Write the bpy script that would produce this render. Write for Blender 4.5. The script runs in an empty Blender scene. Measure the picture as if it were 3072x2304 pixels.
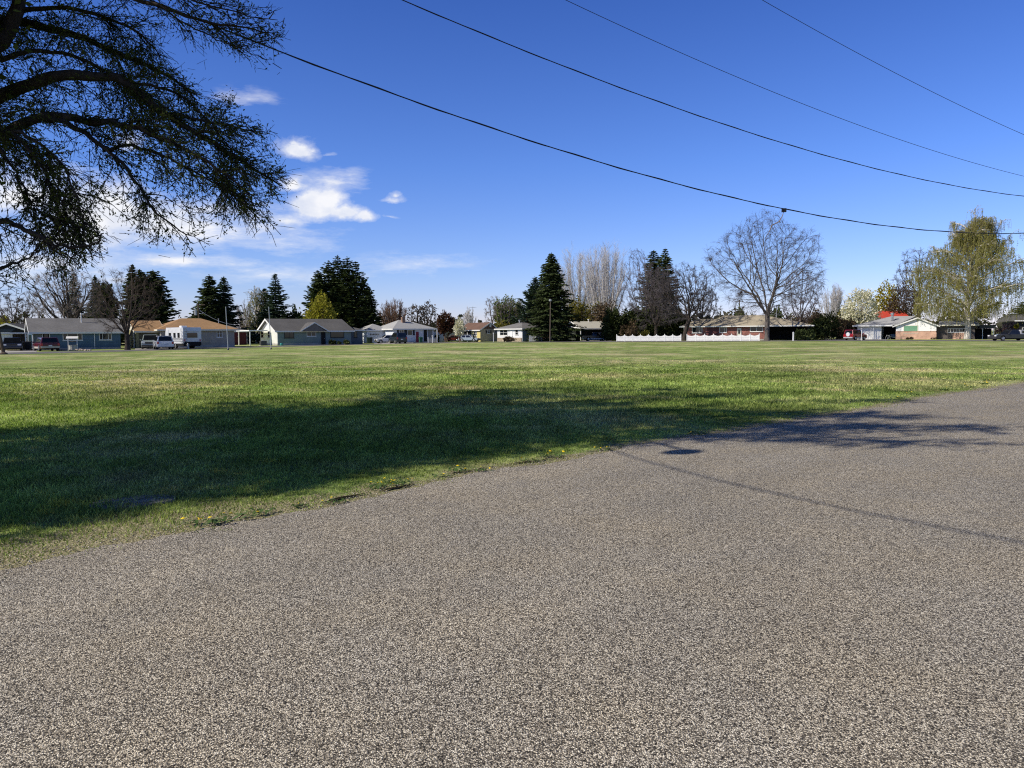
import bpy, bmesh, math, random
import numpy as np
from math import radians, pi, sin, cos, tan, sqrt, atan2
from mathutils import Vector, Matrix

random.seed(7)
scene = bpy.context.scene
COL = scene.collection

# ------------------------------------------------------------------ camera model (used to size things from measurements)
F = 2307.0
CAMZ = 1.6
PITCH = radians(3.77)
ROLL = radians(-0.41)
R = Matrix.Rotation(pi / 2 - PITCH, 3, 'X') @ Matrix.Rotation(ROLL, 3, 'Z')

def ray(px, py):
    return R @ Vector(((px - 1536) / F, -(py - 1152) / F, -1))

def G(px, py, z=0.0):
    d = ray(px, py); t = (z - CAMZ) / d.z
    return Vector((d.x * t, d.y * t, z))

def hor(px):
    a = ray(px, 900).z; b = ray(px, 1100).z
    return 900 + 200 * a / (a - b)

def kx(px):
    d = ray(px, hor(px)); return d.x / d.y

def at(px, Y, z=0.0):
    return Vector((kx(px) * Y, Y, z))

def zat(px, py, Y):
    d = ray(px, py); return CAMZ + d.z / d.y * Y

def P3(px, py, Y):
    d = ray(px, py); t = Y / d.y
    return Vector((d.x * t, Y, CAMZ + d.z * t))

RT = np.array(R.transposed())
def project(P):
    """world (n,3) -> photo pixels (n,2) and depth"""
    q = (np.asarray(P) - np.array([0, 0, CAMZ])) @ RT.T
    w = -q[:, 2]
    w = np.where(np.abs(w) < 1e-6, 1e-6, w)
    return 1536 + F * q[:, 0] / w, 1152 - F * q[:, 1] / w, w

cam = bpy.data.cameras.new("camera")
camo = bpy.data.objects.new("camera", cam); COL.objects.link(camo)
cam.sensor_width = 36; cam.lens = 36 * F / 3072
cam.clip_start = 0.05; cam.clip_end = 5000
camo.matrix_world = Matrix.Translation((0, 0, CAMZ)) @ R.to_4x4()
scene.camera = camo

# ------------------------------------------------------------------ objects
def tag(o, label=None, cat=None, group=None, kind=None):
    if label: o['label'] = label
    if cat: o['category'] = cat
    if group: o['group'] = group
    if kind: o['kind'] = kind
    return o

def thing(name, label, cat, loc=(0, 0, 0), rz=0.0, group=None):
    o = bpy.data.objects.new(name, None); COL.objects.link(o)
    o.empty_display_size = 0.3
    o.location = loc; o.rotation_euler = (0, 0, rz)
    return tag(o, label, cat, group)

def link(name, me, parent=None, loc=None):
    o = bpy.data.objects.new(name, me); COL.objects.link(o)
    if parent: o.parent = parent
    if loc is not None: o.location = loc
    return o

class MB:
    """collects faces; build() links them as ONE mesh object"""
    def __init__(s): s.v = []; s.f = []
    def poly(s, pts):
        n = len(s.v); s.v += [tuple(p) for p in pts]; s.f.append(tuple(range(n, n + len(pts)))); return s
    def box(s, x0, x1, y0, y1, z0, z1):
        if x0 > x1: x0, x1 = x1, x0
        if y0 > y1: y0, y1 = y1, y0
        if z0 > z1: z0, z1 = z1, z0
        n = len(s.v)
        s.v += [(x0, y0, z0), (x1, y0, z0), (x1, y1, z0), (x0, y1, z0), (x0, y0, z1), (x1, y0, z1), (x1, y1, z1), (x0, y1, z1)]
        for q in ((0, 3, 2, 1), (4, 5, 6, 7), (0, 1, 5, 4), (1, 2, 6, 5), (2, 3, 7, 6), (3, 0, 4, 7)):
            s.f.append(tuple(n + i for i in q))
        return s
    def prism(s, prof, a0, a1, axis='x'):
        """closed profile extruded along an axis. axis x: prof=(y,z); y: prof=(x,z); z: prof=(x,y)"""
        m = {'x': lambda p, a: (a, p[0], p[1]), 'y': lambda p, a: (p[0], a, p[1]), 'z': lambda p, a: (p[0], p[1], a)}[axis]
        n = len(s.v); k = len(prof)
        s.v += [m(p, a0) for p in prof] + [m(p, a1) for p in prof]
        s.f.append(tuple(n + i for i in range(k))[::-1]); s.f.append(tuple(n + k + i for i in range(k)))
        for i in range(k):
            j = (i + 1) % k
            s.f.append((n + i, n + j, n + k + j, n + k + i))
        return s
    def tube(s, pts, rad, n=8, cap=True):
        pts = [Vector(p) for p in pts]
        if not hasattr(rad, '__len__'): rad = [rad] * len(pts)
        base = len(s.v); ref = None
        for i, p in enumerate(pts):
            t = (pts[min(i + 1, len(pts) - 1)] - pts[max(i - 1, 0)]).normalized()
            if ref is None: ref = t.orthogonal()
            ref = (ref - t * ref.dot(t)).normalized(); b = t.cross(ref)
            for k in range(n):
                a = 2 * pi * k / n
                s.v.append(tuple(p + (ref * cos(a) + b * sin(a)) * rad[i]))
        for i in range(len(pts) - 1):
            for k in range(n):
                a = base + i * n + k; b2 = base + i * n + (k + 1) % n
                s.f.append((a, b2, b2 + n, a + n))
        if cap:
            s.f.append(tuple(base + k for k in range(n))[::-1])
            s.f.append(tuple(base + (len(pts) - 1) * n + k for k in range(n)))
        return s
    def lathe(s, prof, c=(0, 0, 0), n=16, axis='z'):
        base = len(s.v)
        for (r, h) in prof:
            for k in range(n):
                a = 2 * pi * k / n
                if axis == 'z': q = (c[0] + r * cos(a), c[1] + r * sin(a), c[2] + h)
                elif axis == 'y': q = (c[0] + r * cos(a), c[1] + h, c[2] + r * sin(a))
                else: q = (c[0] + h, c[1] + r * cos(a), c[2] + r * sin(a))
                s.v.append(q)
        for i in range(len(prof) - 1):
            for k in range(n):
                a = base + i * n + k; b = base + i * n + (k + 1) % n
                s.f.append((a, b, b + n, a + n))
        s.f.append(tuple(base + k for k in range(n))[::-1]); s.f.append(tuple(base + (len(prof) - 1) * n + k for k in range(n)))
        return s
    def mesh(s, name, mat, smooth=False, bevel=0.0):
        me = bpy.data.meshes.new(name)
        me.from_pydata(s.v, [], s.f)
        bm = bmesh.new(); bm.from_mesh(me)
        bmesh.ops.recalc_face_normals(bm, faces=bm.faces)
        if bevel > 0:
            es = [e for e in bm.edges if len(e.link_faces) == 2 and e.calc_face_angle(0) > 0.5]
            bmesh.ops.bevel(bm, geom=es, offset=bevel, segments=2, affect='EDGES', profile=0.6, clamp_overlap=True)
        bm.to_mesh(me); bm.free()
        for m in (mat if isinstance(mat, (list, tuple)) else [mat]): me.materials.append(m)
        if smooth:
            me.polygons.foreach_set('use_smooth', [True] * len(me.polygons))
        return me
    def build(s, name, mat, parent=None, smooth=False, bevel=0.0, loc=None):
        return link(name, s.mesh(name, mat, smooth, bevel), parent, loc)

def mesh_np(name, V, quads=None, tris=None, mat=None, smooth=False, mat_index=None):
    V = np.ascontiguousarray(V, dtype=np.float32)
    parts = []; nq = nt = 0
    if quads is not None and len(quads): parts.append(np.asarray(quads, dtype=np.int32).ravel()); nq = len(quads)
    if tris is not None and len(tris): parts.append(np.asarray(tris, dtype=np.int32).ravel()); nt = len(tris)
    li = np.concatenate(parts) if parts else np.zeros(0, np.int32)
    me = bpy.data.meshes.new(name)
    me.vertices.add(len(V)); me.vertices.foreach_set('co', V.ravel())
    me.loops.add(len(li)); me.loops.foreach_set('vertex_index', li)
    me.polygons.add(nq + nt)
    st = np.concatenate([np.arange(nq) * 4, nq * 4 + np.arange(nt) * 3]).astype(np.int32)
    me.polygons.foreach_set('loop_start', st)
    if smooth: me.polygons.foreach_set('use_smooth', np.ones(nq + nt, dtype=bool))
    for m in (mat if isinstance(mat, (list, tuple)) else [mat]): me.materials.append(m)
    if mat_index is not None: me.polygons.foreach_set('material_index', np.asarray(mat_index, dtype=np.int32))
    me.update(calc_edges=True); me.validate()
    return me

class Soup:
    """big vectorised geometry: tube segments, tube chains and cards"""
    def __init__(s): s.V = []; s.Q = []; s.n = 0
    def _add(s, V, Q):
        if len(V) == 0: return
        s.V.append(np.asarray(V, np.float32)); s.Q.append(np.asarray(Q) + s.n); s.n += len(V)
    def segs(s, P0, P1, r0, r1, n=3):
        P0 = np.asarray(P0, float); P1 = np.asarray(P1, float); r0 = np.asarray(r0, float); r1 = np.asarray(r1, float)
        m = len(P0)
        if m == 0: return
        t = P1 - P0; L = np.linalg.norm(t, axis=1, keepdims=True); t = t / np.maximum(L, 1e-9)
        ref = np.where(np.abs(t[:, 2:3]) > 0.8, np.array([[1., 0, 0]]), np.array([[0, 0, 1.]]))
        u = np.cross(t, ref); u /= np.maximum(np.linalg.norm(u, axis=1, keepdims=True), 1e-9); w = np.cross(t, u)
        V = np.zeros((m, 2, n, 3))
        for k in range(n):
            a = 2 * pi * k / n; o = u * cos(a) + w * sin(a)
            V[:, 0, k] = P0 + o * r0[:, None]; V[:, 1, k] = P1 + o * r1[:, None]
        idx = np.arange(m)[:, None] * (2 * n)
        Q = []
        for k in range(n):
            j = (k + 1) % n
            Q.append(np.concatenate([idx + k, idx + j, idx + n + j, idx + n + k], axis=1))
        s._add(V.reshape(-1, 3), np.stack(Q, 1).reshape(-1, 4))
    def chain(s, pts, rad, n=6):
        mb = MB(); mb.tube(pts, rad, n, cap=False)
        s._add(np.array(mb.v), np.array(mb.f))
    def cards(s, C, U, W):
        """quads centred on C with half axes U, W"""
        C = np.asarray(C, float); m = len(C)
        if m == 0: return
        V = np.stack([C - U - W * 0.25, C - W * 0.0 - U * 0.1 - W, C + U, C - U * 0.1 + W], 1)   # leaf-like rhombus
        s._add(V.reshape(-1, 3), np.arange(m)[:, None] * 4 + np.arange(4)[None])
    def build(s, name, mat, parent=None, loc=None, smooth=False):
        V = np.concatenate(s.V) if s.V else np.zeros((0, 3)); Q = np.concatenate(s.Q) if s.Q else np.zeros((0, 4), int)
        return link(name, mesh_np(name, V, Q, None, mat, smooth), parent, loc)

# ------------------------------------------------------------------ materials
class NT:
    def __init__(s, name):
        s.m = bpy.data.materials.new(name); s.m.use_nodes = True
        s.t = s.m.node_tree; s.t.nodes.clear()
        s.out = s.t.nodes.new('ShaderNodeOutputMaterial')
    def n(s, typ, **kw):
        nd = s.t.nodes.new(typ)
        for k, v in kw.items():
            if k.startswith('i_'):
                key = k[2:].replace('_', ' ')
                nd.inputs[key].default_value = v
            else: setattr(nd, k, v)
        return nd
    def l(s, a, b): s.t.links.new(a, b)
    def coord(s, kind='Object', scale=None, rot=None):
        c = s.n('ShaderNodeTexCoord')
        if scale is None and rot is None: return c.outputs[kind]
        mp = s.n('ShaderNodeMapping'); s.l(c.outputs[kind], mp.inputs['Vector'])
        if scale is not None: mp.inputs['Scale'].default_value = scale
        if rot is not None: mp.inputs['Rotation'].default_value = rot
        return mp.outputs[0]
    def coord_scale(s, v, sc_):
        mp = s.n('ShaderNodeMapping'); s.l(v, mp.inputs[0]); mp.inputs['Scale'].default_value = sc_; return mp.outputs[0]
    def noise(s, vec, scale, detail=3, rough=.55, out='Fac'):
        nd = s.n('ShaderNodeTexNoise'); nd.inputs['Scale'].default_value = scale
        nd.inputs['Detail'].default_value = detail; nd.inputs['Roughness'].default_value = rough
        if vec is not None: s.l(vec, nd.inputs['Vector'])
        return nd.outputs[out]
    def ramp(s, fac, stops, interp='LINEAR'):
        nd = s.n('ShaderNodeValToRGB'); cr = nd.color_ramp; cr.interpolation = interp
        while len(cr.elements) < len(stops): cr.elements.new(0.5)
        for e, (p, c) in zip(cr.elements, stops):
            e.position = p; e.color = (c[0], c[1], c[2], 1) if hasattr(c, '__len__') else (c, c, c, 1)
        s.l(fac, nd.inputs[0]); return nd.outputs[0]
    def mix(s, fac, a, b, mode='MIX'):
        nd = s.n('ShaderNodeMix', data_type='RGBA', blend_type=mode)
        for key, val in ((0, fac), (6, a), (7, b)):
            if hasattr(val, 'is_linked') or isinstance(val, bpy.types.NodeSocket): s.l(val, nd.inputs[key])
            elif hasattr(val, '__len__'): nd.inputs[key].default_value = (val[0], val[1], val[2], 1)
            else: nd.inputs[key].default_value = val
        return nd.outputs[2]
    def math(s, op, a, b=None, clamp=False):
        nd = s.n('ShaderNodeMath', operation=op, use_clamp=clamp)
        for i, v in enumerate((a, b)):
            if v is None: continue
            if isinstance(v, bpy.types.NodeSocket): s.l(v, nd.inputs[i])
            else: nd.inputs[i].default_value = v
        return nd.outputs[0]
    def bump(s, h, strength=.5, dist=.02):
        nd = s.n('ShaderNodeBump'); nd.inputs['Strength'].default_value = strength; nd.inputs['Distance'].default_value = dist
        s.l(h, nd.inputs['Height']); return nd.outputs[0]
    def surf(s, col, rough=.7, spec=.3, metal=0., normal=None, coat=0.):
        b = s.n('ShaderNodeBsdfPrincipled')
        if isinstance(col, bpy.types.NodeSocket): s.l(col, b.inputs['Base Color'])
        else: b.inputs['Base Color'].default_value = (*col[:3], 1)
        if isinstance(rough, bpy.types.NodeSocket): s.l(rough, b.inputs['Roughness'])
        else: b.inputs['Roughness'].default_value = rough
        b.inputs['Specular IOR Level'].default_value = spec; b.inputs['Metallic'].default_value = metal
        b.inputs['Coat Weight'].default_value = coat
        if normal is not None: s.l(normal, b.inputs['Normal'])
        s.l(b.outputs[0], s.out.inputs[0]); return b

def sc(c, k): return tuple(max(0, min(1, x * k)) for x in c)

def plain(name, col, rough=.6, var=.12, scale=2.5, spec=.3, metal=0., coat=0., bump=0.):
    t = NT(name); v = t.coord()
    a = t.noise(v, scale, 4); f = t.ramp(a, [(.3, sc(col, 1 - var)), (.7, sc(col, 1 + var))])
    nm = t.bump(t.noise(v, scale * 9, 3), bump, .02) if bump else None
    t.surf(f, rough, spec, metal, nm, coat); return t.m

def siding(name, col, period=.2, vertical=False, var=.08):
    t = NT(name); v = t.coord()
    sp = t.n('ShaderNodeSeparateXYZ'); t.l(v, sp.inputs[0])
    if vertical: ax = t.math('ADD', sp.outputs[0], sp.outputs[1])
    else: ax = sp.outputs[2]
    fr = t.math('FRACT', t.math('MULTIPLY', ax, 1 / period))
    line = t.ramp(fr, [(0, .62), (.1, 1.0), (.9, 1.0), (1, .8)])
    n = t.ramp(t.noise(v, 1.3, 5), [(.3, sc(col, 1 - var * 1.6)), (.7, sc(col, 1 + var))])
    weather = t.ramp(sp.outputs[2], [(0, .72), (.18, 1.0)])
    c = t.mix(1.0, t.mix(1.0, n, line, 'MULTIPLY'), weather, 'MULTIPLY')
    t.surf(c, .65, .25, normal=t.bump(fr, .3, .02)); return t.m

def brick(name, c1, c2, mortar):
    t = NT(name); c = t.n('ShaderNodeTexCoord'); sp = t.n('ShaderNodeSeparateXYZ'); t.l(c.outputs['Object'], sp.inputs[0])
    cm = t.n('ShaderNodeCombineXYZ'); t.l(t.math('ADD', sp.outputs[0], sp.outputs[1]), cm.inputs[0]); t.l(sp.outputs[2], cm.inputs[1])
    b = t.n('ShaderNodeTexBrick'); t.l(cm.outputs[0], b.inputs['Vector'])
    b.inputs['Color1'].default_value = (*c1, 1); b.inputs['Color2'].default_value = (*c2, 1); b.inputs['Mortar'].default_value = (*mortar, 1)
    b.inputs['Scale'].default_value = 1; b.inputs['Brick Width'].default_value = .22; b.inputs['Row Height'].default_value = .08
    b.inputs['Mortar Size'].default_value = .006
    n = t.ramp(t.noise(c.outputs['Object'], 1.1, 5), [(.3, .7), (.7, 1.15)])
    t.surf(t.mix(1., b.outputs[0], n, 'MULTIPLY'), .8, .2); return t.m

def shingle(name, col, var=.25, row=.16):
    t = NT(name); c = t.n('ShaderNodeTexCoord'); v = c.outputs['Object']
    sp = t.n('ShaderNodeSeparateXYZ'); t.l(v, sp.inputs[0])
    fr = t.math('FRACT', t.math('MULTIPLY', sp.outputs[2], 1 / (row * .42)))
    tabs = t.noise(t.coord('Object', (3.2, 3.2, 14)), 1.0, 2)
    big = t.noise(v, .5, 4)
    f = t.mix(.5, t.ramp(tabs, [(.3, sc(col, 1 - var)), (.7, sc(col, 1 + var))]), t.ramp(big, [(.3, sc(col, 1 - var)), (.7, sc(col, 1 + var * .8))]))
    f = t.mix(1., f, t.ramp(fr, [(0, .7), (.2, 1.), (1, 1.)]), 'MULTIPLY')
    t.surf(f, .85, .15, normal=t.bump(tabs, .5, .03)); return t.m

def foliage(name, stops, transl=.3, spread=.35, rough=.6, seasonal=None):
    """leaf colour from a per-leaf random value and a large-scale clump noise"""
    t = NT(name); g = t.n('ShaderNodeNewGeometry')
    big = t.noise(t.coord('Object'), .9, 3)
    f = t.math('ADD', t.math('MULTIPLY', g.outputs['Random Per Island'], spread), t.math('MULTIPLY', t.math('SUBTRACT', big, .5), 1.6))
    f = t.math('ADD', f, .5 - spread / 2, clamp=True)
    c = t.ramp(f, [(i / (len(stops) - 1), s) for i, s in enumerate(stops)])
    d = t.n('ShaderNodeBsdfDiffuse'); t.l(c, d.inputs[0])
    if transl > 0:
        tr = t.n('ShaderNodeBsdfTranslucent'); t.l(t.mix(1., c, (1.0, 1.15, .6), 'MULTIPLY'), tr.inputs[0])
        mx = t.n('ShaderNodeMixShader'); mx.inputs[0].default_value = transl
        t.l(d.outputs[0], mx.inputs[1]); t.l(tr.outputs[0], mx.inputs[2]); t.l(mx.outputs[0], t.out.inputs[0])
    else: t.l(d.outputs[0], t.out.inputs[0])
    return t.m

def barkm(name, col, var=.4, scale=4):
    t = NT(name); v = t.coord('Object', (scale, scale, scale * .3))
    n = t.noise(v, 1.5, 5, .65)
    t.surf(t.ramp(n, [(.3, sc(col, 1 - var)), (.7, sc(col, 1 + var))]), .9, .1, normal=t.bump(n, .6, .03)); return t.m

def glassm(name, col=(.012, .016, .02), rough=.08):
    t = NT(name); v = t.coord(); n = t.noise(v, 1.2, 3)
    t.surf(t.ramp(n, [(.3, sc(col, .6)), (.7, sc(col, 1.5))]), rough, .6); return t.m

def paint(name, col, metal=0.0):
    t = NT(name); v = t.coord(); n = t.noise(v, 1.5, 3)
    sp = t.n('ShaderNodeSeparateXYZ'); t.l(v, sp.inputs[0])
    dirt = t.ramp(sp.outputs[2], [(.12, .7), (.55, 1.)])
    c = t.mix(1., t.ramp(n, [(.3, sc(col, .93)), (.7, sc(col, 1.06))]), dirt, 'MULTIPLY')
    t.surf(c, .28, .5, metal, None, .6); return t.m

M = {}
M['white'] = plain('white_paint', (.84, .84, .81), .5, .05)
M['trim'] = plain('trim_white', (.74, .73, .69), .5, .06)
M['cream'] = plain('cream_paint', (.72, .68, .55), .5, .06)
M['black'] = plain('black_rubber', (.012, .012, .012), .8)
M['darkmetal'] = plain('dark_metal', (.04, .04, .042), .45, spec=.5)
M['metal'] = plain('grey_metal', (.42, .43, .44), .35, metal=.8)
M['alloy'] = plain('alloy', (.6, .61, .62), .3, metal=.7)
M['galv'] = plain('galvanised', (.36, .37, .38), .45, metal=.5)
M['concrete'] = plain('concrete', (.38, .36, .33), .9, .2, 1.5, .1, bump=.2)
M['glass'] = glassm('window_glass')
M['carglass'] = glassm('car_glass', (.01, .011, .012), .05)
M['redlamp'] = plain('red_lamp', (.45, .02, .02), .25, spec=.5)
M['lamp'] = plain('clear_lamp', (.75, .76, .78), .15, spec=.6)
M['plate'] = plain('plate_white', (.6, .62, .66), .4)
M['wood'] = plain('weathered_wood', (.17, .13, .10), .85, .3, 3)
M['polewood'] = barkm('pole_wood', (.10, .075, .055), .35, 3)
M['soffit'] = plain('soffit', (.5, .5, .48), .7)
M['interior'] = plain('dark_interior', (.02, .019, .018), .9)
M['cable'] = plain('cable_black', (.015, .015, .017), .5)
# tuning values
GR = [(1.05, 1.0, 1.45), (.87, .98, 1.50), (.63, .89, 1.58), (.385, .665, 1.43), (.10, .12, .17)]
SKYS = .10
CLD = 9.8
GA = (.15, .22, .05); GB = (.255, .325, .095); GC = (.41, .45, .17); GD = (.57, .485, .29)
ROADK = 1.12
# ------------------------------------------------------------------ sun, sky with drifting clouds
SUN_EL = radians(36); SV = Vector((-.9, -.43, 0)).normalized()
SUN = Vector((SV.x * cos(SUN_EL), SV.y * cos(SUN_EL), sin(SUN_EL)))
sl = bpy.data.lights.new("sun", 'SUN'); sl.energy = 5.0; sl.angle = radians(.53); sl.color = (1.0, .93, .82)
so = bpy.data.objects.new("sun", sl); COL.objects.link(so)
so.rotation_euler = SUN.to_track_quat('Z', 'Y').to_euler(); so.location = (-40, -12, 40)

w = bpy.data.worlds.new("World"); scene.world = w; w.use_nodes = True
wt = w.node_tree; wt.nodes.clear()
class WN(NT):
    def __init__(s): s.t = wt
W = WN()
sky = W.n('ShaderNodeTexSky', sky_type='NISHITA'); sky.sun_disc = False
sky.sun_elevation = SUN_EL; sky.sun_rotation = atan2(SV.x, SV.y); sky.altitude = 800
sky.air_density = 1.0; sky.dust_density = .25; sky.ozone_density = 2.2
tc = W.n('ShaderNodeTexCoord'); D = tc.outputs['Generated']
sp = W.n('ShaderNodeSeparateXYZ'); W.l(D, sp.inputs[0])
EL = W.math('MULTIPLY', W.math('ARCSINE', sp.outputs[2]), 180 / pi)
AZ = W.math('MULTIPLY', W.math('ARCTAN2', sp.outputs[0], sp.outputs[1]), 180 / pi)
# deeper blue upwards, paler near the horizon; unseen zenith dimmed to deepen shade
grade = W.ramp(W.math('DIVIDE', EL, 60., clamp=True), [(0, GR[0]), (.07, GR[1]), (.2, GR[2]), (.42, GR[3]), (.66, GR[4])])
skyc = W.mix(1., sky.outputs[0], grade, 'MULTIPLY')
# clouds: elliptical patches (azimuth, elevation, half width, half height, strength) broken up by noise, all fixed to the sky dome
def azel(px, py):
    d = ray(px, py).normalized(); return math.degrees(atan2(d.x, d.y)), math.degrees(math.asin(d.z))
def cloud_mask(patches, vec, nscale, detail, amp, lo, hi, warp=0.0):
    acc = None
    if warp:
        wn = W.noise(vec, nscale * .55, 5, .6, 'Color'); sub = W.n('ShaderNodeVectorMath', operation='SUBTRACT'); W.l(wn, sub.inputs[0]); sub.inputs[1].default_value = (.5, .5, .5)
        ss_ = W.n('ShaderNodeSeparateXYZ'); W.l(sub.outputs[0], ss_.inputs[0]); AZ_ = W.math('ADD', AZ, W.math('MULTIPLY', ss_.outputs[0], warp)); EL_ = W.math('ADD', EL, W.math('MULTIPLY', ss_.outputs[1], warp * .6))
    else: AZ_, EL_ = AZ, EL
    for (px, py, hw, hh, st) in patches:
        a, e = azel(px, py); hw = hw / 40.3; hh = hh / 40.3
        u = W.math('DIVIDE', W.math('SUBTRACT', AZ_, a), hw); v = W.math('DIVIDE', W.math('SUBTRACT', EL_, e), hh)
        # flatter base than top
        v = W.math('MAXIMUM', v, W.math('MULTIPLY', v, -1.7))
        r = W.math('SQRT', W.math('ADD', W.math('MULTIPLY', u, u), W.math('MULTIPLY', v, v)))
        m = W.math('MAXIMUM', W.math('MULTIPLY', W.math('SUBTRACT', 1.3, r), st), 0.)
        acc = m if acc is None else W.math('MAXIMUM', acc, m)
    n = W.noise(vec, nscale, detail, .66)
    x = W.math('ADD', acc, W.math('MULTIPLY', W.math('SUBTRACT', n, .5), amp))
    gate = W.math('MULTIPLY', acc, 3.5, clamp=True)
    return W.math('MULTIPLY', W.ramp(x, [(lo, 0.), ((lo + hi) / 2, .38), (hi, 1.)]), gate)
mp = W.n('ShaderNodeMapping'); W.l(D, mp.inputs[0]); mp.inputs['Scale'].default_value = (1, 1, 1.5)
cum = cloud_mask([(895, 450, 76, 48, .95), (880, 430, 26, 22, .9), (940, 448, 36, 26, .7), (955, 622, 92, 72, 1.25), (1020, 640, 78, 46, 1.05), (1085, 655, 56, 30, .85), (880, 560, 62, 42, .95), (860, 662, 70, 24, .7), (300, 640, 220, 110, 1.0), (90, 590, 190, 110, .85), (380, 430, 60, 40, .6), (500, 660, 120, 70, .7),
                  (1180, 600, 60, 16, .62), (1195, 590, 24, 16, .6), (1178, 652, 34, 8, .5), (990, 460, 28, 10, .5), (240, 720, 200, 60, .8)], mp.outputs[0], 30, 9, 1.35, .30, .95, 1.6)
mp2 = W.n('ShaderNodeMapping'); W.l(D, mp2.inputs[0]); mp2.inputs['Scale'].default_value = (1, 1, 4.2)
cir = cloud_mask([(560, 690, 400, 105, .85), (860, 735, 160, 60, .62), (1010, 545, 110, 50, .62), (1060, 530, 60, 40, .5), (560, 790, 230, 30, .75), (750, 300, 90, 40, .5), (850, 830, 320, 46, .5), (150, 800, 320, 90, .7),
                  (640, 650, 170, 55, .7), (1240, 800, 260, 46, .38), (860, 740, 60, 60, .6), (1000, 585, 40, 24, .5)], mp2.outputs[0], 17, 10, 1.7, .16, 1.05, 2.2)
shade = W.ramp(W.noise(mp.outputs[0], 26, 4), [(.32, (.74, .79, .90)), (.6, (1., 1., 1.))])
cloudc = W.mix(1., shade, (CLD, CLD, CLD * 1.02), 'MULTIPLY')
c1 = W.mix(W.math('MULTIPLY', cir, .9), skyc, cloudc)
c2 = W.mix(W.math('MULTIPLY', cum, .94), c1, cloudc)
bg = W.n('ShaderNodeBackground'); W.l(c2, bg.inputs[0]); bg.inputs[1].default_value = SKYS
wo = W.n('ShaderNodeOutputWorld'); W.l(bg.outputs[0], wo.inputs[0])
scene.view_settings.view_transform = 'Standard'; scene.view_settings.look = 'None'
scene.view_settings.exposure = 0; scene.view_settings.gamma = 1

# ------------------------------------------------------------------ ground, road, streets
EDGE_PX = [(0, 1701), (278, 1641), (621, 1577), (1000, 1517), (1214, 1473), (1447, 1423), (1746, 1373), (1900, 1339), (2461, 1251), (2795, 1193), (3072, 1151)]
edge = [np.array(G(*p)[:2]) for p in EDGE_PX]
e0 = edge[0] + (edge[0] - edge[3]) / np.linalg.norm(edge[3] - edge[0]) * 60
dl = (edge[-1] - edge[-4]); dl = dl / np.linalg.norm(dl)
e1 = edge[-1] + dl * 14; e2 = e1 + (dl * .9 + np.array([.35, -.1])) * 120
edge = [e0] + edge + [e1, e2]
ED = np.array(edge)
seg = np.linalg.norm(np.diff(ED, axis=0), axis=1); cs = np.concatenate([[0], np.cumsum(seg)]); ELEN = cs[-1]
def edge_at(s):
    s = np.asarray(s, float); return np.stack([np.interp(s, cs, ED[:, 0]), np.interp(s, cs, ED[:, 1])], -1)
tdir = (ED[-3] - ED[1]); tdir = tdir / np.linalg.norm(tdir)
NRM = np.array([-tdir[1], tdir[0]])        # towards the field
rs = np.random.RandomState(3)
def smooth_noise(s, f, seed):
    r = np.random.RandomState(seed); k = np.arange(0, 4000); v = r.uniform(-1, 1, 4000)
    return np.interp(s * f, k, v)
def edge_wob(s):
    return .10 * smooth_noise(s, .5, 1) + .07 * smooth_noise(s, 2.1, 2) + .045 * smooth_noise(s, 7., 4) + .03 * smooth_noise(s, 19., 6)

# materials of the land
def grass_colour(t, v, verge=None):
    big = t.noise(v, .10, 4, .6); mid = t.noise(v, .42, 5, .62); fine = t.noise(v, 5.5, 4, .7); vf = t.noise(v, 30., 2, .6)
    c = t.ramp(mid, [(.3, GA), (.5, GB), (.72, GC)])
    dry = t.ramp(big, [(.50, 0.), (.66, 1.)])
    dry2 = t.ramp(t.noise(v, .30, 5, .65), [(.54, 0.), (.68, 1.)])
    c = t.mix(t.math('MULTIPLY', t.math('MULTIPLY', t.math('ADD', dry, dry2, clamp=True), fine), 1.45, clamp=True), c, GD)
    dv = t.n('ShaderNodeVectorMath', operation='DISTANCE'); mpv = t.n('ShaderNodeMapping'); t.l(v, mpv.inputs[0]); mpv.inputs['Location'].default_value = (-.7, -9.2, 0); mpv.inputs['Scale'].default_value = (.13, .22, 0); t.l(mpv.outputs[0], dv.inputs[0])
    worn = t.math('MULTIPLY', t.ramp(dv.outputs['Value'], [(.25, 1.), (1., 0.)]), t.ramp(t.noise(v, .8, 5, .7), [(.42, 0.), (.6, 1.)]))
    c = t.mix(t.math('MULTIPLY', worn, .75), c, GD)
    k0 = t.mix(1., t.ramp(t.noise(t.coord_scale(v, (.6, 1., 1)), .24, 5, .68), [(.34, .62), (.5, 1.), (.66, 1.32)]), t.ramp(t.noise(t.coord_scale(v, (1., .22, 1)), 2.2, 3, .7), [(.3, .72), (.7, 1.28)]), 'MULTIPLY')
    k = t.ramp(fine, [(.25, .66), (.5, 1.), (.78, 1.34)])
    k2 = t.ramp(vf, [(.3, .7), (.7, 1.3)])
    c = t.mix(1., c, k0, 'MULTIPLY')
    return t.mix(1., t.mix(1., c, k, 'MULTIPLY'), k2, 'MULTIPLY'), fine, vf

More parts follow.
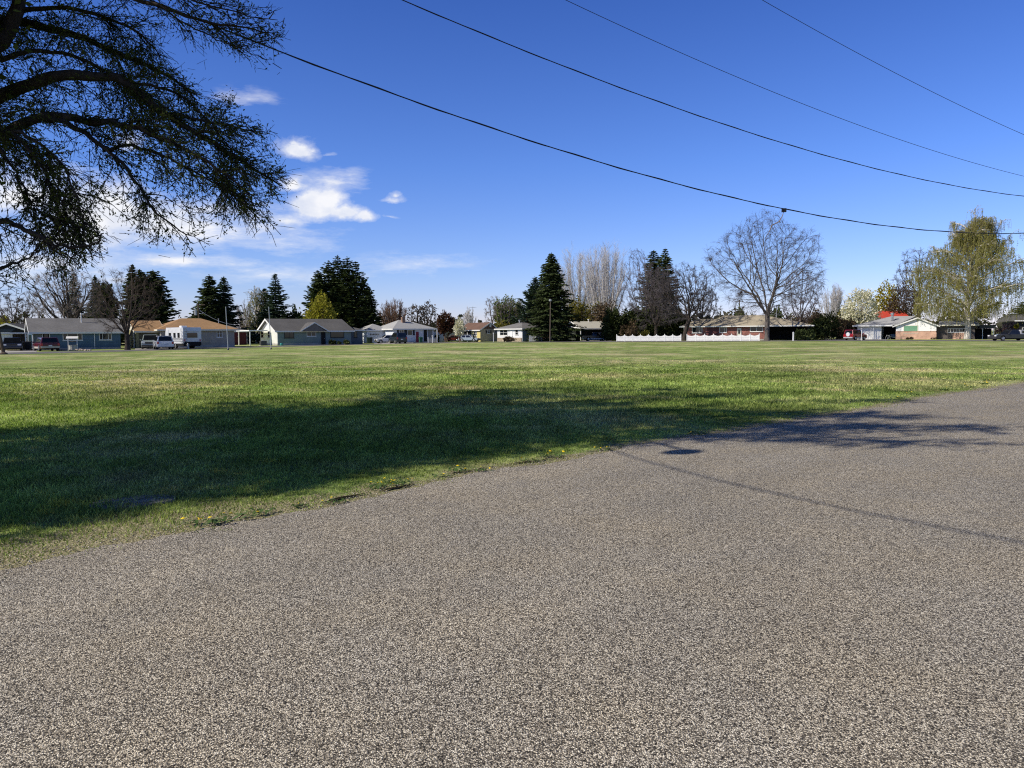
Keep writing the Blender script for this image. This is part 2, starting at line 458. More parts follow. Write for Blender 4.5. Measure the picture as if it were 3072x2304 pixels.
t = NT('lawn'); g = t.n('ShaderNodeNewGeometry'); v = g.outputs['Position']
c, fine, vf = grass_colour(t, v)
at_ = t.n('ShaderNodeAttribute', attribute_name='verge')
vn = t.math('ADD', at_.outputs['Fac'], t.math('MULTIPLY', t.math('SUBTRACT', t.noise(v, 2.4, 6, .75), .5), 2.6))
soil = t.ramp(t.noise(v, 60., 3, .75), [(.36, (.05, .045, .022)), (.47, (.20, .175, .09)), (.56, (.40, .36, .22)), (.68, (.70, .64, .46))])
c = t.mix(t.ramp(vn, [(.35, 0.), (.75, 1.)]), c, soil)
h = t.math('ADD', fine, t.math('MULTIPLY', vf, .6))
t.surf(c, .9, .05, normal=t.bump(h, .7, .05)); M['lawn'] = t.m

t = NT('outer_land'); g = t.n('ShaderNodeNewGeometry'); v = g.outputs['Position']
c, fine, vf = grass_colour(t, v); t.surf(c, .95, .05, normal=t.bump(fine, .8, .06)); M['land'] = t.m

def chipseal(name, dark=1., tar=True):
    t = NT(name); g = t.n('ShaderNodeNewGeometry'); v = g.outputs['Position']
    vo = t.n('ShaderNodeTexVoronoi', feature='F1'); vo.inputs['Scale'].default_value = 138; t.l(v, vo.inputs['Vector'])
    vo2 = t.n('ShaderNodeTexVoronoi', feature='F1'); vo2.inputs['Scale'].default_value = 108; t.l(v, vo2.inputs['Vector'])
    sepc = t.n('ShaderNodeSeparateColor'); t.l(vo.outputs['Color'], sepc.inputs[0])
    sepd = t.n('ShaderNodeSeparateColor'); t.l(vo2.outputs['Color'], sepd.inputs[0])
    st = [(0, (.05, .043, .034)), (.25, (.20, .176, .142)), (.5, (.45, .40, .325)), (.76, (.74, .67, .55)), (1, (1.0, .94, .80))]
    a = t.ramp(sepc.outputs[0], st); b = t.ramp(sepd.outputs[1], st)
    stone = t.mix(t.ramp(t.noise(v, 60, 2), [(.45, 0.), (.55, 1.)]), a, b)
    gap = t.ramp(t.math('MULTIPLY', vo.outputs['Distance'], 1.), [(.40, 1.), (.70, .22)])
    stone = t.mix(1., stone, gap, 'MULTIPLY')
    # sun-bleached and oily patches, slightly darker wheel paths along the road
    mp = t.n('ShaderNodeMapping', vector_type='TEXTURE'); t.l(v, mp.inputs[0]); mp.inputs['Rotation'].default_value = (0, 0, atan2(tdir[1], tdir[0])); mp.inputs['Scale'].default_value = (9, 1.1, 1)
    track = t.noise(mp.outputs[0], 1., 3, .5); patch = t.noise(v, .45, 5, .6)
    tone = t.mix(.5, t.ramp(track, [(.35, .78), (.65, 1.10)]), t.ramp(patch, [(.3, .84), (.7, 1.12)]))
    warm = t.mix(t.ramp(t.noise(v, .9, 4), [(.4, 0.), (.65, .5)]), (1.0, .99, .965), (1.07, 1.0, .86))
    c = t.mix(1., t.mix(1., stone, tone, 'MULTIPLY'), warm, 'MULTIPLY')
    c = t.mix(1., c, (dark, dark, dark), 'MULTIPLY')
    hgt = t.math('SUBTRACT', t.math('MULTIPLY', sepc.outputs[1], .5), vo.outputs['Distance'])
    t.surf(c, .85, .2, normal=t.bump(hgt, .8, .006)); return t.m
M['road'] = chipseal('chip_seal', ROADK)
M['street'] = plain('street_asphalt', (.17, .165, .155), .9, .2, .6, .1, bump=.3)
M['drive'] = plain('driveway_concrete', (.42, .40, .36), .9, .15, .5, .1)

mb = MB(); mb.poly([(-1800, -600, -.03), (1800, -600, -.03), (1800, 2600, -.03), (-1800, 2600, -.03)])
o = mb.build('ground', M['land']); tag(o, kind='structure')

# field: rows run parallel to the road edge so that the dry verge follows it
ss = np.arange(0, ELEN, .8); perps = np.array([-.5, 0, .25, .5, .8, 1.2, 1.8, 2.6, 4, 8, 20, 60, 150, 320])
base = edge_at(ss)
V = np.zeros((len(perps), len(ss), 3)); vg = np.zeros((len(perps), len(ss)))
for i, p in enumerate(perps):
    V[i, :, :2] = base + NRM * p
    wd = .50 + .80 * np.exp(-((ss - 60.5) / 3.2) ** 2) + .30 * smooth_noise(ss, .6, 9) * (1 + .5 * smooth_noise(ss, 2.3, 10)); wd = np.maximum(wd, .12)
    vg[i] = np.clip(1.15 - max(p, 0) / wd, 0, 1.15)
n, m = len(perps), len(ss)
ii, jj = np.meshgrid(np.arange(n - 1), np.arange(m - 1), indexing='ij')
Q = np.stack([ii * m + jj, ii * m + jj + 1, (ii + 1) * m + jj + 1, (ii + 1) * m + jj], -1).reshape(-1, 4)
me = mesh_np('field', V.reshape(-1, 3), Q, None, M['lawn'])
atr = me.attributes.new('verge', 'FLOAT', 'POINT'); atr.data.foreach_set('value', vg.ravel().astype(np.float32))
fo = link('field', me); tag(fo, 'wide mown grass lot with worn straw-coloured patches', None, kind='structure')

ss = np.arange(0, ELEN, .04); base = edge_at(ss) + NRM * edge_wob(ss)[:, None]
offs = [0, -.3, -2, -5, -11]
V = np.zeros((len(offs), len(ss), 3))
for i, p in enumerate(offs):
    V[i, :, :2] = base + NRM * p; V[i, :, 2] = .008 if i else .004
n, m = V.shape[:2]
ii, jj = np.meshgrid(np.arange(n - 1), np.arange(m - 1), indexing='ij')
Q = np.stack([(ii + 1) * m + jj, (ii + 1) * m + jj + 1, ii * m + jj + 1, ii * m + jj], -1).reshape(-1, 4)
ro = link('road', mesh_np('road', V.reshape(-1, 3), Q, None, M['road'])); tag(ro, 'worn tan chip seal road in the foreground', None, kind='structure')

def strip(name, near, far, mat, z=.012, label=None):
    a = [G(*p, z) for p in near]; b = [G(*p, z) for p in far]
    mb = MB()
    for i in range(len(a) - 1): mb.poly([a[i], a[i + 1], b[i + 1], b[i]])
    o = mb.build(name, mat); tag(o, label, None, kind='structure'); return o
strip('street', [(-400, 1068), (0, 1063.5), (300, 1056.5), (520, 1049.5), (700, 1044), (1000, 1036), (1250, 1030.5), (1400, 1027.5)],
      [(-400, 1062), (0, 1058), (300, 1051.5), (520, 1045.5), (700, 1040.5), (1000, 1033.5), (1250, 1028), (1400, 1026)], M['street'], .012, 'grey street in front of the left row of houses')
strip('street', [(1400, 1027.5), (1700, 1026.5), (2000, 1025.5), (2300, 1024), (2700, 1022.5), (3072, 1024), (3500, 1029)],
      [(1400, 1026), (1700, 1024.3), (2000, 1022.8), (2300, 1021.2), (2700, 1019.7), (3072, 1020.5), (3500, 1024)], M['street'], .014, 'grey street in front of the right row of houses')
strip('driveway', [(0, 1058.2), (110, 1055.5)], [(0, 1051), (110, 1049)], M['drive'], .018, 'pale concrete driveway beside the blue house')
strip('driveway', [(405, 1049), (560, 1044.6)], [(405, 1042.5), (560, 1039)], M['drive'], .018, 'concrete driveway in front of the tan house')
strip('driveway', [(1122, 1032.6), (1240, 1030)], [(1122, 1027), (1240, 1025)], M['drive'], .018, 'concrete driveway in front of the white garage')
strip('driveway', [(2470, 1020.2), (2660, 1019.6)], [(2470, 1016.5), (2660, 1016)], M['drive'], .018, 'pale driveway under the red spare-wheel car')
strip('driveway', [(1745, 1023.6), (1835, 1023.4)], [(1745, 1020.5), (1835, 1020.3)], M['drive'], .018, 'driveway of the pale-roofed carport')

# ------------------------------------------------------------------ grass blades near the road (one mass)
gm = NT('grass_blades'); g = gm.n('ShaderNodeNewGeometry'); v = g.outputs['Position']
c, fine, vf = grass_colour(gm, v)
c = gm.mix(1., c, gm.ramp(g.outputs['Random Per Island'], [(0, (.60, .64, .6)), (.6, (1.05, 1.05, 1.05)), (.88, (1.3, 1.27, 1.2)), (1, (1.8, 1.7, 1.6))]), 'MULTIPLY')
d_ = gm.n('ShaderNodeBsdfDiffuse'); gm.l(c, d_.inputs[0]); tr_ = gm.n('ShaderNodeBsdfTranslucent'); gm.l(gm.mix(1., c, (1.1, 1.2, .5), 'MULTIPLY'), tr_.inputs[0])
mx_ = gm.n('ShaderNodeMixShader'); mx_.inputs[0].default_value = .35; gm.l(d_.outputs[0], mx_.inputs[1]); gm.l(tr_.outputs[0], mx_.inputs[2]); gm.l(mx_.outputs[0], gm.out.inputs[0])
NB = 600000
rg = np.random.RandomState(11)
th = rg.uniform(radians(-54), radians(42), NB); rr = 5.0 * np.exp(rg.uniform(0, 1, NB) ** .92 * math.log(60 / 5.))
X = rr * np.sin(th); Y = rr * np.cos(th)
# distance to the road edge
rel = np.stack([X, Y], 1)
sproj = (rel - ED[1]) @ tdir
ed_s = np.interp(sproj, [(p - ED[1]) @ tdir for p in ED], cs)
perp = np.einsum('ij,j->i', rel - edge_at(ed_s), NRM) - edge_wob(ed_s)
dens = np.clip((perp + .02) / np.maximum(.15, .50 + .75 * np.exp(-((ed_s - 60.5) / 3.2) ** 2) + .35 * smooth_noise(ed_s, .9, 21)), 0, 1) ** 1.2
patchy = smooth_noise(X * .9 + Y * .3, .7, 31) + smooth_noise(Y * 1.1 - X * .2, .9, 32)
dens *= np.clip((60 - rr) / 38, .0, 1)
dens = np.maximum(dens, .30 * ((smooth_noise(X * 1.7 - Y * .6, 1.3, 51) + smooth_noise(X * .5 + Y * 2., 1.7, 52)) > .75) * (perp > -.22) * (perp < .4))
dens = np.clip(dens + .10 * (perp > .03) + .25 * (patchy > .45) * (perp > .0), 0, 1)
keep = rg.uniform(0, 1, NB) < dens
X, Y, rr, perp = X[keep], Y[keep], rr[keep], perp[keep]
nb = len(X)
hgt = rg.uniform(.022, .055, nb) * np.clip(.45 + perp / 2.5, .45, 1.1) * (1 + .35 * smooth_noise(X * 1.3 + Y * 2.1, .8, 41))
hgt *= 1 + np.clip(rr / 90, 0, .3)
hgt *= np.clip((60 - rr) / 34, .15, 1)
wid = np.maximum(.004, .00050 * rr) * rg.uniform(.7, 1.4, nb)
az = rg.uniform(0, 2 * pi, nb); lean = rg.uniform(.1, .9, nb) * hgt
la = rg.uniform(0, 2 * pi, nb)
B = np.stack([X, Y, np.zeros(nb) - .005], 1); sd = np.stack([np.cos(az), np.sin(az), np.zeros(nb)], 1) * wid[:, None]
tip = B + np.stack([np.cos(la) * lean, np.sin(la) * lean, hgt], 1)
midp = B * .5 + tip * .5 + np.stack([-np.cos(la) * lean * .18, -np.sin(la) * lean * .18, hgt * .08], 1)
V = np.stack([B - sd, B + sd, midp + sd * .8, midp - sd * .8, tip], 1).reshape(-1, 3)
i5 = np.arange(nb)[:, None] * 5
me = mesh_np('grass', V, i5 + np.array([0, 1, 2, 3]), i5 + np.array([3, 2, 4]), gm.m)
go = link('grass', me); tag(go, 'short green grass blades of the lot growing up to the road', 'grass', kind='stuff')

# ------------------------------------------------------------------ dandelions on the verge
yel = plain('dandelion_yellow', (.75, .55, .02), .7, .2); dgr = plain('dandelion_leaf', (.06, .11, .025), .8, .3)
rd = random.Random(5)
def dandelion_mesh(k):
    r = random.Random(k); V = []; Fc = []; mi = []
    def fan(c, rad, n, m, tilt):
        b = len(V); V.append((c[0], c[1], c[2] + rad * .45))
        for i in range(n):
            a = 2 * pi * i / n; V.append((c[0] + rad * cos(a), c[1] + rad * sin(a), c[2] + tilt * cos(a)))
        for i in range(n): Fc.append((b, b + 1 + i, b + 1 + (i + 1) % n)); mi.append(m)
    for i in range(r.randint(1, 4)):
        a = r.uniform(0, 6.28); q = r.uniform(.02, .16); fan((q * cos(a), q * sin(a), r.uniform(.03, .07)), r.uniform(.013, .021), 7, 0, r.uniform(-.01, .01))
    for i in range(14):
        a = r.uniform(0, 6.28); L = r.uniform(.06, .14); c0 = (r.uniform(-.1, .1), r.uniform(-.1, .1)); b = len(V)
        ux, uy = cos(a), sin(a)
        V.extend([(c0[0], c0[1], .005), (c0[0] + ux * L * .6 - uy * .015, c0[1] + uy * L * .6 + ux * .015, .035), (c0[0] + ux * L, c0[1] + uy * L, .02), (c0[0] + ux * L * .6 + uy * .015, c0[1] + uy * L * .6 - ux * .015, .035)])
        Fc.append((b, b + 1, b + 2, b + 3)); mi.append(1)
    me = bpy.data.meshes.new('dandelion_clump'); me.from_pydata(V, [], Fc); me.materials.append(yel); me.materials.append(dgr)
    me.polygons.foreach_set('material_index', mi); return me
dm = [dandelion_mesh(k) for k in range(6)]
spots = [(608, 1578), (632, 1572), (680, 1563), (735, 1553), (775, 1545), (1005, 1510), (1010, 1507), (1130, 1468), (1143, 1463), (1160, 1460), (1172, 1455), (1190, 1450), (1205, 1449), (1290, 1440), (1318, 1432), (1367, 1416), (1372, 1414), (1445, 1416),
         (1525, 1398), (1590, 1386), (1812, 1353), (2035, 1314), (2090, 1306), (2190, 1290), (2700, 1196), (2740, 1187), (2790, 1180), (2830, 1172), (2870, 1166), (2905, 1163), (2950, 1154), (2985, 1148), (3030, 1140), (3060, 1133), (2960, 1143), (2890, 1158), (1240, 1455), (905, 1524), (1400, 1410), (1660, 1372)]
spots = [p for i, p in enumerate(spots) if i % 5 not in (1, 3)]
for i, p in enumerate(spots):
    q = G(*p); o = link('dandelion_clump', dm[i % 6], None, (q.x, q.y, .005)); o.rotation_euler = (0, 0, rd.uniform(0, 6))
    k = rd.uniform(.6, 1.0) * (1 + q.y / 45); o.scale = (k, k, k)
    tag(o, 'small clump of yellow dandelions flowering on the grassy road edge', 'dandelion', 'dandelion clumps along the road edge')

# ------------------------------------------------------------------ concrete meter cover sunk in the shaded grass
q = G(402, 1508); mc = thing('meter_cover', 'flat grey concrete utility cover sunk in the shaded grass by the road', 'utility cover', (q.x, q.y, 0), atan2(tdir[1], tdir[0]) - .35)
cvm = NT('cover_concrete'); v = cvm.coord(); cn = cvm.noise(v, 7, 6, .7)
cvm.surf(cvm.ramp(cn, [(.30, (.05, .055, .03)), (.45, (.20, .19, .16)), (.62, (.34, .32, .28))]), .95, .05, normal=cvm.bump(cn, .6, .02))
rc = random.Random(4); MB().prism([(.33 * cos(a) * (1 + rc.uniform(-.05, .05)) * 1.15, .25 * sin(a) * (1 + rc.uniform(-.07, .07))) for a in np.linspace(0, 2 * pi, 22)[:-1]], -.02, .020, 'z').build('slab', cvm.m, mc)
MB().box(-.20, .19, -.11, .12, .0205, .026).build('lid', cvm.m, mc)

# crumbled old asphalt lip and loose chips along the road edge
s_a = np.interp(0, [0], [0]); sx_ = [float(np.interp((np.array(G(*p_)[:2]) - ED[1]) @ tdir, [(q_ - ED[1]) @ tdir for q_ in ED], cs)) for p_ in ((900, 1530), (1760, 1368))]
cm_ = plain('crack_dark', (.02, .018, .013), 1., .4, 20, 0.)
cv = []; cf = []; sr = np.arange(sx_[0], sx_[1], .05); rc = np.random.RandomState(8)
pc = edge_at(sr); off_ = .20 + .09 * smooth_noise(sr, 1.1, 61) + .04 * smooth_noise(sr, 6., 62); wc = np.clip(.012 + .022 * smooth_noise(sr, 3.1, 63) + .012 * smooth_noise(sr, 11., 64), .0005, .05)
for i in range(len(sr)):
    a_ = pc[i] + NRM * (off_[i] - wc[i]); b_ = pc[i] + NRM * (off_[i] + wc[i]); cv += [(a_[0], a_[1], .014), (b_[0], b_[1], .014)]
cf = [(2 * i, 2 * i + 1, 2 * i + 3, 2 * i + 2) for i in range(len(sr) - 1)]
mc_ = bpy.data.meshes.new('edge_crack'); mc_.from_pydata(cv, [], cf); mc_.materials.append(cm_); link('edge_crack', mc_, ro)
NP = 9000; sp_ = rc.uniform(52, 100, NP); pp_ = rc.normal(.02, .16, NP) + edge_wob(sp_); bp = edge_at(sp_) + NRM * pp_[:, None]
rz_ = rc.uniform(.003, .0085, NP); V = np.zeros((NP, 6, 3)); ang = rc.uniform(0, 6.28, NP)
for k, (ux, uy, uz) in enumerate(((1, 0, 0), (0, 1, 0), (-1, 0, 0), (0, -1, 0), (0, 0, .7), (0, 0, -.7))):
    j = rc.uniform(.65, 1.3, NP) * rz_; V[:, k, 0] = bp[:, 0] + (ux * np.cos(ang) - uy * np.sin(ang)) * j; V[:, k, 1] = bp[:, 1] + (ux * np.sin(ang) + uy * np.cos(ang)) * j; V[:, k, 2] = .012 + uz * j
i6 = np.arange(NP)[:, None] * 6; T3 = np.concatenate([i6 + np.array(t_) for t_ in ((0, 1, 4), (1, 2, 4), (2, 3, 4), (3, 0, 4), (1, 0, 5), (2, 1, 5), (3, 2, 5), (0, 3, 5))])
gv = NT('loose_chips'); g = gv.n('ShaderNodeNewGeometry'); gv.surf(gv.ramp(g.outputs['Random Per Island'], [(0, (.08, .07, .06)), (.5, (.34, .30, .25)), (1, (.66, .60, .50))]), .85, .2)
go2 = link('gravel', mesh_np('gravel', V.reshape(-1, 3), None, T3, gv.m)); tag(go2, 'loose stone chips scattered along the crumbling road edge', 'gravel', kind='stuff')
# ------------------------------------------------------------------ houses
M['shingle_grey'] = shingle('shingle_grey', (.20, .195, .19))
M['shingle_dark'] = shingle('shingle_dark', (.135, .13, .125))
M['shingle_tan'] = shingle('shingle_tan', (.40, .245, .125), .25)
M['shingle_light'] = shingle('shingle_light', (.40, .40, .40), .15)
M['shingle_brown'] = shingle('shingle_brown', (.17, .105, .08))
M['shingle_buff'] = shingle('shingle_buff', (.42, .365, .27), .2)
M['shingle_cream'] = shingle('shingle_cream', (.50, .48, .41), .1)
M['metal_red'] = plain('red_metal_roof', (.52, .07, .045), .5, .12, 1.5)
M['door_red'] = plain('red_door', (.22, .015, .03), .5)
M['shutter'] = plain('dark_shutter', (.02, .022, .028), .6)
M['blind_green'] = plain('green_window', (.16, .33, .20), .3, .1, 3, .5)

class House:
    def __init__(s, name, label, px0, Y0, px1, yaw, cat='house'):
        s.yaw = radians(yaw); s.c, s.s = cos(s.yaw), sin(s.yaw)
        s.P = at(px0, Y0); s.root = thing(name, label, cat, s.P, s.yaw); s.L = s.fx(px1)
    def fx(s, px, y=0.0):
        """local x on the plane local y = const under photo column px"""
        k = kx(px); X0 = s.P.x - y * s.s; Y0 = s.P.y + y * s.c
        return (k * Y0 - X0) / (s.c - k * s.s)
    def ly(s, px, x=0.0):
        """local depth on the plane local x = const"""
        k = kx(px); X0 = s.P.x + x * s.c; Y0 = s.P.y + x * s.s
        return (k * Y0 - X0) / (-s.s - k * s.c)
    def Y(s, x, y=0.0): return s.P.y + x * s.s + y * s.c
    def z(s, px, py, y=0.0): return zat(px, py, s.Y(s.fx(px, y), y))
    def add(s, name, mb, mat, parent=None, **k): return mb.build(name, mat, parent or s.root, **k)

def fmap(face, off):
    if face == 'front': return lambda u, n, z: (u, off - n, z)
    if face == 'left': return lambda u, n, z: (off - n, u, z)
    if face == 'right': return lambda u, n, z: (off + n, u, z)
def fbox(mb, f, u0, u1, n0, n1, z0, z1):
    a = f(u0, n0, z0); b = f(u1, n1, z1); return mb.box(a[0], b[0], a[1], b[1], a[2], b[2])

def window(H, face, off, u0, u1, z0, z1, cols=1, rows=1, fm='trim', pm='glass', fr=.07, sill=True, cu=None):
    f = fmap(face, off); mb = MB()
    fbox(mb, f, u0, u1, .003, .055, z0, z0 + fr); fbox(mb, f, u0, u1, .003, .055, z1 - fr, z1)
    fbox(mb, f, u0, u0 + fr, .003, .055, z0 + fr, z1 - fr); fbox(mb, f, u1 - fr, u1, .003, .055, z0 + fr, z1 - fr)
    us = cu or [u0 + (u1 - u0) * i / cols for i in range(1, cols)]
    for u in us: fbox(mb, f, u - fr * .35, u + fr * .35, .004, .045, z0 + fr, z1 - fr)
    for i in range(1, rows):
        z = z0 + (z1 - z0) * i / rows; fbox(mb, f, u0 + fr, u1 - fr, .005, .04, z - fr * .3, z + fr * .3)
    w_ = H.add('window', mb, M[fm])
    H.add('pane', fbox(MB(), f, u0 + fr * .8, u1 - fr * .8, .006, .02, z0 + fr * .8, z1 - fr * .8), M[pm], w_)
    if sill: H.add('sill', fbox(MB(), f, u0 - .06, u1 + .06, .003, .10, z0 - .06, z0), M[fm], w_)
    return w_

def door(H, face, off, u0, u1, z1, mat='white', fm='trim', glass=False, z0=.06):
    f = fmap(face, off)
    d = H.add('door', fbox(MB(), f, u0 + .07, u1 - .07, .004, .04, z0, z1 - .07), M[mat])
    mb = MB(); fbox(mb, f, u0, u0 + .07, .002, .07, z0, z1); fbox(mb, f, u1 - .07, u1, .002, .07, z0, z1); fbox(mb, f, u0 + .07, u1 - .07, .002, .07, z1 - .07, z1)
    H.add('frame', mb, M[fm], d)
    H.add('handle', fbox(MB(), f, u1 - .2, u1 - .14, .04, .10, .98, 1.04), M['metal'], d)
    if glass: H.add('pane', fbox(MB(), f, u0 + .22, u1 - .22, .04, .046, (z0 + z1) * .52, z1 - .25), M['glass'], d)
    return d

def slab2(p0, p1, t):
    """profile of one sloping slab between eave p0 and ridge p1"""
    return [p0, p1, (p1[0], p1[1] - t), (p0[0], p0[1] - t)]

def gable_x(H, x0, x1, y0, y1, ze, zr, mat, o=.45, ox=.35, t=.14, yr=None, gable_mat=None, wall=True, zlow=None, barge='trim'):
    """roof with the ridge along local x"""
    ym = (y0 + y1) / 2 if yr is None else yr
    sl = (zr - ze) / (ym - y0); zz = ze - sl * o; sl2 = (zr - ze) / (y1 - ym)
    mb = MB(); mb.prism([(y0 - o, zz), (ym, zr), (y1 + o, ze - sl2 * o), (y1 + o, ze - sl2 * o - t), (ym, zr - t), (y0 - o, zz - t)], x0 - ox, x1 + ox, 'x')
    r = H.add('roof', mb, M[mat])
    fb = MB(); fb.box(x0 - ox, x1 + ox, y0 - o - .035, y0 - o, zz - t - .06, zz + .015)
    for xx in (x0 - ox - .03, x1 + ox + .002): fb.prism([(y0 - o, zz + .015), (ym, zr + .015), (y1 + o, ze - sl2 * o + .015), (y1 + o, ze - sl2 * o - t - .08), (ym, zr - t - .08), (y0 - o, zz - t - .08)], xx, xx + .028, 'x')
    H.add('fascia', fb, M[barge], r)
    for i, xx in enumerate((x0, x1)):
        gb = MB(); gb.prism([(y0 + .02, ze - t - .02), (y1 - .02, ze - t - .02), (ym, zr - t - .02)], xx + .004 if i == 0 else xx - .12, xx + .12 if i == 0 else xx - .004, 'x')
        H.add('gable', gb, M[gable_mat or 'white'])
    return r

def gable_y(H, x0, x1, y0, y1, ze, zr, mat, o=.35, oy=.4, t=.14, xr=None, gable_mat='white', barge='trim', back=True):
    """roof with the ridge along local y, gable to the front"""
    xm = (x0 + x1) / 2 if xr is None else xr
    s1 = (zr - ze) / (xm - x0); s2 = (zr - ze) / (x1 - xm)
    prof = [(x0 - o, ze - s1 * o), (xm, zr), (x1 + o, ze - s2 * o), (x1 + o, ze - s2 * o - t), (xm, zr - t), (x0 - o, ze - s1 * o - t)]
    r = H.add('roof', MB().prism(prof, y0 - oy, y1 + oy, 'y'), M[mat])
    pf = [(x0 - o, ze - s1 * o + .015), (xm, zr + .015), (x1 + o, ze - s2 * o + .015), (x1 + o, ze - s2 * o - t - .08), (xm, zr - t - .08), (x0 - o, ze - s1 * o - t - .08)]
    fb = MB().prism(pf, y0 - oy - .03, y0 - oy - .002, 'y')
    fb.box(x0 - o - .03, x0 - o - .002, y0 - oy, y1 + oy, ze - s1 * o - t - .05, ze - s1 * o + .012)
    H.add('fascia', fb, M[barge], r)
    H.add('gable', MB().prism([(x0 + .02, ze - t - .02), (x1 - .02, ze - t - .02), (xm, zr - t - .02)], y0 + .004, y0 + .12, 'y'), M[gable_mat])
    if back: H.add('gable', MB().prism([(x0 + .02, ze - t - .02), (x1 - .02, ze - t - .02), (xm, zr - t - .02)], y1 - .12, y1 - .004, 'y'), M[gable_mat])
    return r

def hip(H, x0, x1, y0, y1, ze, zr, mat, o=.5, xa=None, xb=None, fascia='trim', ym=None):
    X0, X1, Y0, Y1 = x0 - o, x1 + o, y0 - o, y1 + o
    ym = (Y0 + Y1) / 2 if ym is None else ym
    hd = (Y1 - Y0) / 2
    xa = X0 + hd if xa is None else xa; xb = X1 - hd if xb is None else xb
    if xa > xb: xa = xb = (xa + xb) / 2
    A, B, C_, D_ = (X0, Y0, ze), (X1, Y0, ze), (X1, Y1, ze), (X0, Y1, ze)
    mb = MB()
    if xb - xa > .01:
        P, Q_ = (xa, ym, zr), (xb, ym, zr)
        mb.v = [A, B, C_, D_, P, Q_]; mb.f = [(0, 1, 5, 4), (1, 2, 5), (2, 3, 4, 5), (3, 0, 4), (3, 2, 1, 0)]
    else:
        mb.v = [A, B, C_, D_, (xa, ym, zr)]; mb.f = [(0, 1, 4), (1, 2, 4), (2, 3, 4), (3, 0, 4), (3, 2, 1, 0)]
    r = H.add('roof', mb, M[mat])
    fb = MB(); zt, zb = ze + .01, ze - .19
    fb.box(X0 - .03, X1 + .03, Y0 - .03, Y0 - .001, zb, zt); fb.box(X0 - .03, X0 - .001, Y0, Y1, zb, zt); fb.box(X1 + .001, X1 + .03, Y0, Y1, zb, zt); fb.box(X0 - .03, X1 + .03, Y1 + .001, Y1 + .03, zb, zt)
    H.add('fascia', fb, M[fascia], r)
    return r

def walls(H, x0, x1, y0, y1, z1, mat, name='wall', z0=0.0): return H.add(name, MB().box(x0, x1, y0, y1, z0, z1), mat)
def foundation(H, x0, x1, y0, y1, h=.22): return H.add('foundation', MB().box(x0 - .02, x1 + .02, y0 - .02, y1 + .02, 0, h), M['concrete'])
def post(H, x, y, z1, r=.05, mat='trim', name='post', z0=0): return H.add(name, MB().box(x - r, x + r, y - r, y + r, z0, z1), M[mat])
def shutters(H, face, off, u0, u1, z0, z1, wd=.4, mat='shutter'):
    f = fmap(face, off)
    for a, b in ((u0 - wd - .02, u0 - .02), (u1 + .02, u1 + wd + .02)):
        mb = fbox(MB(), f, a, b, .004, .04, z0, z1)
        for k in range(1, 3): fbox(mb, f, a + .05, b - .05, .04, .05, z0 + (z1 - z0) * (k - 1) / 2 + .06, z0 + (z1 - z0) * k / 2 - .06)
        H.add('shutter', mb, M[mat])

# --- 1: blue house with red car
mblue = siding('blue_siding', (.085, .15, .22), .2)
H = House('blue_house', 'low blue house with grey roof and white gable, leftmost in the row', 96, 92, 361, 35)
D1 = 7.6; ze = H.z(230, 991); zr = zat(230, 955, H.Y(5, 3.8)); L = H.L
walls(H, 0, L, 0, D1, ze, mblue); foundation(H, 0, L, 0, D1)
gable_x(H, 0, L, 0, D1, ze, zr, 'shingle_grey', .5, .35, gable_mat='white')
H.add('porch_wall', MB().box(H.fx(98), H.fx(126), -.012, 0, .22, ze - .1), plain('porch_panel', (.16, .17, .15)))
door(H, 'front', 0, H.fx(126), H.fx(150), 2.12, 'interior', glass=True)
a, b = H.fx(188), H.fx(247); window(H, 'front', 0, a, b, H.z(215, 1021), H.z(215, 995), cu=[a + (b - a) * .24, a + (b - a) * .76])
a, b = H.fx(297), H.fx(335); window(H, 'front', 0, a, b, H.z(315, 1020), H.z(315, 995), cu=[a + (b - a) * .28, a + (b - a) * .74])
H.add('downspout', MB().tube([(H.fx(283), -.06, .05), (H.fx(283), -.06, ze - .1)], .045, 6), M['trim'])
H.add('downspout', MB().tube([(.08, -.06, .05), (.08, -.06, ze - .1)], .045, 6), M['trim'])
vx = H.fx(246, 2.6); H.add('roof_vent', MB().lathe([(.16, 0), (.06, .12), (.06, 1.1), (.1, 1.12), (.1, 1.22)], (vx, 2.6, zat(246, 967, H.Y(vx, 2.6)) - .05), 10), M['trim'])
# carport to its left
cp = MB().box(-3.6, -.36, 1.0, 6.5, ze - .38, ze - .22); H.add('carport_roof', cp, M['trim'])
for x in (-3.4, -.6): post(H, x, 1.2, ze - .38, .06)
H.add('carport_screen', MB().box(-3.3, -1.9, 1.5, 1.56, .75, ze - .40), siding('white_sheet', (.72, .76, .72), .3, True))
mb = MB()
for i in range(9): mb.box(-1.75 + i * .16, -1.70 + i * .16, 1.4, 1.43, 0, 2.0)
for i in range(5): mb.box(-1.78, -.42, 1.37, 1.398, .2 + i * .42, .27 + i * .42)
H.add('trellis', mb, plain('trellis', (.05, .04, .035)))
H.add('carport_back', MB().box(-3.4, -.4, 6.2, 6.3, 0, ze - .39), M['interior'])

# --- 0: dark gabled house at the frame edge
H = House('slate_house', 'dark slate house with a shallow white-edged gable behind the camper', -30, 112, 80, 12)
ze = H.z(20, 988); zr = zat(22, 969, 112); walls(H, 0, H.L, 0, 9, ze, siding('slate_siding', (.06, .07, .085)))
gable_y(H, 0, H.L, 0, 9, ze, zr, 'shingle_dark', gable_mat=None or 'shutter', xr=H.fx(24))
window(H, 'front', 0, H.fx(40), H.fx(52), 1.1, 2.2, 2)
H.add('arch_opening', MB().prism([(H.fx(30) + 1.6 + 1.5 * cos(a), 1.9 + 1.0 * sin(a)) for a in np.linspace(0, pi, 13)], -.03, -.002, 'y'), M['interior'])

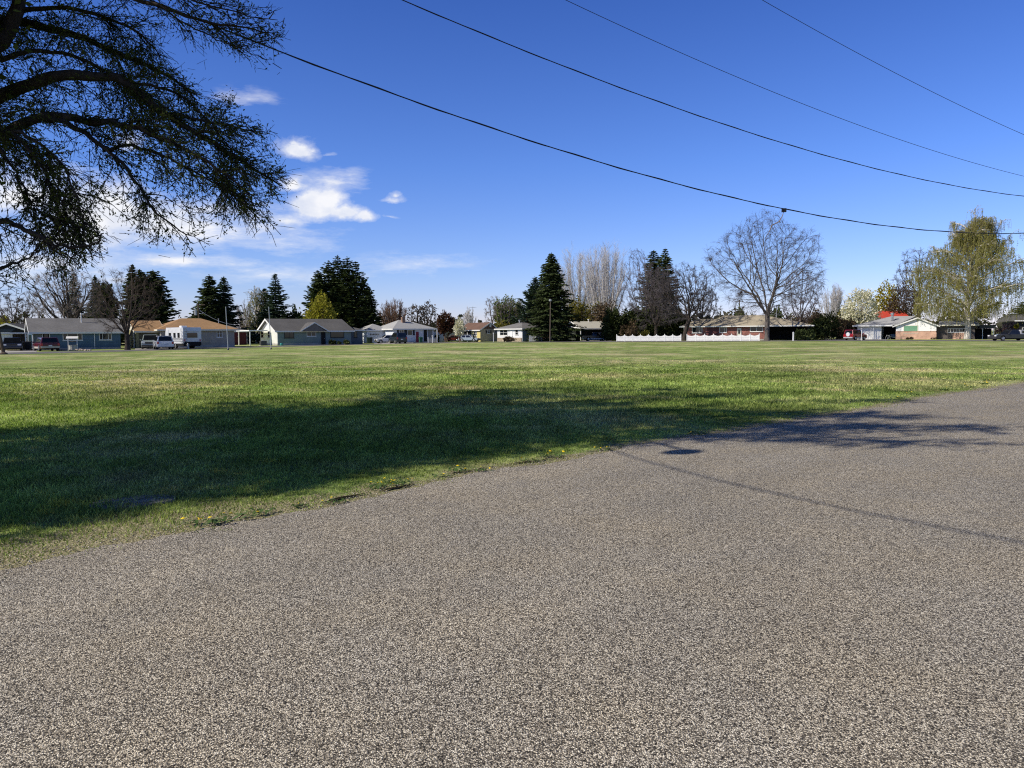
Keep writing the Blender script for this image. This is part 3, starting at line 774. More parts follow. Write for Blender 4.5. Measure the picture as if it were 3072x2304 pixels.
# --- 2: tan hip-roofed house
mtan = siding('tan_siding', (.36, .33, .28), .18)
H = House('tan_house', 'tan house with a brown hip roof behind the white travel trailer', 484, 100, 703, 35)
L = H.L; ze = H.z(590, 988); D2 = 8.5; zr = zat(575, 955, H.Y(L / 2, 4.2))
walls(H, 0, L, 0, D2, ze - .02, mtan); foundation(H, 0, L, 0, D2, .35)
xa = H.fx(546, 4.2); xb = H.fx(604, 4.2)
hip(H, 0, L, 0, D2, ze, zr, 'shingle_tan', .55, xa, xb, 'cream')
window(H, 'front', 0, H.fx(591), H.fx(602), H.z(596, 1015), H.z(596, 991), 2, 2); window(H, 'front', 0, H.fx(650), H.fx(667), H.z(660, 1012), H.z(660, 991), 2, 2)
window(H, 'front', 0, H.fx(496), H.fx(508), H.z(500, 1010), H.z(500, 992), 1, 2)
a = H.fx(657, 2.5); H.add('roof_vent', MB().lathe([(.06, 0), (.06, .55), (.09, .56), (.09, .62)], (a, 2.5, zat(657, 967, H.Y(a, 2.5)) - .1), 8), M['galv'])
# garage wing on the left, set back
gx0 = H.fx(408, 1.6); wy = 1.6
H.add('garage_wall', MB().box(gx0, -.02, wy, wy + 6.2, 0, ze - .03), plain('olive_wall', (.30, .29, .15), .8))
zg = zat(460, 961, H.Y(gx0, wy + 3))
gable_x(H, gx0, .4, wy, wy + 6.2, ze, zg, 'shingle_tan', .5, .3, gable_mat='cream', barge='cream')
f = fmap('front', wy); gd = H.add('garage_door', fbox(MB(), f, gx0 + .35, -.5, .004, .03, .05, 2.15), siding('olive_door', (.12, .115, .07), .45))
H.add('side_door', MB().box(gx0 - .05, gx0 - .004, wy + 1.2, wy + 2.1, .05, 2.05), M['white'])
H.add('downspout', MB().tube([(-.06, .1, .05), (-.06, .1, ze - .1)], .045, 6), M['cream'])

# --- small red shed house beyond
H = House('red_shed', 'small dark red outbuilding with a grey roof beyond the tan house', 702, 128, 739, 35, 'outbuilding')
ze = H.z(720, 993); walls(H, -3, H.L, 0, 5, ze, siding('red_siding', (.13, .025, .03)))
hip(H, -3, H.L, 0, 5, ze, zat(700, 975, 130), 'shingle_grey', .3)
window(H, 'front', 0, -1.2, -.6, 1.2, 2.0)
H = House('rear_garage', 'pale flat-roofed garage set far behind the open lawn gap', 742, 150, 786, 35, 'outbuilding')
walls(H, 0, H.L, 0, 5, 2.3, plain('garage_dark', (.05, .05, .05))); H.add('roof', MB().box(-.3, H.L + .3, -.4, 5.2, 2.3, 2.52), M['shingle_dark']); 
H.add('garage_door', MB().box(.4, H.L - .4, -.03, -.004, .05, 1.9), M['interior'])

# --- 3: grey-green house with small centre gable
mgg = siding('grey_green_siding', (.20, .255, .235), .2); mwg = siding('white_siding', (.74, .74, .68), .2)
H = House('grey_gabled_house', 'long grey-green house with bright white end wall and a small centre gable', 832, 118, 1081, 35)
L = H.fx(1053); ze = H.z(900, 988.5); DD = H.ly(781); zr = zat(870, 956, H.Y(2, DD / 2))
walls(H, .1, L, 0, DD, ze, mgg); walls(H, 0, .098, 0.002, DD, ze, mwg, 'end_wall'); foundation(H, 0, L, 0, DD, .3)
# roof: gable at the left end, hip at the right
o = .5; sl = (zr - ze) / (DD / 2); z0 = ze - sl * o; ymid = DD / 2; xr = H.fx(1026, ymid)
mb = MB(); x0, x1 = -.5, L + .5
mb.v = [(x0, -o, z0), (x1, -o, z0), (x1, DD + o, z0), (x0, DD + o, z0), (x0, ymid, zr), (xr, ymid, zr), (x0, -o, z0 - .15), (x1, -o, z0 - .15), (x1, DD + o, z0 - .15), (x0, DD + o, z0 - .15), (x0, ymid, zr - .16)]
mb.f = [(0, 1, 5, 4), (1, 2, 5), (2, 3, 4, 5), (0, 4, 10, 6), (4, 3, 9, 10), (6, 7, 1, 0), (7, 8, 2, 1), (8, 9, 3, 2), (10, 7, 6), (10, 9, 8), (10, 8, 7)]
rf = H.add('roof', mb, M['shingle_dark'])
fb = MB(); fb.box(x0, x1, -o - .035, -o - .002, z0 - .2, z0 + .01)
fb.prism([(-o, z0 + .02), (ymid, zr + .02), (DD + o, z0 + .02), (DD + o, z0 - .26), (ymid, zr - .26), (-o, z0 - .26)], x0 - .035, x0 - .003, 'x')
H.add('fascia', fb, M['trim'], rf)
H.add('gable', MB().prism([(.02, ze - .12), (DD - .02, ze - .12), (ymid, zr - .24)], .004, .1, 'x'), mwg)
# centre gable over the bay
a, b = H.fx(903), H.fx(972); zg = H.z(937, 969, -.5)
r2 = H.add('porch_roof', MB().prism([(a - .35, z0 + .02), ((a + b) / 2, zg + .12), (b + .35, z0 + .02), (b + .35, z0 - .1), ((a + b) / 2, zg), (a - .35, z0 - .1)], -o - .5, 2.2, 'y'), M['shingle_dark'])
H.add('fascia', MB().prism([(a - .37, z0 + .03), ((a + b) / 2, zg + .14), (b + .37, z0 + .03), (b + .37, z0 - .14), ((a + b) / 2, zg - .04), (a - .37, z0 - .14)], -o - .54, -o - .505, 'y'), M['trim'], r2)
H.add('porch_gable', MB().prism([(a, z0 - .08), (b, z0 - .08), ((a + b) / 2, zg - .03)], -o - .42, -o - .34, 'y'), plain('gable_brown', (.16, .14, .125)))
window(H, 'front', 0, H.fx(853), H.fx(882), H.z(870, 1014), H.z(870, 991.5), 2, fm='shutter'); window(H, 'front', 0, H.fx(920), H.fx(948), H.z(930, 1009), H.z(930, 990), 2)
window(H, 'front', 0, H.fx(991), H.fx(1032), H.z(1010, 1013), H.z(1010, 990), 1, fm='shutter', pm='glass')
door(H, 'front', 0, H.fx(963), H.fx(976), 2.1, 'interior', 'shutter')
for p in ((783, 791), (804, 811)):
    a, b = H.ly(p[0]), H.ly(p[1]); window(H, 'left', 0, min(a, b), max(a, b), H.z(832, 1014), H.z(832, 992), 1, 2)
# set-back right wing
ws = walls(H, L + .02, H.fx(1088, 1.5), 1.5, DD - .6, ze - .1, siding('blue_grey_siding', (.10, .125, .15)), 'wing_wall')
hip(H, L + .6, H.fx(1088, 1.5), 1.5, DD - .6, ze - .08, ze + .55, 'shingle_dark', .3)
window(H, 'front', 1.5, H.fx(1062, 1.5), H.fx(1071, 1.5), 1.1, 2.1, fm='shutter')
# flat patio cover at the left end
zc = H.z(781, 991)
ya, yb = H.ly(772), H.ly(781); H.add('patio_cover', MB().box(-3.4, -.52, 3.0, DD + 1.5, zc - .1, zc + .06), M['white'])
for x, y in ((-3.2, 3.2), (-3.2, DD + .8)): post(H, x, y, zc - .1, .07, name='patio_post')

# --- 4: white house with garage and red door
mwh = siding('cool_white_siding', (.66, .69, .72), .2)
H = House('white_house', 'white house with pale hip roofs, single garage and dark red front door', 1182, 140, 1301, 35)
L = H.L; ze = H.z(1240, 986); dm_ = 7.5; zr = zat(1200, 960, H.Y(L * .45, dm_ / 2))
yb = H.ly(1153)
walls(H, 0, L, 0, dm_, ze - .02, mwh); foundation(H, 0, L, 0, dm_)
hip(H, 0, L, 0, dm_, ze, zr, 'shingle_light', .5, L * .35, L * .5)
a = H.fx(1210, 2.6); cb = H.add('chimney', MB().box(a - .3, a + .3, 2.3, 2.9, zr - .6, zat(1210, 951, H.Y(a, 2.6))), brick('chimney_brick', (.30, .18, .12), (.24, .13, .09), (.4, .37, .33)))
window(H, 'front', 0, H.fx(1197), H.fx(1212), H.z(1205, 1007), H.z(1205, 990), 2, 2); shutters(H, 'front', 0, H.fx(1197), H.fx(1212), H.z(1205, 1007), H.z(1205, 990))
window(H, 'front', 0, H.fx(1222), H.fx(1238), H.z(1230, 1006), H.z(1230, 990), 1); shutters(H, 'front', 0, H.fx(1222), H.fx(1238), H.z(1230, 1006), H.z(1230, 990))
door(H, 'front', 0, H.fx(1246), H.fx(1257), 2.1, 'door_red')
H.add('porch_shade', MB().box(H.fx(1271), H.fx(1281), -.015, -.002, .1, ze - .2), M['interior'])  # flat near-black panel paints in the porch's shade; nothing is hollowed out
H.add('porch_panel', MB().box(H.fx(1283), H.fx(1297), -.015, -.002, .1, ze - .2), plain('porch_grey', (.22, .22, .21)))
mb = MB()
for i in range(14): mb.box(H.fx(1273) + i * .13, H.fx(1273) + i * .13 + .03, -1.6, -1.57, .1, .8)
mb.box(H.fx(1272), H.fx(1272) + 1.9, -1.61, -1.56, .8, .88); H.add('railing', mb, M['trim'])
post(H, H.fx(1272), -1.6, 1.0, .05, name='railing_post'); post(H, H.fx(1299), -1.6, ze - .2, .06)
# garage volume, set back
gy = yb + .05; gx0 = H.fx(1102, gy); gx1 = -.02; gd_ = H.ly(1082, gx0) - gy
H.add('garage_wall', MB().box(gx0, gx1, gy, gy + max(gd_, 5), 0, ze - .25), mwh)
hip(H, gx0, gx1 + 1.2, gy, gy + max(gd_, 5), ze - .22, zat(1130, 971, H.Y(gx0, gy + 2.5)), 'shingle_light', .4)
f = fmap('front', gy); u0, u1 = H.fx(1106, gy), H.fx(1139, gy)
gd = H.add('garage_door', fbox(MB(), f, u0, u1, .004, .04, .03, 2.15), siding('garage_white', (.58, .62, .62), .53))
for i in range(6):
    w0 = u0 + .18 + i * (u1 - u0 - .36) / 6; H.add('pane', fbox(MB(), f, w0 + .05, w0 + (u1 - u0 - .36) / 6 - .05, .041, .047, 1.42, 1.72), M['glass'], gd)

# --- white outbuilding past the plum tree
H = House('white_shed', 'plain white shed between the white house and the plum tree', 1301, 158, 1336, 35, 'outbuilding')
walls(H, 0, H.L, 0, 4, 2.15, M['white']); H.add('roof', MB().box(-.25, H.L + .2, -.3, 4.2, 2.15, 2.28), M['shingle_dark'])
H.add('door', MB().box(.5, 1.5, -.04, -.004, .05, 1.9), M['trim'])
H = House('low_white_garage', 'low cream garage half hidden behind the blossoming tree', 1366, 172, 1412, 30, 'outbuilding')
walls(H, -4, H.L, 0, 5, 2.3, M['cream']); gable_x(H, -4, H.L, 0, 5, 2.3, 3.0, 'shingle_dark', .3, .2)

# --- 5: yellow house, brown roof
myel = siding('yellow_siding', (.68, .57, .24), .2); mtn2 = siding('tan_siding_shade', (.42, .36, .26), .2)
H = House('yellow_house', 'small yellow house with a brown roof and dark brown front gable', 1441, 152, 1492, 38)
L = H.L; ze = H.z(1460, 986.5); Dp = H.ly(1413); zr = H.z(1477, 967)
walls(H, .06, L, 0, Dp, ze - .02, mtn2); walls(H, 0, .058, .003, Dp, ze - .02, myel, 'side_wall')
gable_y(H, 0, L, 0, Dp + 4, ze, zr, 'shingle_brown', .35, .3, gable_mat='shingle_brown', xr=L * .55)
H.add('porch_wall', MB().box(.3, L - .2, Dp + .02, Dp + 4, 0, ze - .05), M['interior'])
for y in (Dp + 1.4, Dp + 3.6): post(H, .12, y, ze - .1, .07)
window(H, 'front', 0, H.fx(1461), H.fx(1470), H.z(1465, 1000), H.z(1465, 990), 1, 2); shutters(H, 'front', 0, H.fx(1461), H.fx(1470), H.z(1465, 1000), H.z(1465, 990), .3, 'shutter')
window(H, 'front', 0, H.fx(1484), H.fx(1491), H.z(1487, 999), H.z(1487, 990), 1, 2)
a, b = H.ly(1422), H.ly(1431); window(H, 'left', 0, min(a, b), max(a, b), 1.15, 2.05, 2, 2)
H.add('gable_vent', MB().box(L * .55 - .16, L * .55 + .16, -.35, -.01, zr - .95, zr - .35), M['trim'])

# --- 6: white and slate-blue house with stone base
H = House('white_blue_house', 'white and slate-blue house with grey hip roof left of the great spruce', 1567, 147, 1640, 42)
L = H.L; Dp = H.ly(1492); ze = H.z(1567, 985.5); zr = zat(1560, 966, H.Y(L / 2, Dp / 2))
walls(H, .06, L, 0, Dp, ze - .02, siding('slate_blue_siding', (.16, .22, .30), .2)); walls(H, 0, .058, .003, Dp, ze - .02, siding('soft_white_siding', (.72, .73, .74), .2), 'side_wall')
hip(H, 0, L, 0, Dp, ze, zr, 'shingle_grey', .45)
H.add('stone_base', MB().box(-.14, -.003, .1, Dp - .1, 0, .75), brick('field_stone', (.45, .36, .26), (.20, .15, .11), (.5, .45, .38)))
a, b = sorted((H.ly(1500), H.ly(1523))); window(H, 'left', 0, a, b, H.z(1567, 1006), H.z(1567, 989), 2, 2)
a, b = sorted((H.ly(1546), H.ly(1555))); window(H, 'left', 0, a, b, H.z(1567, 1005), H.z(1567, 989), 1, 2)
a, b = sorted((H.ly(1530), H.ly(1538))); door(H, 'left', 0, a, b, 2.1)
H.add('roof_vent', MB().lathe([(.15, 0), (.15, .4), (.25, .42), (.25, .55)], (L / 2 - .6, Dp / 2, zr - .15), 8), M['galv'])

# --- 7: pale-roofed carport house behind the spruce
H = House('carport_house', 'house with a pale cream roof and dark open carport beside the white fence', 1742, 158, 1824, 20)
L = H.L; ze = H.z(1780, 986); zr = zat(1760, 964, 163); Dp = 8.0
r_ = gable_x(H, 0, L, 0, Dp, ze + .25, zr, 'shingle_cream', .55, .3, gable_mat='white')
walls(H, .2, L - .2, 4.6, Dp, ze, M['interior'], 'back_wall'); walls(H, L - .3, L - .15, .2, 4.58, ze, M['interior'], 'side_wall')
H.add('carport_beam', MB().box(0, L, .0, .15, ze - .12, ze + .06), M['shutter'])
post(H, .05, .1, ze - .12, .07); post(H, L - .1, .1, ze - .12, .06, 'shutter')
H.add('brown_canopy', MB().prism([(-1.2, ze - .28), (2.4, ze + .42), (2.4, ze + .3), (-1.2, ze - .4)], L - 1.3, L + 1.8, 'x'), M['shingle_brown'])
window(H, 'front', 4.6, L * .2, L * .5, 1.0, 2.1, 2, fm='shutter'); window(H, 'front', 4.6, L * .6, L * .85, 1.0, 2.1, 2, fm='shutter')
H.add('garage_wall', MB().box(H.fx(1693, 2.0), -.2, 2.0, 7.5, 0, 1.95), plain('sage_wall', (.30, .32, .27)))
a = H.fx(1766, 3.5); H.add('roof_vent', MB().lathe([(.1, 0), (.1, .4), (.2, .42), (.2, .6)], (a, 3.6, zr - .15), 8), M['trim'])

# --- 8: long red brick house behind the white fence
mbr = brick('red_brick', (.33, .10, .075), (.25, .07, .055), (.42, .33, .29))
H = House('red_brick_house', 'long low red brick house with buff roof behind the white vinyl fence', 2051, 148, 2430, -24)
L = H.L; xw = H.fx(2296); Dp = 9.0; ze = H.z(2180, 978)
walls(H, 0, xw, 0, Dp, ze - .02, mbr); foundation(H, 0, xw, 0, Dp)
xs = H.fx(2160)
hip(H, 0, xs + 2, 0, Dp - 2, ze + .001, zat(2110, 957, 150), 'shingle_buff', .7, xa=H.fx(2095, 3.5))
hip(H, xs - 3.0, L, -.05, Dp, ze + .004, zat(2230, 946, 148), 'shingle_buff', .72, xa=H.fx(2170, Dp / 2), xb=H.fx(2290, Dp / 2))
for p, q, yb_, yt, fmk in ((2076, 2107, 999, 980, 'trim'), (2158, 2180, 998, 981, 'trim'), (2250, 2289, 995, 976, 'trim')):
    a, b = H.fx(p), H.fx(q); window(H, 'front', 0, a, b, H.z((p + q) / 2, yb_), H.z((p + q) / 2, yt), cu=[a + (b - a) * .7] if p != 2250 else [a + (b - a) * .5], fr=.09)
a, b = H.fx(2122), H.fx(2157); H.add('recess_shade', MB().box(a, b, -.02, -.003, .2, ze - .1), plain('shaded_brick', (.10, .03, .03)))  # thin darker brick panel paints the shade of a recess onto the flat wall
d_ = door(H, 'front', 0, H.fx(2211), H.fx(2224), 2.25, 'cream', glass=True)
H.add('white_panel', MB().box(H.fx(2051) + .0, H.fx(2059), -.03, -.003, .3, ze - .15), M['white'])
# carport on the right
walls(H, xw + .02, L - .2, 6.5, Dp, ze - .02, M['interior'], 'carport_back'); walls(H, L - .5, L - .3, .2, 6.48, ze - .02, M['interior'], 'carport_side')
post(H, L - .2, .05, ze - .02, .07, 'shutter')

# --- 9: white and pink-brick house on the right
mpk = brick('pink_brick', (.62, .36, .25), (.55, .31, .21), (.62, .52, .42))
H = House('white_gable_house', 'white house with pink brick base, green window blind and open carport', 2688, 140, 2809, -28)
W9 = H.L; ze = H.z(2690, 975); zr = zat(2752, 952, 139); Dp = 9.0; zb = H.z(2750, 994)
walls(H, 0, W9, 0, Dp, ze - .02, M['white'], 'wall', .0)
H.add('brick_base', MB().box(-.03, W9 + .03, -.06, -.002, 0, zb), mpk); H.add('brick_cap', MB().box(-.05, W9 + .05, -.10, -.002, zb, zb + .06), mpk)
gable_y(H, 0, W9, 0, Dp, ze, zr, 'shingle_light', .55, .45, gable_mat='white', xr=H.fx(2752))
window(H, 'front', 0, H.fx(2710), H.fx(2754), H.z(2730, 999), H.z(2730, 976), 1, fm='cream', pm='blind_green', fr=.09)
# carport and garage to the left under one big roof
xl = H.fx(2557); zc0 = H.z(2600, 976); ya = .8
mb = MB(); ym = 6.5; xr0 = H.fx(2672, ym); zrr = zat(2672, 949, H.Y(xr0, ym))
mb.v = [(xl, ya - .3, zc0), (-.02, ya - .3, zc0 + .02), (-.02 + 3.2, ym, zrr), (xr0, ym, zrr), (xl, 12.5, zc0), (3.0, 12.5, zc0)]
mb.f = [(0, 1, 2, 3), (0, 3, 4), (3, 2, 5, 4), (0, 4, 5, 1), (1, 5, 2)]
cr = H.add('carport_roof', mb, M['shingle_light']); fb = MB().box(xl - .02, -.6, ya - .34, ya - .302, zc0 - .2, zc0 + .02); fb.box(xl - .04, xl - .002, ya - .34, 12.5, zc0 - .2, zc0 + .02)
H.add('fascia', fb, M['white'], cr)
g0, g1 = H.fx(2572, 1.5), H.fx(2644, 1.5)
H.add('garage_wall', MB().box(g0, g1, 1.5, 10.5, 0, zc0 - .02), M['white'])
H.add('carport_back', MB().box(g1 + .02, -.03, 9.5, 9.7, 0, zc0 - .02), M['interior'])
for p in (2613, 2620): post(H, H.fx(p, ya), ya, zc0 - .2, .035, 'white')
mb = MB(); pa, pb = H.fx(2613, ya), H.fx(2620, ya)
for i in range(6): mb.tube([(pa, ya, .2 + i * .36), (pb, ya, .38 + i * .36), (pa, ya, .56 + i * .36)], .012, 4)
H.add('post_scroll', mb, M['white'])
vx = H.fx(2676, 3.5); H.add('roof_vent', MB().lathe([(.2, 0), (.2, 1.0), (.32, 1.02), (.32, 1.3), (.2, 1.42)], (vx, 3.5, zat(2676, 957, H.Y(vx, 3.5)) - .25), 10), M['galv'])
# right wing with flat eave and dark carport
xr1 = H.fx(2925, 1.2)
walls(H, W9 + .04, xr1, 1.2, Dp - .5, ze - .12, plain('wing_dark', (.10, .085, .075)), 'wing_wall')
rr_ = H.add('wing_roof', MB().prism([(.5, ze - .05), (5, ze + .65), (Dp, ze + .1), (Dp, ze - .05), (.5, ze - .16)], W9 + .5, xr1 + .6, 'x'), M['shingle_light'])
H.add('fascia', MB().box(W9 + .5, xr1 + .6, .45, .498, ze - .25, ze - .03), M['cream'], rr_)
a, b = H.fx(2843, 1.2), H.fx(2895, 1.2); window(H, 'front', 1.2, a, b, H.z(2870, 997, 1.2), H.z(2870, 985, 1.2), 6, fm='trim')
H.add('wing_brick', MB().box(H.fx(2858, 1.2), H.fx(2898, 1.2), 1.12, 1.198, 0, H.z(2870, 998, 1.2)), mpk)
x2 = H.fx(2985, 2.0)
H.add('flat_carport', MB().box(xr1 + .65, x2, .6, 7, ze - .75, ze - .12), plain('charcoal_panel', (.045, .047, .05)))
H.add('carport_back', MB().box(xr1 + .02, x2 - .2, 6.4, 6.6, 0, ze - .76), M['interior'])
for p in (2948, 2980): post(H, H.fx(p, .8), .8, ze - .76, .05, 'white')

# --- red metal roof behind, and the dark building at the right edge
H = House('red_roof_barn', 'building with a bright red metal roof rising behind the white house', 2640, 175, 2722, -8, 'barn')
z0 = zat(2680, 951, 173); z1 = zat(2680, 932, 177); walls(H, 0, H.L, 0, 8, z0, plain('barn_wall', (.25, .24, .22)))
mb = MB().prism([(-.5, z0 - .2), (4, z1), (8.5, z0 - .2), (8.5, z0 - .3), (4, z1 - .1), (-.5, z0 - .3)], -.4, H.L + .4, 'x'); rf = H.add('roof', mb, M['metal_red'])
rb = MB()
for i in range(24):
    x = -.3 + i * (H.L + .6) / 23; rb.prism([(-.5, z0 - .17), (4, z1 + .04), (4, z1), (-.5, z0 - .2)], x, x + .06, 'x')
H.add('roof_ribs', rb, M['metal_red'], rf)
H = House('charcoal_house', 'dark charcoal house with a thin white eave at the right frame edge', 3052, 150, 3200, -14)
walls(H, 0, H.L, 0, 8, 3.1, plain('charcoal_wall', (.02, .02, .021))); r_ = H.add('roof', MB().prism([(-.8, 3.4), (4, 4.6), (9, 3.4), (9, 3.25), (-.8, 3.25)], -.8, H.L + .5, 'x'), M['shingle_dark'])
H.add('fascia', MB().box(-.8, H.L + .5, -.85, -.803, 3.22, 3.42), M['white'], r_); window(H, 'front', 0, .8, 1.8, 1.0, 2.0)

# ------------------------------------------------------------------ fences, walls and yard things
M['vinyl'] = plain('white_vinyl', (.80, .79, .74), .4, .05)
def scallop_fence(px0, Y0, px1, Y1, n, label):
    a, b = at(px0, Y0), at(px1, Y1); d = b - a; L = d.length
    root = thing('picket_fence', label, 'fence', a, atan2(d.y, d.x)); w_ = L / n
    hp, hd, ht = 1.28, .90, 1.10
    for i in range(n):
        prof = [(i * w_ + .06, .06)] + [((i + 1) * w_ - .06, .06)]
        K = 8
        for k in range(K, -1, -1):
            u = k / K; z = hd + (ht - hd) * (2 * abs(u - .5)) ** 1.7
            prof.append((i * w_ + .06 + u * (w_ - .12), z))
        pn = MB().prism(prof, -.02, .02, 'y'); o = pn.build('panel', M['vinyl'], root)
        gr = MB()
        for k in range(1, 9): gr.box(i * w_ + .06 + k * (w_ - .12) / 9 - .008, i * w_ + .06 + k * (w_ - .12) / 9 + .008, -.032, -.02, .08, hd - .02)
        gr.box(i * w_ + .06, (i + 1) * w_ - .06, -.045, -.0205, .25, .33); gr.box(i * w_ + .06, (i + 1) * w_ - .06, -.045, -.0205, .68, .76)
        gr.build('rail', M['vinyl'], o)
    for i in range(n + 1):
        p = MB().box(i * w_ - .06, i * w_ + .06, -.06, .06, 0, ht + .04); x = i * w_
        n0 = len(p.v); p.v += [(x - .08, -.08, ht + .04), (x + .08, -.08, ht + .04), (x + .08, .08, ht + .04), (x - .08, .08, ht + .04), (x, 0, hp + .03)]
        p.f += [(n0, n0 + 1, n0 + 4), (n0 + 1, n0 + 2, n0 + 4), (n0 + 2, n0 + 3, n0 + 4), (n0 + 3, n0, n0 + 4), (n0 + 3, n0 + 2, n0 + 1, n0)]
        p.build('post', M['vinyl'], root)
scallop_fence(1850, 140, 2043, 137, 8, 'white scalloped vinyl fence left of the leaning tree trunk')
scallop_fence(2061, 136.5, 2278, 132, 8, 'white scalloped vinyl fence in front of the red brick house')

# lattice panel, chain-link, peach garden walls by the spruce
def yard(name, label, cat, px, Y, yaw=0, group=None): return thing(name, label, cat, at(px, Y), radians(yaw), group)
q = yard('lattice_panel', 'white diagonal lattice fence panel beside the slate-blue wall', 'lattice', 1588, 143.5, 10); mb = MB()
for i in range(-6, 8):
    for sgn in (1, -1):
        x0 = i * .2; p = [(x0, .08), (x0 + sgn * 1.0, 1.08)]
        pts = [(x, z) for x, z in p]
        xs_ = np.clip([pts[0][0], pts[1][0]], 0, 1.15)
        if abs(xs_[1] - xs_[0]) < .05: continue
        zz = [.08 + (xs_[k] - pts[0][0]) / (pts[1][0] - pts[0][0]) for k in (0, 1)]
        yo = .012 * sgn; mb.tube([(xs_[0], yo, zz[0]), (xs_[1], yo, zz[1])], .025, 4)
mb.build('lattice', M['white'], q); fr_ = MB().box(-.05, 0, -.03, .03, 0, 1.15); fr_.box(1.15, 1.2, -.03, .03, 0, 1.15); fr_.box(0, 1.15, -.03, .03, 1.08, 1.15); fr_.build('frame', M['white'], q)
q = yard('chain_link_fence', 'short grey chain-link fence between lattice panel and peach wall', 'fence', 1608, 143.5, 6); mb = MB()
for x in (0, .55, 1.1): MB().tube([(x, 0, 0), (x, 0, 1.1)], .025, 6).build('post', M['galv'], q)
for i in range(12): mb.tube([(i * .1, 0, .05), (i * .1, 0, 1.05)], .006, 3)
for i in range(10): mb.tube([(0, .012, .1 + i * .1), (1.1, .012, .1 + i * .1)], .006, 3)
mb.build('mesh', M['galv'], q); MB().tube([(0, 0, 1.1), (1.1, 0, 1.1)], .02, 6).build('rail', M['galv'], q)
peach = plain('peach_stucco', (.66, .38, .25), .85, .1)
q = yard('garden_wall', 'peach-coloured garden wall left of the great spruce trunk', 'wall', 1623, 144.5, 8); MB().box(0, 1.55, 0, .2, 0, 1.42).build('wall', peach, q); MB().box(-.04, 1.59, -.04, .24, 1.42, 1.48).build('coping', peach, q)
q = yard('garden_wall', 'peach and cream garden wall right of the great spruce trunk', 'wall', 1667, 144.5, 8); MB().box(0, 1.3, 0, .2, 0, 1.45).build('wall', plain('peach_cream', (.68, .50, .33), .85), q); MB().box(-.04, 1.34, -.04, .24, 1.45, 1.51).build('coping', peach, q)
q = yard('white_gate', 'narrow white gate just left of the great spruce trunk', 'gate', 1651, 144.6, 8); MB().box(0, .45, 0, .06, .05, 1.4).build('panel', M['white'], q); MB().box(.45, .52, -.02, .08, 0, 1.5).build('post', M['white'], q)

# air conditioner, bucket, hydrant, wishing well, bins, mailboxes, lamp posts
q = yard('air_conditioner', 'dark air conditioner unit standing by the white end wall', 'air conditioner', 789, 118, 35)
MB().box(-.45, .45, -.4, .4, .05, .72).build('body', M['darkmetal'], q, bevel=.03); MB().lathe([(.32, 0), (.32, .04), (.05, .05)], (0, 0, .72), 16).build('fan_guard', M['galv'], q); MB().box(-.55, .55, -.5, .5, 0, .05).build('pad', M['concrete'], q)
q = yard('bucket', 'upturned teal bucket on the lawn before the grey-green house', 'bucket', 844, 116); MB().lathe([(.26, 0), (.2, .36), (.19, .38)], (0, 0, 0), 14).build('body', plain('teal_plastic', (.05, .28, .26), .4), q, smooth=True); MB().lathe([(.275, 0), (.275, .04)], (0, 0, 0), 14).build('rim', plain('teal_rim', (.04, .22, .21), .4), q)
q = yard('fire_hydrant', 'silver fire hydrant with dark cap on the kerb by the trailer', 'fire hydrant', 563, 91.5)
MB().lathe([(.17, 0), (.17, .05), (.11, .07), (.11, .5), (.15, .52), (.15, .56), (.12, .6), (.06, .70), (.03, .74)], (0, 0, 0), 14).build('body', M['galv'], q, smooth=False)
for s_ in (-1, 1): MB().lathe([(.05, 0), (.05, .1), (.065, .1), (.065, .14)], (s_ * .1 if s_ > 0 else -.24, 0, .42), 10, 'x').build('nozzle_cap', M['darkmetal'], q)
q = yard('wishing_well', 'white wishing well with a small roof in front of the blue house', 'wishing well', 217, 88.5, 20)
for x in (-.46, .46): MB().box(x - .04, x + .04, -.04, .04, 0, 1.42).build('post', M['white'], q)
MB().prism([(-.42, 1.38), (0, 1.62), (.42, 1.38), (.42, 1.33), (0, 1.56), (-.42, 1.33)], -.6, .6, 'x').build('roof', M['trim'], q)
MB().lathe([(.42, 0), (.42, .55), (.47, .56), (.47, .62), (.36, .62), (.36, .3)], (0, 0, 0), 12).build('basin', plain('well_basin', (.42, .42, .40), .8), q)
MB().tube([(-.46, 0, 1.0), (.46, 0, 1.0)], .03, 6).build('crank_bar', M['wood'], q)
def bin_(px, Y, colr, label, yaw=20):
    q = yard('wheelie_bin', label, 'bin', px, Y, yaw); mm = plain('bin_' + label[:8].replace(' ', '_'), colr, .5)
    mb = MB(); mb.v = [(-.25, -.28, .05), (.25, -.28, .05), (.25, .22, .05), (-.25, .22, .05), (-.3, -.36, .98), (.3, -.36, .98), (.3, .36, .98), (-.3, .36, .98)]
    mb.f = [(3, 2, 1, 0), (4, 5, 6, 7), (0, 1, 5, 4), (1, 2, 6, 5), (2, 3, 7, 6), (3, 0, 4, 7)]; mb.build('body', mm, q, bevel=.02)
    MB().prism([(-.38, 1.0), (0, 1.08), (.38, 1.04), (.38, .985), (-.38, .985)], -.32, .32, 'x').build('lid', mm, q)
    for x in (-.3, .26): MB().lathe([(.1, 0), (.1, .05)], (x, .25, .1), 10, 'x').build('wheel', M['black'], q)
bin_(1105, 138, (.03, .05, .035), 'dark wheelie bin before the white garage door'); bin_(1111.5, 138.3, (.022, .024, .026), 'black wheelie bin at the corner of the white garage')
bin_(1262, 138.5, (.02, .10, .055), 'green wheelie bin right of the red front door')
bin_(84, 90.5, (.03, .028, .026), 'black wheelie bin under the carport of the blue house')
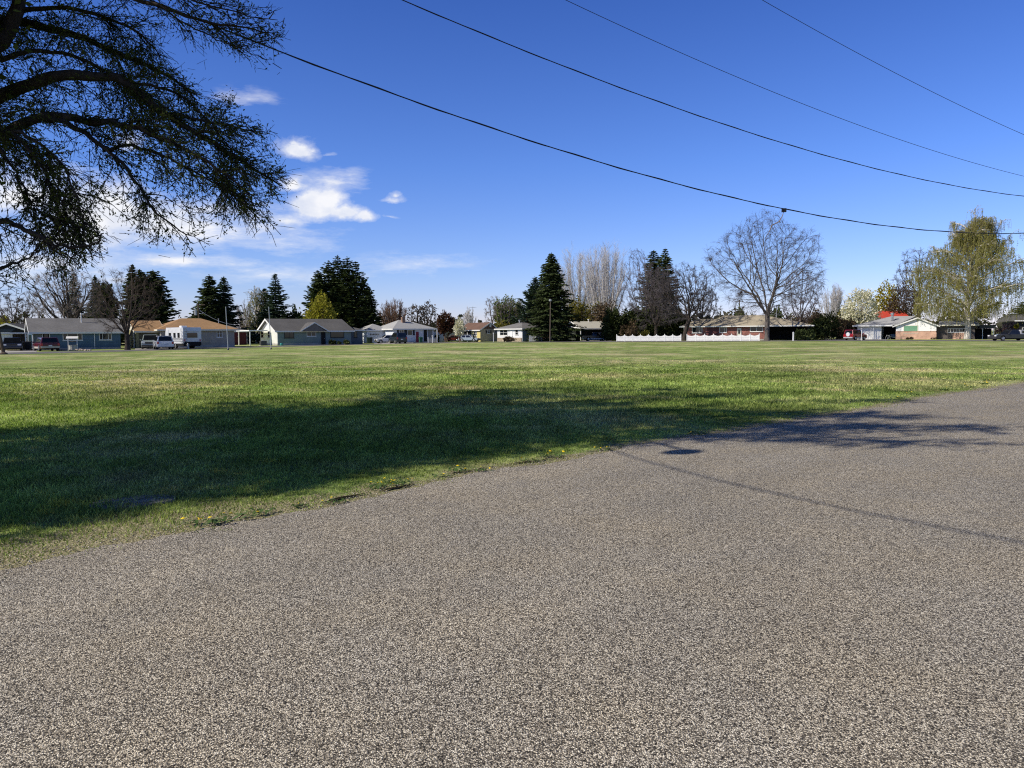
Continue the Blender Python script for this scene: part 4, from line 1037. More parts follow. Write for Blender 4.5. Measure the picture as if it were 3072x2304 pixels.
def mailbox(px, Y, label, h=1.15, mat='trim', top=True, r=.05):
    q = yard('mailbox', label, 'mailbox', px, Y); MB().box(-r, r, -r, r, 0, h).build('post', M[mat], q)
    if top:
        MB().prism([(-.09, h)] + [(.09, h)] + [(.09 * cos(a), h + .12 + .09 * sin(a)) for a in np.linspace(0, pi, 7)], -.24, .24, 'y').build('box', M[mat], q)
mailbox(1297, 135, 'white mailbox on a post before the white house')
mailbox(1480, 143, 'white birdhouse-like mailbox on a tall post before the yellow house', 1.55)
q = yard('bollard', 'plain white marker post standing by the shrubs near the bare tree', 'post', 2380, 131); MB().box(-.09, .09, -.09, .09, 0, 1.42).build('post', M['white'], q); MB().lathe([(.13, 0), (.02, .1)], (0, 0, 1.42), 4).build('cap', M['white'], q)
q = yard('yard_lamp', 'white lamp post beside the red car with the spare wheel', 'lamp post', 2585, 129)
MB().tube([(0, 0, 0), (0, 0, 1.8)], .05, 8).build('post', M['white'], q); MB().lathe([(.08, 0), (.2, .05), (.2, .2), (.06, .3)], (0, 0, 1.8), 10).build('lantern', M['galv'], q)
# bits in the open carport: swing frame, blue tarp
q = yard('barrow', 'blue wheelbarrow leaning in the open carport', 'wheelbarrow', 2681, 143); MB().prism([(-.75, .9), (.7, 1.0), (.45, .35), (-.35, .3)], -.35, .35, 'y').build('tub', plain('blue_tub', (.03, .07, .16), .5), q)
MB().lathe([(.2, -.04), (.2, .04)], (.75, 0, .2), 12, 'y').build('wheel', M['black'], q)
for y in (-.2, .2): MB().tube([(.75, y, .2), (-.3, y, .35), (-1.0, y, .75)], .025, 5).build('handle', M['white'], q)
q = yard('swing_frame', 'thin white folding frame standing in the open carport', 'frame', 2668, 142.5)
for x in (-.5, .0): MB().tube([(x - .25, 0, 0), (x, 0, .75), (x + .25, 0, 0)], .025, 5).build('leg', M['white'], q)
MB().tube([(-.5, 0, .75), (0, 0, .75)], .02, 5).build('bar', M['white'], q)
# stones and small plants along the beds
for px, Y, k, lb in ((2795, 137, 0, ''), (2718, 137.5, 0, '')): pass
rk = random.Random(9); stone_m = plain('bed_stone', (.36, .30, .25), .9, .3, 6)
def stone_mesh(k):
    bm = bmesh.new(); bmesh.ops.create_icosphere(bm, subdivisions=2, radius=1); r = random.Random(k)
    for v_ in bm.verts: v_.co *= 1 + r.uniform(-.18, .18)
    me = bpy.data.meshes.new('bed_stone'); bm.to_mesh(me); bm.free(); me.materials.append(stone_m); return me
sm_ = [stone_mesh(k) for k in range(4)]
for i in range(22):
    px = rk.uniform(176, 202) if i < 9 else rk.uniform(228, 274); q = at(px, 87.2 + rk.uniform(-.3, .3)); o = link('bed_stone', sm_[i % 4], None, (q.x, q.y, .05))
    s_ = rk.uniform(.09, .2); o.scale = (s_ * 1.3, s_, s_ * .8); o.rotation_euler = (0, 0, rk.uniform(0, 6))
    tag(o, 'rounded edging stone in the flower bed before the blue house', 'stone', 'edging stones before the blue house')

# ------------------------------------------------------------------ poles and wires
def pole(px, py, top_py, r, label, mat='galv', lean=0., name='pole', cat='pole', cap=True):
    q = G(px, py); z = zat(px, top_py, q.y); t_ = thing(name, label, cat, q)
    MB().tube([(0, 0, 0), (lean * .5, 0, z * .5), (lean, 0, z)], [r, r * .9, r * .75], 8).build('shaft', M[mat], t_)
    MB().lathe([(r * 2.2, 0), (r * 2.0, .12), (r * 1.1, .2)], (0, 0, 0), 8).build('base', M['darkmetal'] if mat != 'polewood' else M['polewood'], t_)
    return t_, q, z
pole(684.5, 1050, 920, .055, 'thin grey pole on the field edge by the tan house', 'galv', -.12)
pole(813, 1048, 920, .05, 'thin grey pole on the field edge before the white end wall', 'galv', -.12)
t_, q, z = pole(1650, 1025.5, 905, .085, 'tall street lamp pole before the great spruce', 'wood', .1, 'street_lamp', 'street lamp')
MB().lathe([(.1, 0), (.26, .1), (.28, .3), (.12, .48)], (.1, 0, z), 10).build('lamp_head', M['galv'], t_)
pole(11.5, 1063, 905, .15, 'dark leaning wooden pole at the left edge of the lot', 'polewood', -.85)
# transformer pole behind the tan house
q = at(598, 128); z = zat(598, 911, 128); tp = thing('utility_pole', 'distant utility pole with transformer behind the tan house', 'utility pole', q)
MB().tube([(0, 0, 0), (0, 0, z)], [.16, .12], 8).build('shaft', M['polewood'], tp); MB().box(-.3, 1.1, -.06, .06, z - .25, z - .12).build('crossarm', M['polewood'], tp); MB().lathe([(.24, 0), (.24, .9), (.1, .98)], (-.45, 0, z - 1.9), 12).build('transformer', M['galv'], tp)
q = at(2217, 190); z = zat(2217, 900, 190); tp = thing('utility_pole', 'distant utility pole with a short crossarm above the brick house roof', 'utility pole', q)
MB().tube([(0, 0, 0), (0, 0, z)], [.17, .12], 8).build('shaft', M['polewood'], tp); MB().box(-1.0, 1.0, -.06, .06, z - .4, z - .25).build('crossarm', M['polewood'], tp)
for x in (-.8, 0, .8): MB().lathe([(.05, 0), (.05, .15)], (x, 0, z - .25 if x else z), 6).build('insulator', M['galv'], tp)
q = at(2598, 180); z = zat(2598, 878, 180); tp = thing('utility_pole', 'distant utility pole in front of the blossoming tree top', 'utility pole', q)
MB().tube([(0, 0, 0), (0, 0, z)], [.17, .12], 8).build('shaft', M['polewood'], tp); MB().box(-1.3, 1.3, -.06, .06, z - .25, z - .1).build('crossarm', M['polewood'], tp)
q = at(1419, 175); z = zat(1419, 920, 175); tp = thing('tv_antenna', 'tall thin television antenna above the brown roof', 'antenna', q)
MB().tube([(0, 0, 0), (0, 0, z)], [.06, .04], 6).build('mast', M['galv'], tp); mb = MB()
for i in range(6): mb.tube([(-.9 + .1 * i, -.5 + i * .25, z - .2), (.9 - .1 * i, -.5 + i * .25, z - .2)], .02, 4)
mb.tube([(0, -.6, z - .2), (0, .9, z - .2)], .025, 4); mb.build('elements', M['galv'], tp)
q = at(2329, 165); z = zat(2329, 915, 165); tp = thing('utility_pole', 'thin grey utility pole right of the big bare tree', 'utility pole', q)
MB().tube([(0, 0, 0), (0, 0, z)], [.11, .08], 6).build('shaft', M['galv'], tp); MB().box(-.5, .5, -.05, .05, z - .3, z - .2).build('crossarm', M['galv'], tp)

# service line from the transformer pole to the shed
def sag_line(name, a, b, sag, r, label, mat='cable', n=14):
    pts = [a.lerp(b, i / n) - Vector((0, 0, sag * 4 * (i / n) * (1 - i / n))) for i in range(n + 1)]
    o = MB().tube([p - a for p in pts], r, 5).build(name, M[mat], None, loc=a); tag(o, label, 'cable'); return o
sag_line('service_cable', P3(598, 930, 128), P3(708, 975, 129), .5, .035, 'twisted service cable sloping from the transformer pole to the red shed', 'galv')
sag_line('service_cable', P3(2300, 944, 165), P3(2600, 934, 180), .4, .035, 'pale overhead cable running behind the brick house roof', 'trim')

# roadside power pole (left of the frame) that carries the four overhead lines
PX, PY = -7.6, 9.0; DIRW = Vector((.86, .51, 0)).normalized()
up = thing('utility_pole', 'roadside wooden utility pole with street lamp arm', 'utility pole', (PX, PY, 0))
MB().tube([(0, 0, 0), (0, 0, 5), (0, 0, 10.5)], [.17, .15, .12], 12).build('shaft', M['polewood'], up)
ca = MB(); nrm = Vector((-DIRW.y, DIRW.x, 0))
ca.tube([Vector((0, 0, 9.9)) - nrm * 1.2, Vector((0, 0, 9.9)) + nrm * 1.2], .07, 6); ca.build('crossarm', M['polewood'], up)
LS = G(2042, 1358); hl = 7.0; lp = Vector((LS.x, LS.y, 0)) + Vector((SV.x, SV.y, 0)) * (hl / tan(SUN_EL)); la_ = lp - Vector((PX, PY, 0)); la_.z = hl
MB().tube([(0, 0, 6.5), (la_.x * .5, la_.y * .5, 7.1), (la_.x, la_.y, hl + .12)], .035, 6).build('lamp_arm', M['galv'], up)
MB().lathe([(.05, .2), (.16, .15), (.20, .0), (.12, -.12)], (la_.x, la_.y, hl), 12).build('lamp_head', M['galv'], up)

def overhead(name, pix, r, label, off, t1=1.02, twist=0., perp=0.0, clamp_px=None):
    """fit a sagging line in the vertical plane of the pole line through measured pixels"""
    n2 = nrm; O = Vector((PX, PY, 0)) + n2 * perp
    T = []; Z = []
    for (px, py) in pix:
        d = ray(px, py); # intersect with vertical plane through O, normal n2
        t_ = O.dot(n2) / d.dot(n2); p = Vector((d.x * t_, d.y * t_, CAMZ + d.z * t_)); T.append((p - O).dot(DIRW)); Z.append(p.z)
    co = np.polyfit(T, Z, 2)
    ts = np.linspace(0, 54, 160); pts = [O + DIRW * t_ + Vector((0, 0, float(np.polyval(co, t_)))) for t_ in ts]
    a = pts[0]; mb = MB(); mb.tube([p - a for p in pts], r, 6)
    if twist:
        mb.tube([p - a + Vector((0, cos(i * 1.1), sin(i * 1.1))) * twist for i, p in enumerate(pts)], r * .7, 5)
    o = mb.build(name, M['cable'], None, loc=a, smooth=True); tag(o, label, 'cable')
    return o, a, co, O
W1 = overhead('overhead_cable', [(820, 150), (1200, 285), (1700, 455), (2350, 630), (2700, 680), (3072, 700)], .0092, 'lowest and thickest overhead cable with a small clamp on it', 0, twist=.012)
W2 = overhead('overhead_cable', [(1200, 0), (1560, 145), (1928, 284), (2588, 499), (3072, 588)], .0082, 'second lowest overhead cable, dark and twisted', 0, twist=.009)
W3 = overhead('overhead_cable', [(1699, 0), (2200, 228), (2680, 411), (3072, 529)], .0055, 'thin upper overhead wire, second from the top right corner', 0, perp=.6)
W4 = overhead('overhead_cable', [(2287, 0), (2640, 195), (3072, 404)], .0065, 'thin topmost overhead wire nearest the top right corner', 0, perp=1.2)
o, a, co, O = W1
d = ray(2352, 630); t_ = O.dot(nrm) / d.dot(nrm); p = Vector((d.x * t_, d.y * t_, CAMZ + d.z * t_))
MB().box(-.045, .045, -.03, .03, -.045, .035).build('clamp', M['cable'], o, loc=p - a)
MB().tube([(0, 0, 0), (-.03, 0, -.12), (-.10, 0, -.25), (-.26, 0, -.33), (-.32, 0, -.48), (-.42, 0, -.62)], [.006, .008, .012, .014, .008, .004], 5).build('hanging_twig', M['wood'], o, loc=p - a)
# second pole at the far end of the span (outside the picture, carries the lines)
E = Vector((PX, PY, 0)) + DIRW * 54; zz = [float(np.polyval(w_[2], 54)) for w_ in (W1, W2, W3, W4)]
fp = thing('utility_pole', 'roadside wooden utility pole far down the road', 'utility pole', E); MB().tube([(0, 0, 0), (0, 0, max(zz) + .4)], [.18, .12], 10).build('shaft', M['polewood'], fp)
MB().tube([Vector((0, 0, zz[2])) - nrm * .4, Vector((0, 0, zz[2])) + nrm * 1.4], .06, 6).build('crossarm', M['polewood'], fp)
# guyed service drop that crosses the road behind the pole; its shadow falls on the chip seal
sa, sb = G(1925, 1381), G(3072, 1630); h2 = 6.0; sh = Vector((SV.x, SV.y, 0)) * (h2 / tan(SUN_EL)); A = sa + sh; B = sb + sh
dd = (B - A); A2 = Vector((PX, PY, h2 + .6)); B2 = B + dd * 2.2 + Vector((0, 0, h2 + .6)); 
pts = [A2, A + Vector((0, 0, h2)), A + dd * .35 + Vector((0, 0, h2 - .12)), A + dd * .7 + Vector((0, 0, h2 - .12)), B + Vector((0, 0, h2)), B + dd * .6 + Vector((0, 0, h2 + .15)), B2]
o = MB().tube([p - A2 for p in pts], .0145, 6).build('service_drop', M['cable'], None, loc=A2, smooth=True); tag(o, 'black service drop cable leaving the roadside pole across the road', 'cable')
# ------------------------------------------------------------------ vehicles
def arc_pts(cx, cz, r, a0, a1, n=9):
    return [(cx + r * cos(a), cz + r * sin(a)) for a in np.linspace(a0, a1, n)]

WHEELS = {}
def wheel_meshes(r, rimmat, wd=.22):
    key = (r, rimmat)
    if key in WHEELS: return WHEELS[key]
    ty = MB().lathe([(r * .62, -wd / 2), (r * .92, -wd / 2), (r, -wd * .3), (r, wd * .3), (r * .92, wd / 2), (r * .62, wd / 2)], (0, 0, 0), 20, 'y').mesh('wheel', M['black'], False)
    rm = MB(); rm.lathe([(r * .66, -.02), (r * .66, .02), (r * .60, .03), (r * .58, .0), (r * .1, .0)], (0, wd * .42, 0), 20, 'y')
    for k in range(5):
        a = 2 * pi * k / 5; c_, s_ = cos(a), sin(a)
        rm.poly([(c_ * .03 - s_ * .035, wd * .42 + .045, s_ * .03 + c_ * .035), (c_ * .03 + s_ * .035, wd * .42 + .045, s_ * .03 - c_ * .035), (c_ * r * .62 + s_ * .05, wd * .42 + .035, s_ * r * .62 - c_ * .05), (c_ * r * .62 - s_ * .05, wd * .42 + .035, s_ * r * .62 + c_ * .05)])
    rmm = rm.mesh('rim', M[rimmat]); WHEELS[key] = (ty, rmm); return WHEELS[key]

def vehicle(name, label, cat, px, Y, yaw, body, kind='suv', L=4.6, Wd=1.85, Ht=1.75, lower=None, rim='alloy', spare=False, rack=False):
    """local +x is forward, +y left"""
    root = thing(name, label, cat, at(px, Y), radians(yaw)); h = L / 2; r = .35 if kind != 'hatch' else .31
    ax0, ax1 = h * .64, -h * .60; cl = .28; wy = Wd / 2
    belt = Ht * .58
    if kind == 'suv': hood = belt * 1.0; A, B_, C_, D_ = h * .46, h * .12, -h * .90, -h * .985
    elif kind == 'hatch': hood = belt * .97; A, B_, C_, D_ = h * .56, h * .10, -h * .55, -h * .95
    elif kind == 'pickup': hood = belt * 1.0; A, B_, C_, D_ = h * .42, h * .18, -h * .22, -h * .28
    elif kind == 'topper': hood = belt * 1.0; A, B_, C_, D_ = h * .40, h * .16, -h * .20, -h * .26
    # body side profile with wheel arches cut out
    prof = [(h * .985, cl + .08), (h, cl + .22), (h * .99, hood * .80), (h * .93, hood * .93), (A, belt), (-h * .985, belt), (-h, belt * .85), (-h * .99, cl + .1)]
    under = [(-h * .97, cl)] + arc_pts(ax1, r, r * 1.18, pi - .1 * 0, 0, 9)[:] + arc_pts(ax0, r, r * 1.18, pi, 0, 9) + [(h * .97, cl)]
    prof = prof + [p if p[1] > cl else (p[0], cl) for p in under]
    body_o = MB().prism(prof, -wy, wy, 'y').build('body', body, root, bevel=.045)
    MB().box(-h * .9, h * .9, -wy + .12, wy - .12, cl - .04, .62).build('underbody', M['black'], root)
    if lower: 
        lw = MB()
        for s_ in (-1, 1): lw.box(ax1 + r * 1.22, ax0 - r * 1.22, s_ * (wy + .002), s_ * (wy + .02), cl + .02, cl + .22)
        lw.build('rocker_trim', lower, root)
    # cabin with tumblehome
    zt = Ht - .02; ib, it = wy - .04, wy - .20
    def ring(x_b, x_t): return (x_b, x_t)
    vb = [(A, -ib, belt - .03), (A, ib, belt - .03), (D_, ib, belt - .03), (D_, -ib, belt - .03), (B_, -it, zt), (B_, it, zt), (C_, it, zt), (C_, -it, zt)]
    cb = MB(); cb.v = vb; cb.f = [(0, 1, 5, 4), (1, 2, 6, 5), (2, 3, 7, 6), (3, 0, 4, 7), (4, 5, 6, 7), (3, 2, 1, 0)]
    cab = cb.build('cabin', body, root, bevel=.06)
    def pane(nm, q, u0, u1, v0, v1, push=.012, mat=None):
        """bilinear patch of quad q (bl, br, tr, tl), pushed out along its normal"""
        q = [Vector(p) for p in q]
        def P(u, v): return (q[0] * (1 - u) + q[1] * u) * (1 - v) + (q[3] * (1 - u) + q[2] * u) * v
        nn = (q[1] - q[0]).cross(q[3] - q[0]).normalized(); c_ = sum(q, Vector()) / 4
        if nn.dot(c_ - Vector(((A + D_) / 2, 0, (belt + zt) / 2))) < 0: nn = -nn
        pts = [P(u0, v0) + nn * push, P(u1, v0) + nn * push, P(u1, v1) + nn * push, P(u0, v1) + nn * push]
        mb = MB(); mb.v = pts + [p - nn * .02 for p in pts]; mb.f = [(0, 1, 2, 3), (7, 6, 5, 4), (0, 4, 5, 1), (1, 5, 6, 2), (2, 6, 7, 3), (3, 7, 4, 0)]
        return mb.build(nm, mat or M['carglass'], root)
    V_ = vb
    pane('windscreen', (V_[0], V_[1], V_[5], V_[4]), .06, .94, .12, .92)
    pane('rear_window', (V_[2], V_[3], V_[7], V_[6]), .08, .92, .14, .90)
    n_ = 3 if kind == 'suv' else 2
    for q in ((V_[1], V_[2], V_[6], V_[5]), (V_[0], V_[3], V_[7], V_[4])):
        ed = {3: [(.06, .36), (.39, .67), (.70, .95)], 2: [(.08, .50), (.54, .92)]}[n_]
        for (u0, u1) in ed: pane('side_window', q, u0, u1, .14, .88)
    ty, rm = wheel_meshes(r, rim)
    for x in (ax0, ax1):
        for s_ in (1, -1):
            w_ = link('wheel', ty, root, (x, s_ * (wy - .10), r)); w_.rotation_euler = (0, 0, 0 if s_ > 0 else pi); rr_ = link('rim', rm, w_)
    # lamps, bumpers, plate, mirrors
    for s_ in (1, -1):
        MB().box(h * .955, h * 1.004, s_ * (wy - .06), s_ * (wy - .42), hood * .70, hood * .88).build('headlight', M['lamp'], root, bevel=.01)
        MB().box(-h * 1.006, -h * .965, s_ * (wy - .04), s_ * (wy - .24), belt * .70, belt * .97).build('taillight', M['redlamp'], root, bevel=.01)
        MB().box(A - .12, A + .05, s_ * (wy + .02), s_ * (wy + .18), belt + .02, belt + .17).build('mirror', body, root, bevel=.02)
    MB().box(h * .96, h * 1.02, -wy * .93, wy * .93, cl + .04, cl + .24).build('front_bumper', lower or M['darkmetal'], root, bevel=.02)
    MB().box(h * .99, h * 1.008, -wy * .5, wy * .5, hood * .62, hood * .84).build('grille', M['darkmetal'], root)
    MB().box(-h * 1.025, -h * .97, -wy * .95, wy * .95, cl + .06, cl + .28).build('rear_bumper', lower or body, root, bevel=.02)
    MB().box(-h * 1.03, -h * 1.0, -.17, .17, belt * .62, belt * .62 + .13).build('licence_plate', M['plate'], root)
    if kind in ('pickup', 'topper'):
        if kind == 'pickup':
            bd = MB().box(-h * .96, D_ - .08, -wy + .1, wy - .1, belt + .001, belt + .006); bd.build('bed_floor', M['black'], root)
            for s_ in (1, -1): MB().box(-h * .97, D_ - .02, s_ * (wy - .09), s_ * (wy - .01), belt - .02, belt + .05).build('bed_rail', body, root)
        else:
            MB().prism([(-h * .97, belt), (D_ - .05, belt), (D_ - .08, Ht - .04), (-h * .93, Ht - .04)], -wy + .08, wy - .08, 'y').build('canopy', plain('canopy_silver', (.40, .40, .42), .35), root, bevel=.04)
            for s_ in (1, -1): MB().box(-h * .85, D_ - .25, s_ * (wy - .078), s_ * (wy - .062), belt + .15, Ht - .16).build('canopy_window', M['carglass'], root)
    if spare:
        sp_ = MB().lathe([(.34, -.16), (.36, -.12), (.36, .02), (.30, .06), (.05, .07)], (-h * 1.03, 0, belt * .95), 18, 'x')
        for i, v_ in enumerate(sp_.v): sp_.v[i] = (2 * (-h * 1.03) - v_[0], v_[1], v_[2])
        sp_.build('spare_wheel', plain('spare_cover', (.62, .62, .64), .35), root)
    if rack:
        for s_ in (1, -1): MB().tube([(B_ - .1, s_ * (it - .05), zt + .07), (C_ + .1, s_ * (it - .05), zt + .07)], .025, 6).build('roof_rail', M['darkmetal'], root)
    return root

maroon = paint('maroon_paint', (.10, .012, .018)); white_ = paint('white_car_paint', (.68, .69, .70)); silver = paint('silver_green_paint', (.26, .30, .28)); blk = paint('black_paint', (.012, .013, .015))
navy = paint('navy_paint', (.02, .03, .042)); dred = paint('dark_red_paint', (.09, .015, .01)); sblue = paint('silver_blue_paint', (.30, .36, .44)); redp = paint('red_paint', (.30, .012, .02)); char = paint('charcoal_paint', (.028, .028, .032))
tanlow = plain('tan_lower', (.42, .38, .33), .5); silv = plain('silver_lower', (.5, .5, .5), .35, metal=.3)
vehicle('parked_suv', 'dark maroon estate car parked before the blue house, rear towards us', 'car', 137, 86.5, 131, maroon, 'suv', 4.7, 1.9, 1.52, tanlow)
vehicle('parked_pickup', 'black pickup parked beside the white camper at the left frame edge', 'pickup', 36, 89, -58, blk, 'pickup', 4.9, 1.9, 1.55)
vehicle('parked_pickup', 'silver-green pickup facing us beside the tan garage', 'pickup', 451, 96, -67, silver, 'pickup', 5.4, 1.9, 1.78)
vehicle('parked_suv', 'white station wagon seen from behind, left of the travel trailer', 'car', 489, 91.5, 120, white_, 'suv', 4.6, 1.85, 1.62, rack=True)
vehicle('parked_car', 'small white car parked side-on before the white garage', 'car', 1160, 136, 205, white_, 'hatch', 4.0, 1.7, 1.5)
vehicle('parked_suv', 'dark navy off-roader parked in front of the white house windows', 'car', 1193, 131.5, 118, navy, 'suv', 4.3, 1.9, 1.85, blk, rack=True)
vehicle('parked_car', 'dark red car half hidden under the plum tree', 'car', 1359, 156, 170, dred, 'hatch', 3.6, 1.7, 1.3)
vehicle('parked_car', 'silver-blue hatchback parked beside the yellow house', 'car', 1408, 150, -20, sblue, 'hatch', 4.0, 1.75, 1.38)
vehicle('parked_pickup', 'black and white pickup under the pale-roofed carport', 'pickup', 1785, 153.5, 4, blk, 'pickup', 4.9, 1.85, 1.7, M['white'])
vehicle('parked_car', 'dark car behind the pickup under the pale-roofed carport', 'car', 1824, 155.5, 15, char, 'suv', 4.2, 1.8, 1.6)
vehicle('parked_suv', 'red off-roader with a white spare wheel cover by the white carport', 'car', 2566, 134, 33, redp, 'suv', 4.1, 1.85, 1.8, silv, spare=True)
vehicle('parked_pickup', 'black pickup with silver canopy facing left at the right frame edge', 'pickup', 3034, 113, 184, char, 'topper', 5.9, 1.9, 1.62)

# white travel trailer
T = thing('travel_trailer', 'white travel trailer parked before the tan house, rear window towards us', 'trailer', at(549, 96.5), radians(134))
trw = paint('trailer_white', (.66, .68, .70)); h = 2.9; wy = 1.12
MB().prism([(h, .62), (h, 1.9), (h - .35, 2.62), (-h, 2.62), (-h - .06, 2.2), (-h, .62)], -wy, wy, 'y').build('body', trw, T, bevel=.06)
MB().box(-h + .1, h - .2, -wy + .1, wy - .1, .32, .62).build('chassis', M['black'], T)
MB().box(-h - .075, -h - .03, -wy + .05, wy - .05, .40, .85).build('rear_panel', M['black'], T)
MB().box(-h - .07, -h - .03, -.62, .62, 1.35, 1.95).build('rear_window', M['carglass'], T, bevel=.01)
MB().box(-h - .068, -h - .045, -.85, .85, 2.03, 2.07).build('stripe', M['darkmetal'], T)
for s_ in (1, -1): MB().box(-h - .075, -h - .035, s_ * .88, s_ * 1.0, .9, 1.15).build('taillight', M['redlamp'], T)
for x in (-1.9, -.6, .9): MB().box(x, x + .7, wy + .002, wy + .02, 1.35, 1.95).build('side_window', M['carglass'], T)
MB().box(1.7, 2.35, wy + .002, wy + .03, .68, 2.35).build('door', trw, T)
for k, z in enumerate((.9, 1.06, 1.2)): MB().box(-h + .1, h - .3 - k * .5, wy + .002, wy + .012, z, z + .07).build('stripe', M['darkmetal'], T)
ty, rm = wheel_meshes(.33, 'alloy')
for x in (-.45, .35):
    for s_ in (1, -1): w_ = link('wheel', ty, T, (x, s_ * (wy - .08), .33)); w_.rotation_euler = (0, 0, 0 if s_ > 0 else pi); link('rim', rm, w_)
MB().tube([(h, .5, .5), (h + 1.1, 0, .48), (h, -.5, .5)], .05, 6).build('hitch', M['black'], T)
MB().box(-.5, .2, -.35, .35, 2.62, 2.84).build('roof_unit', M['white'], T, bevel=.04)
for z in np.arange(.7, 2.4, .3): pass
lad = MB(); lad.tube([(-h - .14, .72, .7), (-h - .14, .72, 2.6)], .02, 5); lad.tube([(-h - .14, 1.0, .7), (-h - .14, 1.0, 2.6)], .02, 5)
for z in np.arange(.9, 2.5, .3): lad.tube([(-h - .14, .72, z), (-h - .14, 1.0, z)], .018, 5)
lad.build('ladder', M['galv'], T)
# older white camper at the left frame edge
T = thing('camper', 'old white camper trailer behind the black pickup at the left edge', 'trailer', at(40, 98), radians(20))
MB().prism([(-2.4, .55), (2.0, .55), (2.45, 1.3), (2.1, 2.1), (-2.0, 2.2), (-2.45, 1.7)], -1.0, 1.0, 'y').build('body', paint('camper_white', (.60, .63, .66)), T, bevel=.05)
MB().box(-.35, .35, -1.02, -1.002, 1.15, 1.75).build('window', M['carglass'], T); MB().box(1.05, 1.4, -1.02, -1.002, 1.2, 1.6).build('window', M['carglass'], T)
MB().box(-2.3, 2.3, -1.015, -1.002, .8, .95).build('stripe', M['darkmetal'], T); MB().box(-2.1, -.1, -1.6, -1.02, 2.12, 2.18).build('awning', M['white'], T)
for s_ in (1, -1): w_ = link('wheel', ty, T, (0, s_ * .92, .33)); w_.rotation_euler = (0, 0, 0 if s_ > 0 else pi); link('rim', rm, w_)
# ------------------------------------------------------------------ trees
M['bark_grey'] = barkm('bark_grey', (.20, .175, .155)); M['bark_dark'] = barkm('bark_dark', (.055, .045, .038)); M['bark_pale'] = barkm('bark_pale', (.50, .47, .44)); M['bark_brown'] = barkm('bark_brown', (.16, .11, .085))
M['birch'] = barkm('birch_bark', (.50, .46, .40), .5, 3)
M['twig_purple'] = barkm('twig_purple', (.17, .14, .145), .3); M['twig_grey'] = barkm('twig_grey', (.24, .205, .185), .3); M['twig_pale'] = barkm('twig_pale', (.57, .545, .53), .2); M['twig_brown'] = barkm('twig_brown', (.20, .125, .085), .3); M['twig_dark'] = barkm('twig_dark', (.09, .07, .06), .3)
M['bark_mid'] = barkm('bark_mid', (.125, .108, .095), .5); M['twig_olive'] = barkm('twig_olive', (.20, .17, .07), .3); M['twig_blue'] = barkm('twig_blue', (.10, .088, .09), .3)
M['spruce'] = foliage('spruce_needles', [(.022, .034, .014), (.055, .074, .030), (.12, .15, .062)], .15)
M['spruce_blue'] = foliage('spruce_blue_needles', [(.026, .042, .028), (.058, .088, .060), (.13, .17, .12)], .15)
M['pine'] = foliage('pine_needles', [(.030, .042, .017), (.068, .088, .032), (.13, .15, .06)], .15)
M['olive'] = foliage('olive_leaves', [(.07, .06, .015), (.15, .135, .03), (.24, .21, .06)], .3)
M['birch_leaf'] = foliage('birch_leaves', [(.14, .14, .035), (.27, .265, .075), (.40, .385, .15)], .3)
M['yellowgreen'] = foliage('yellow_green_leaves', [(.16, .15, .02), (.34, .31, .05), (.50, .44, .10)], .35)
M['yellow'] = foliage('yellow_leaves', [(.22, .18, .02), (.40, .33, .03), (.54, .45, .06)], .35)
M['green'] = foliage('fresh_green_leaves', [(.06, .08, .02), (.13, .165, .045), (.22, .25, .09)], .35)
M['white_blossom'] = foliage('white_blossom', [(.34, .32, .15), (.74, .70, .54), (.86, .83, .72)], .2)
M['plum'] = foliage('plum_leaves', [(.035, .016, .012), (.085, .040, .026), (.15, .08, .05)], .25)
M['shrub_dark'] = foliage('dark_shrub_leaves', [(.018, .024, .010), (.042, .054, .020), (.09, .105, .042)], .15)
M['shrub_brown'] = foliage('brown_shrub_leaves', [(.05, .035, .022), (.11, .078, .048), (.18, .135, .09)], .2)
M['pink'] = foliage('pink_blossom', [(.12, .06, .06), (.26, .15, .14), (.36, .22, .20)], .25)

class TreeRng:
    def __init__(s, seed): s.r = np.random.RandomState(seed)
def rotv(d, ang, az):
    d = d.normalized(); u = d.orthogonal().normalized(); w_ = d.cross(u)
    return (d * cos(ang) + (u * cos(az) + w_ * sin(az)) * sin(ang)).normalized()

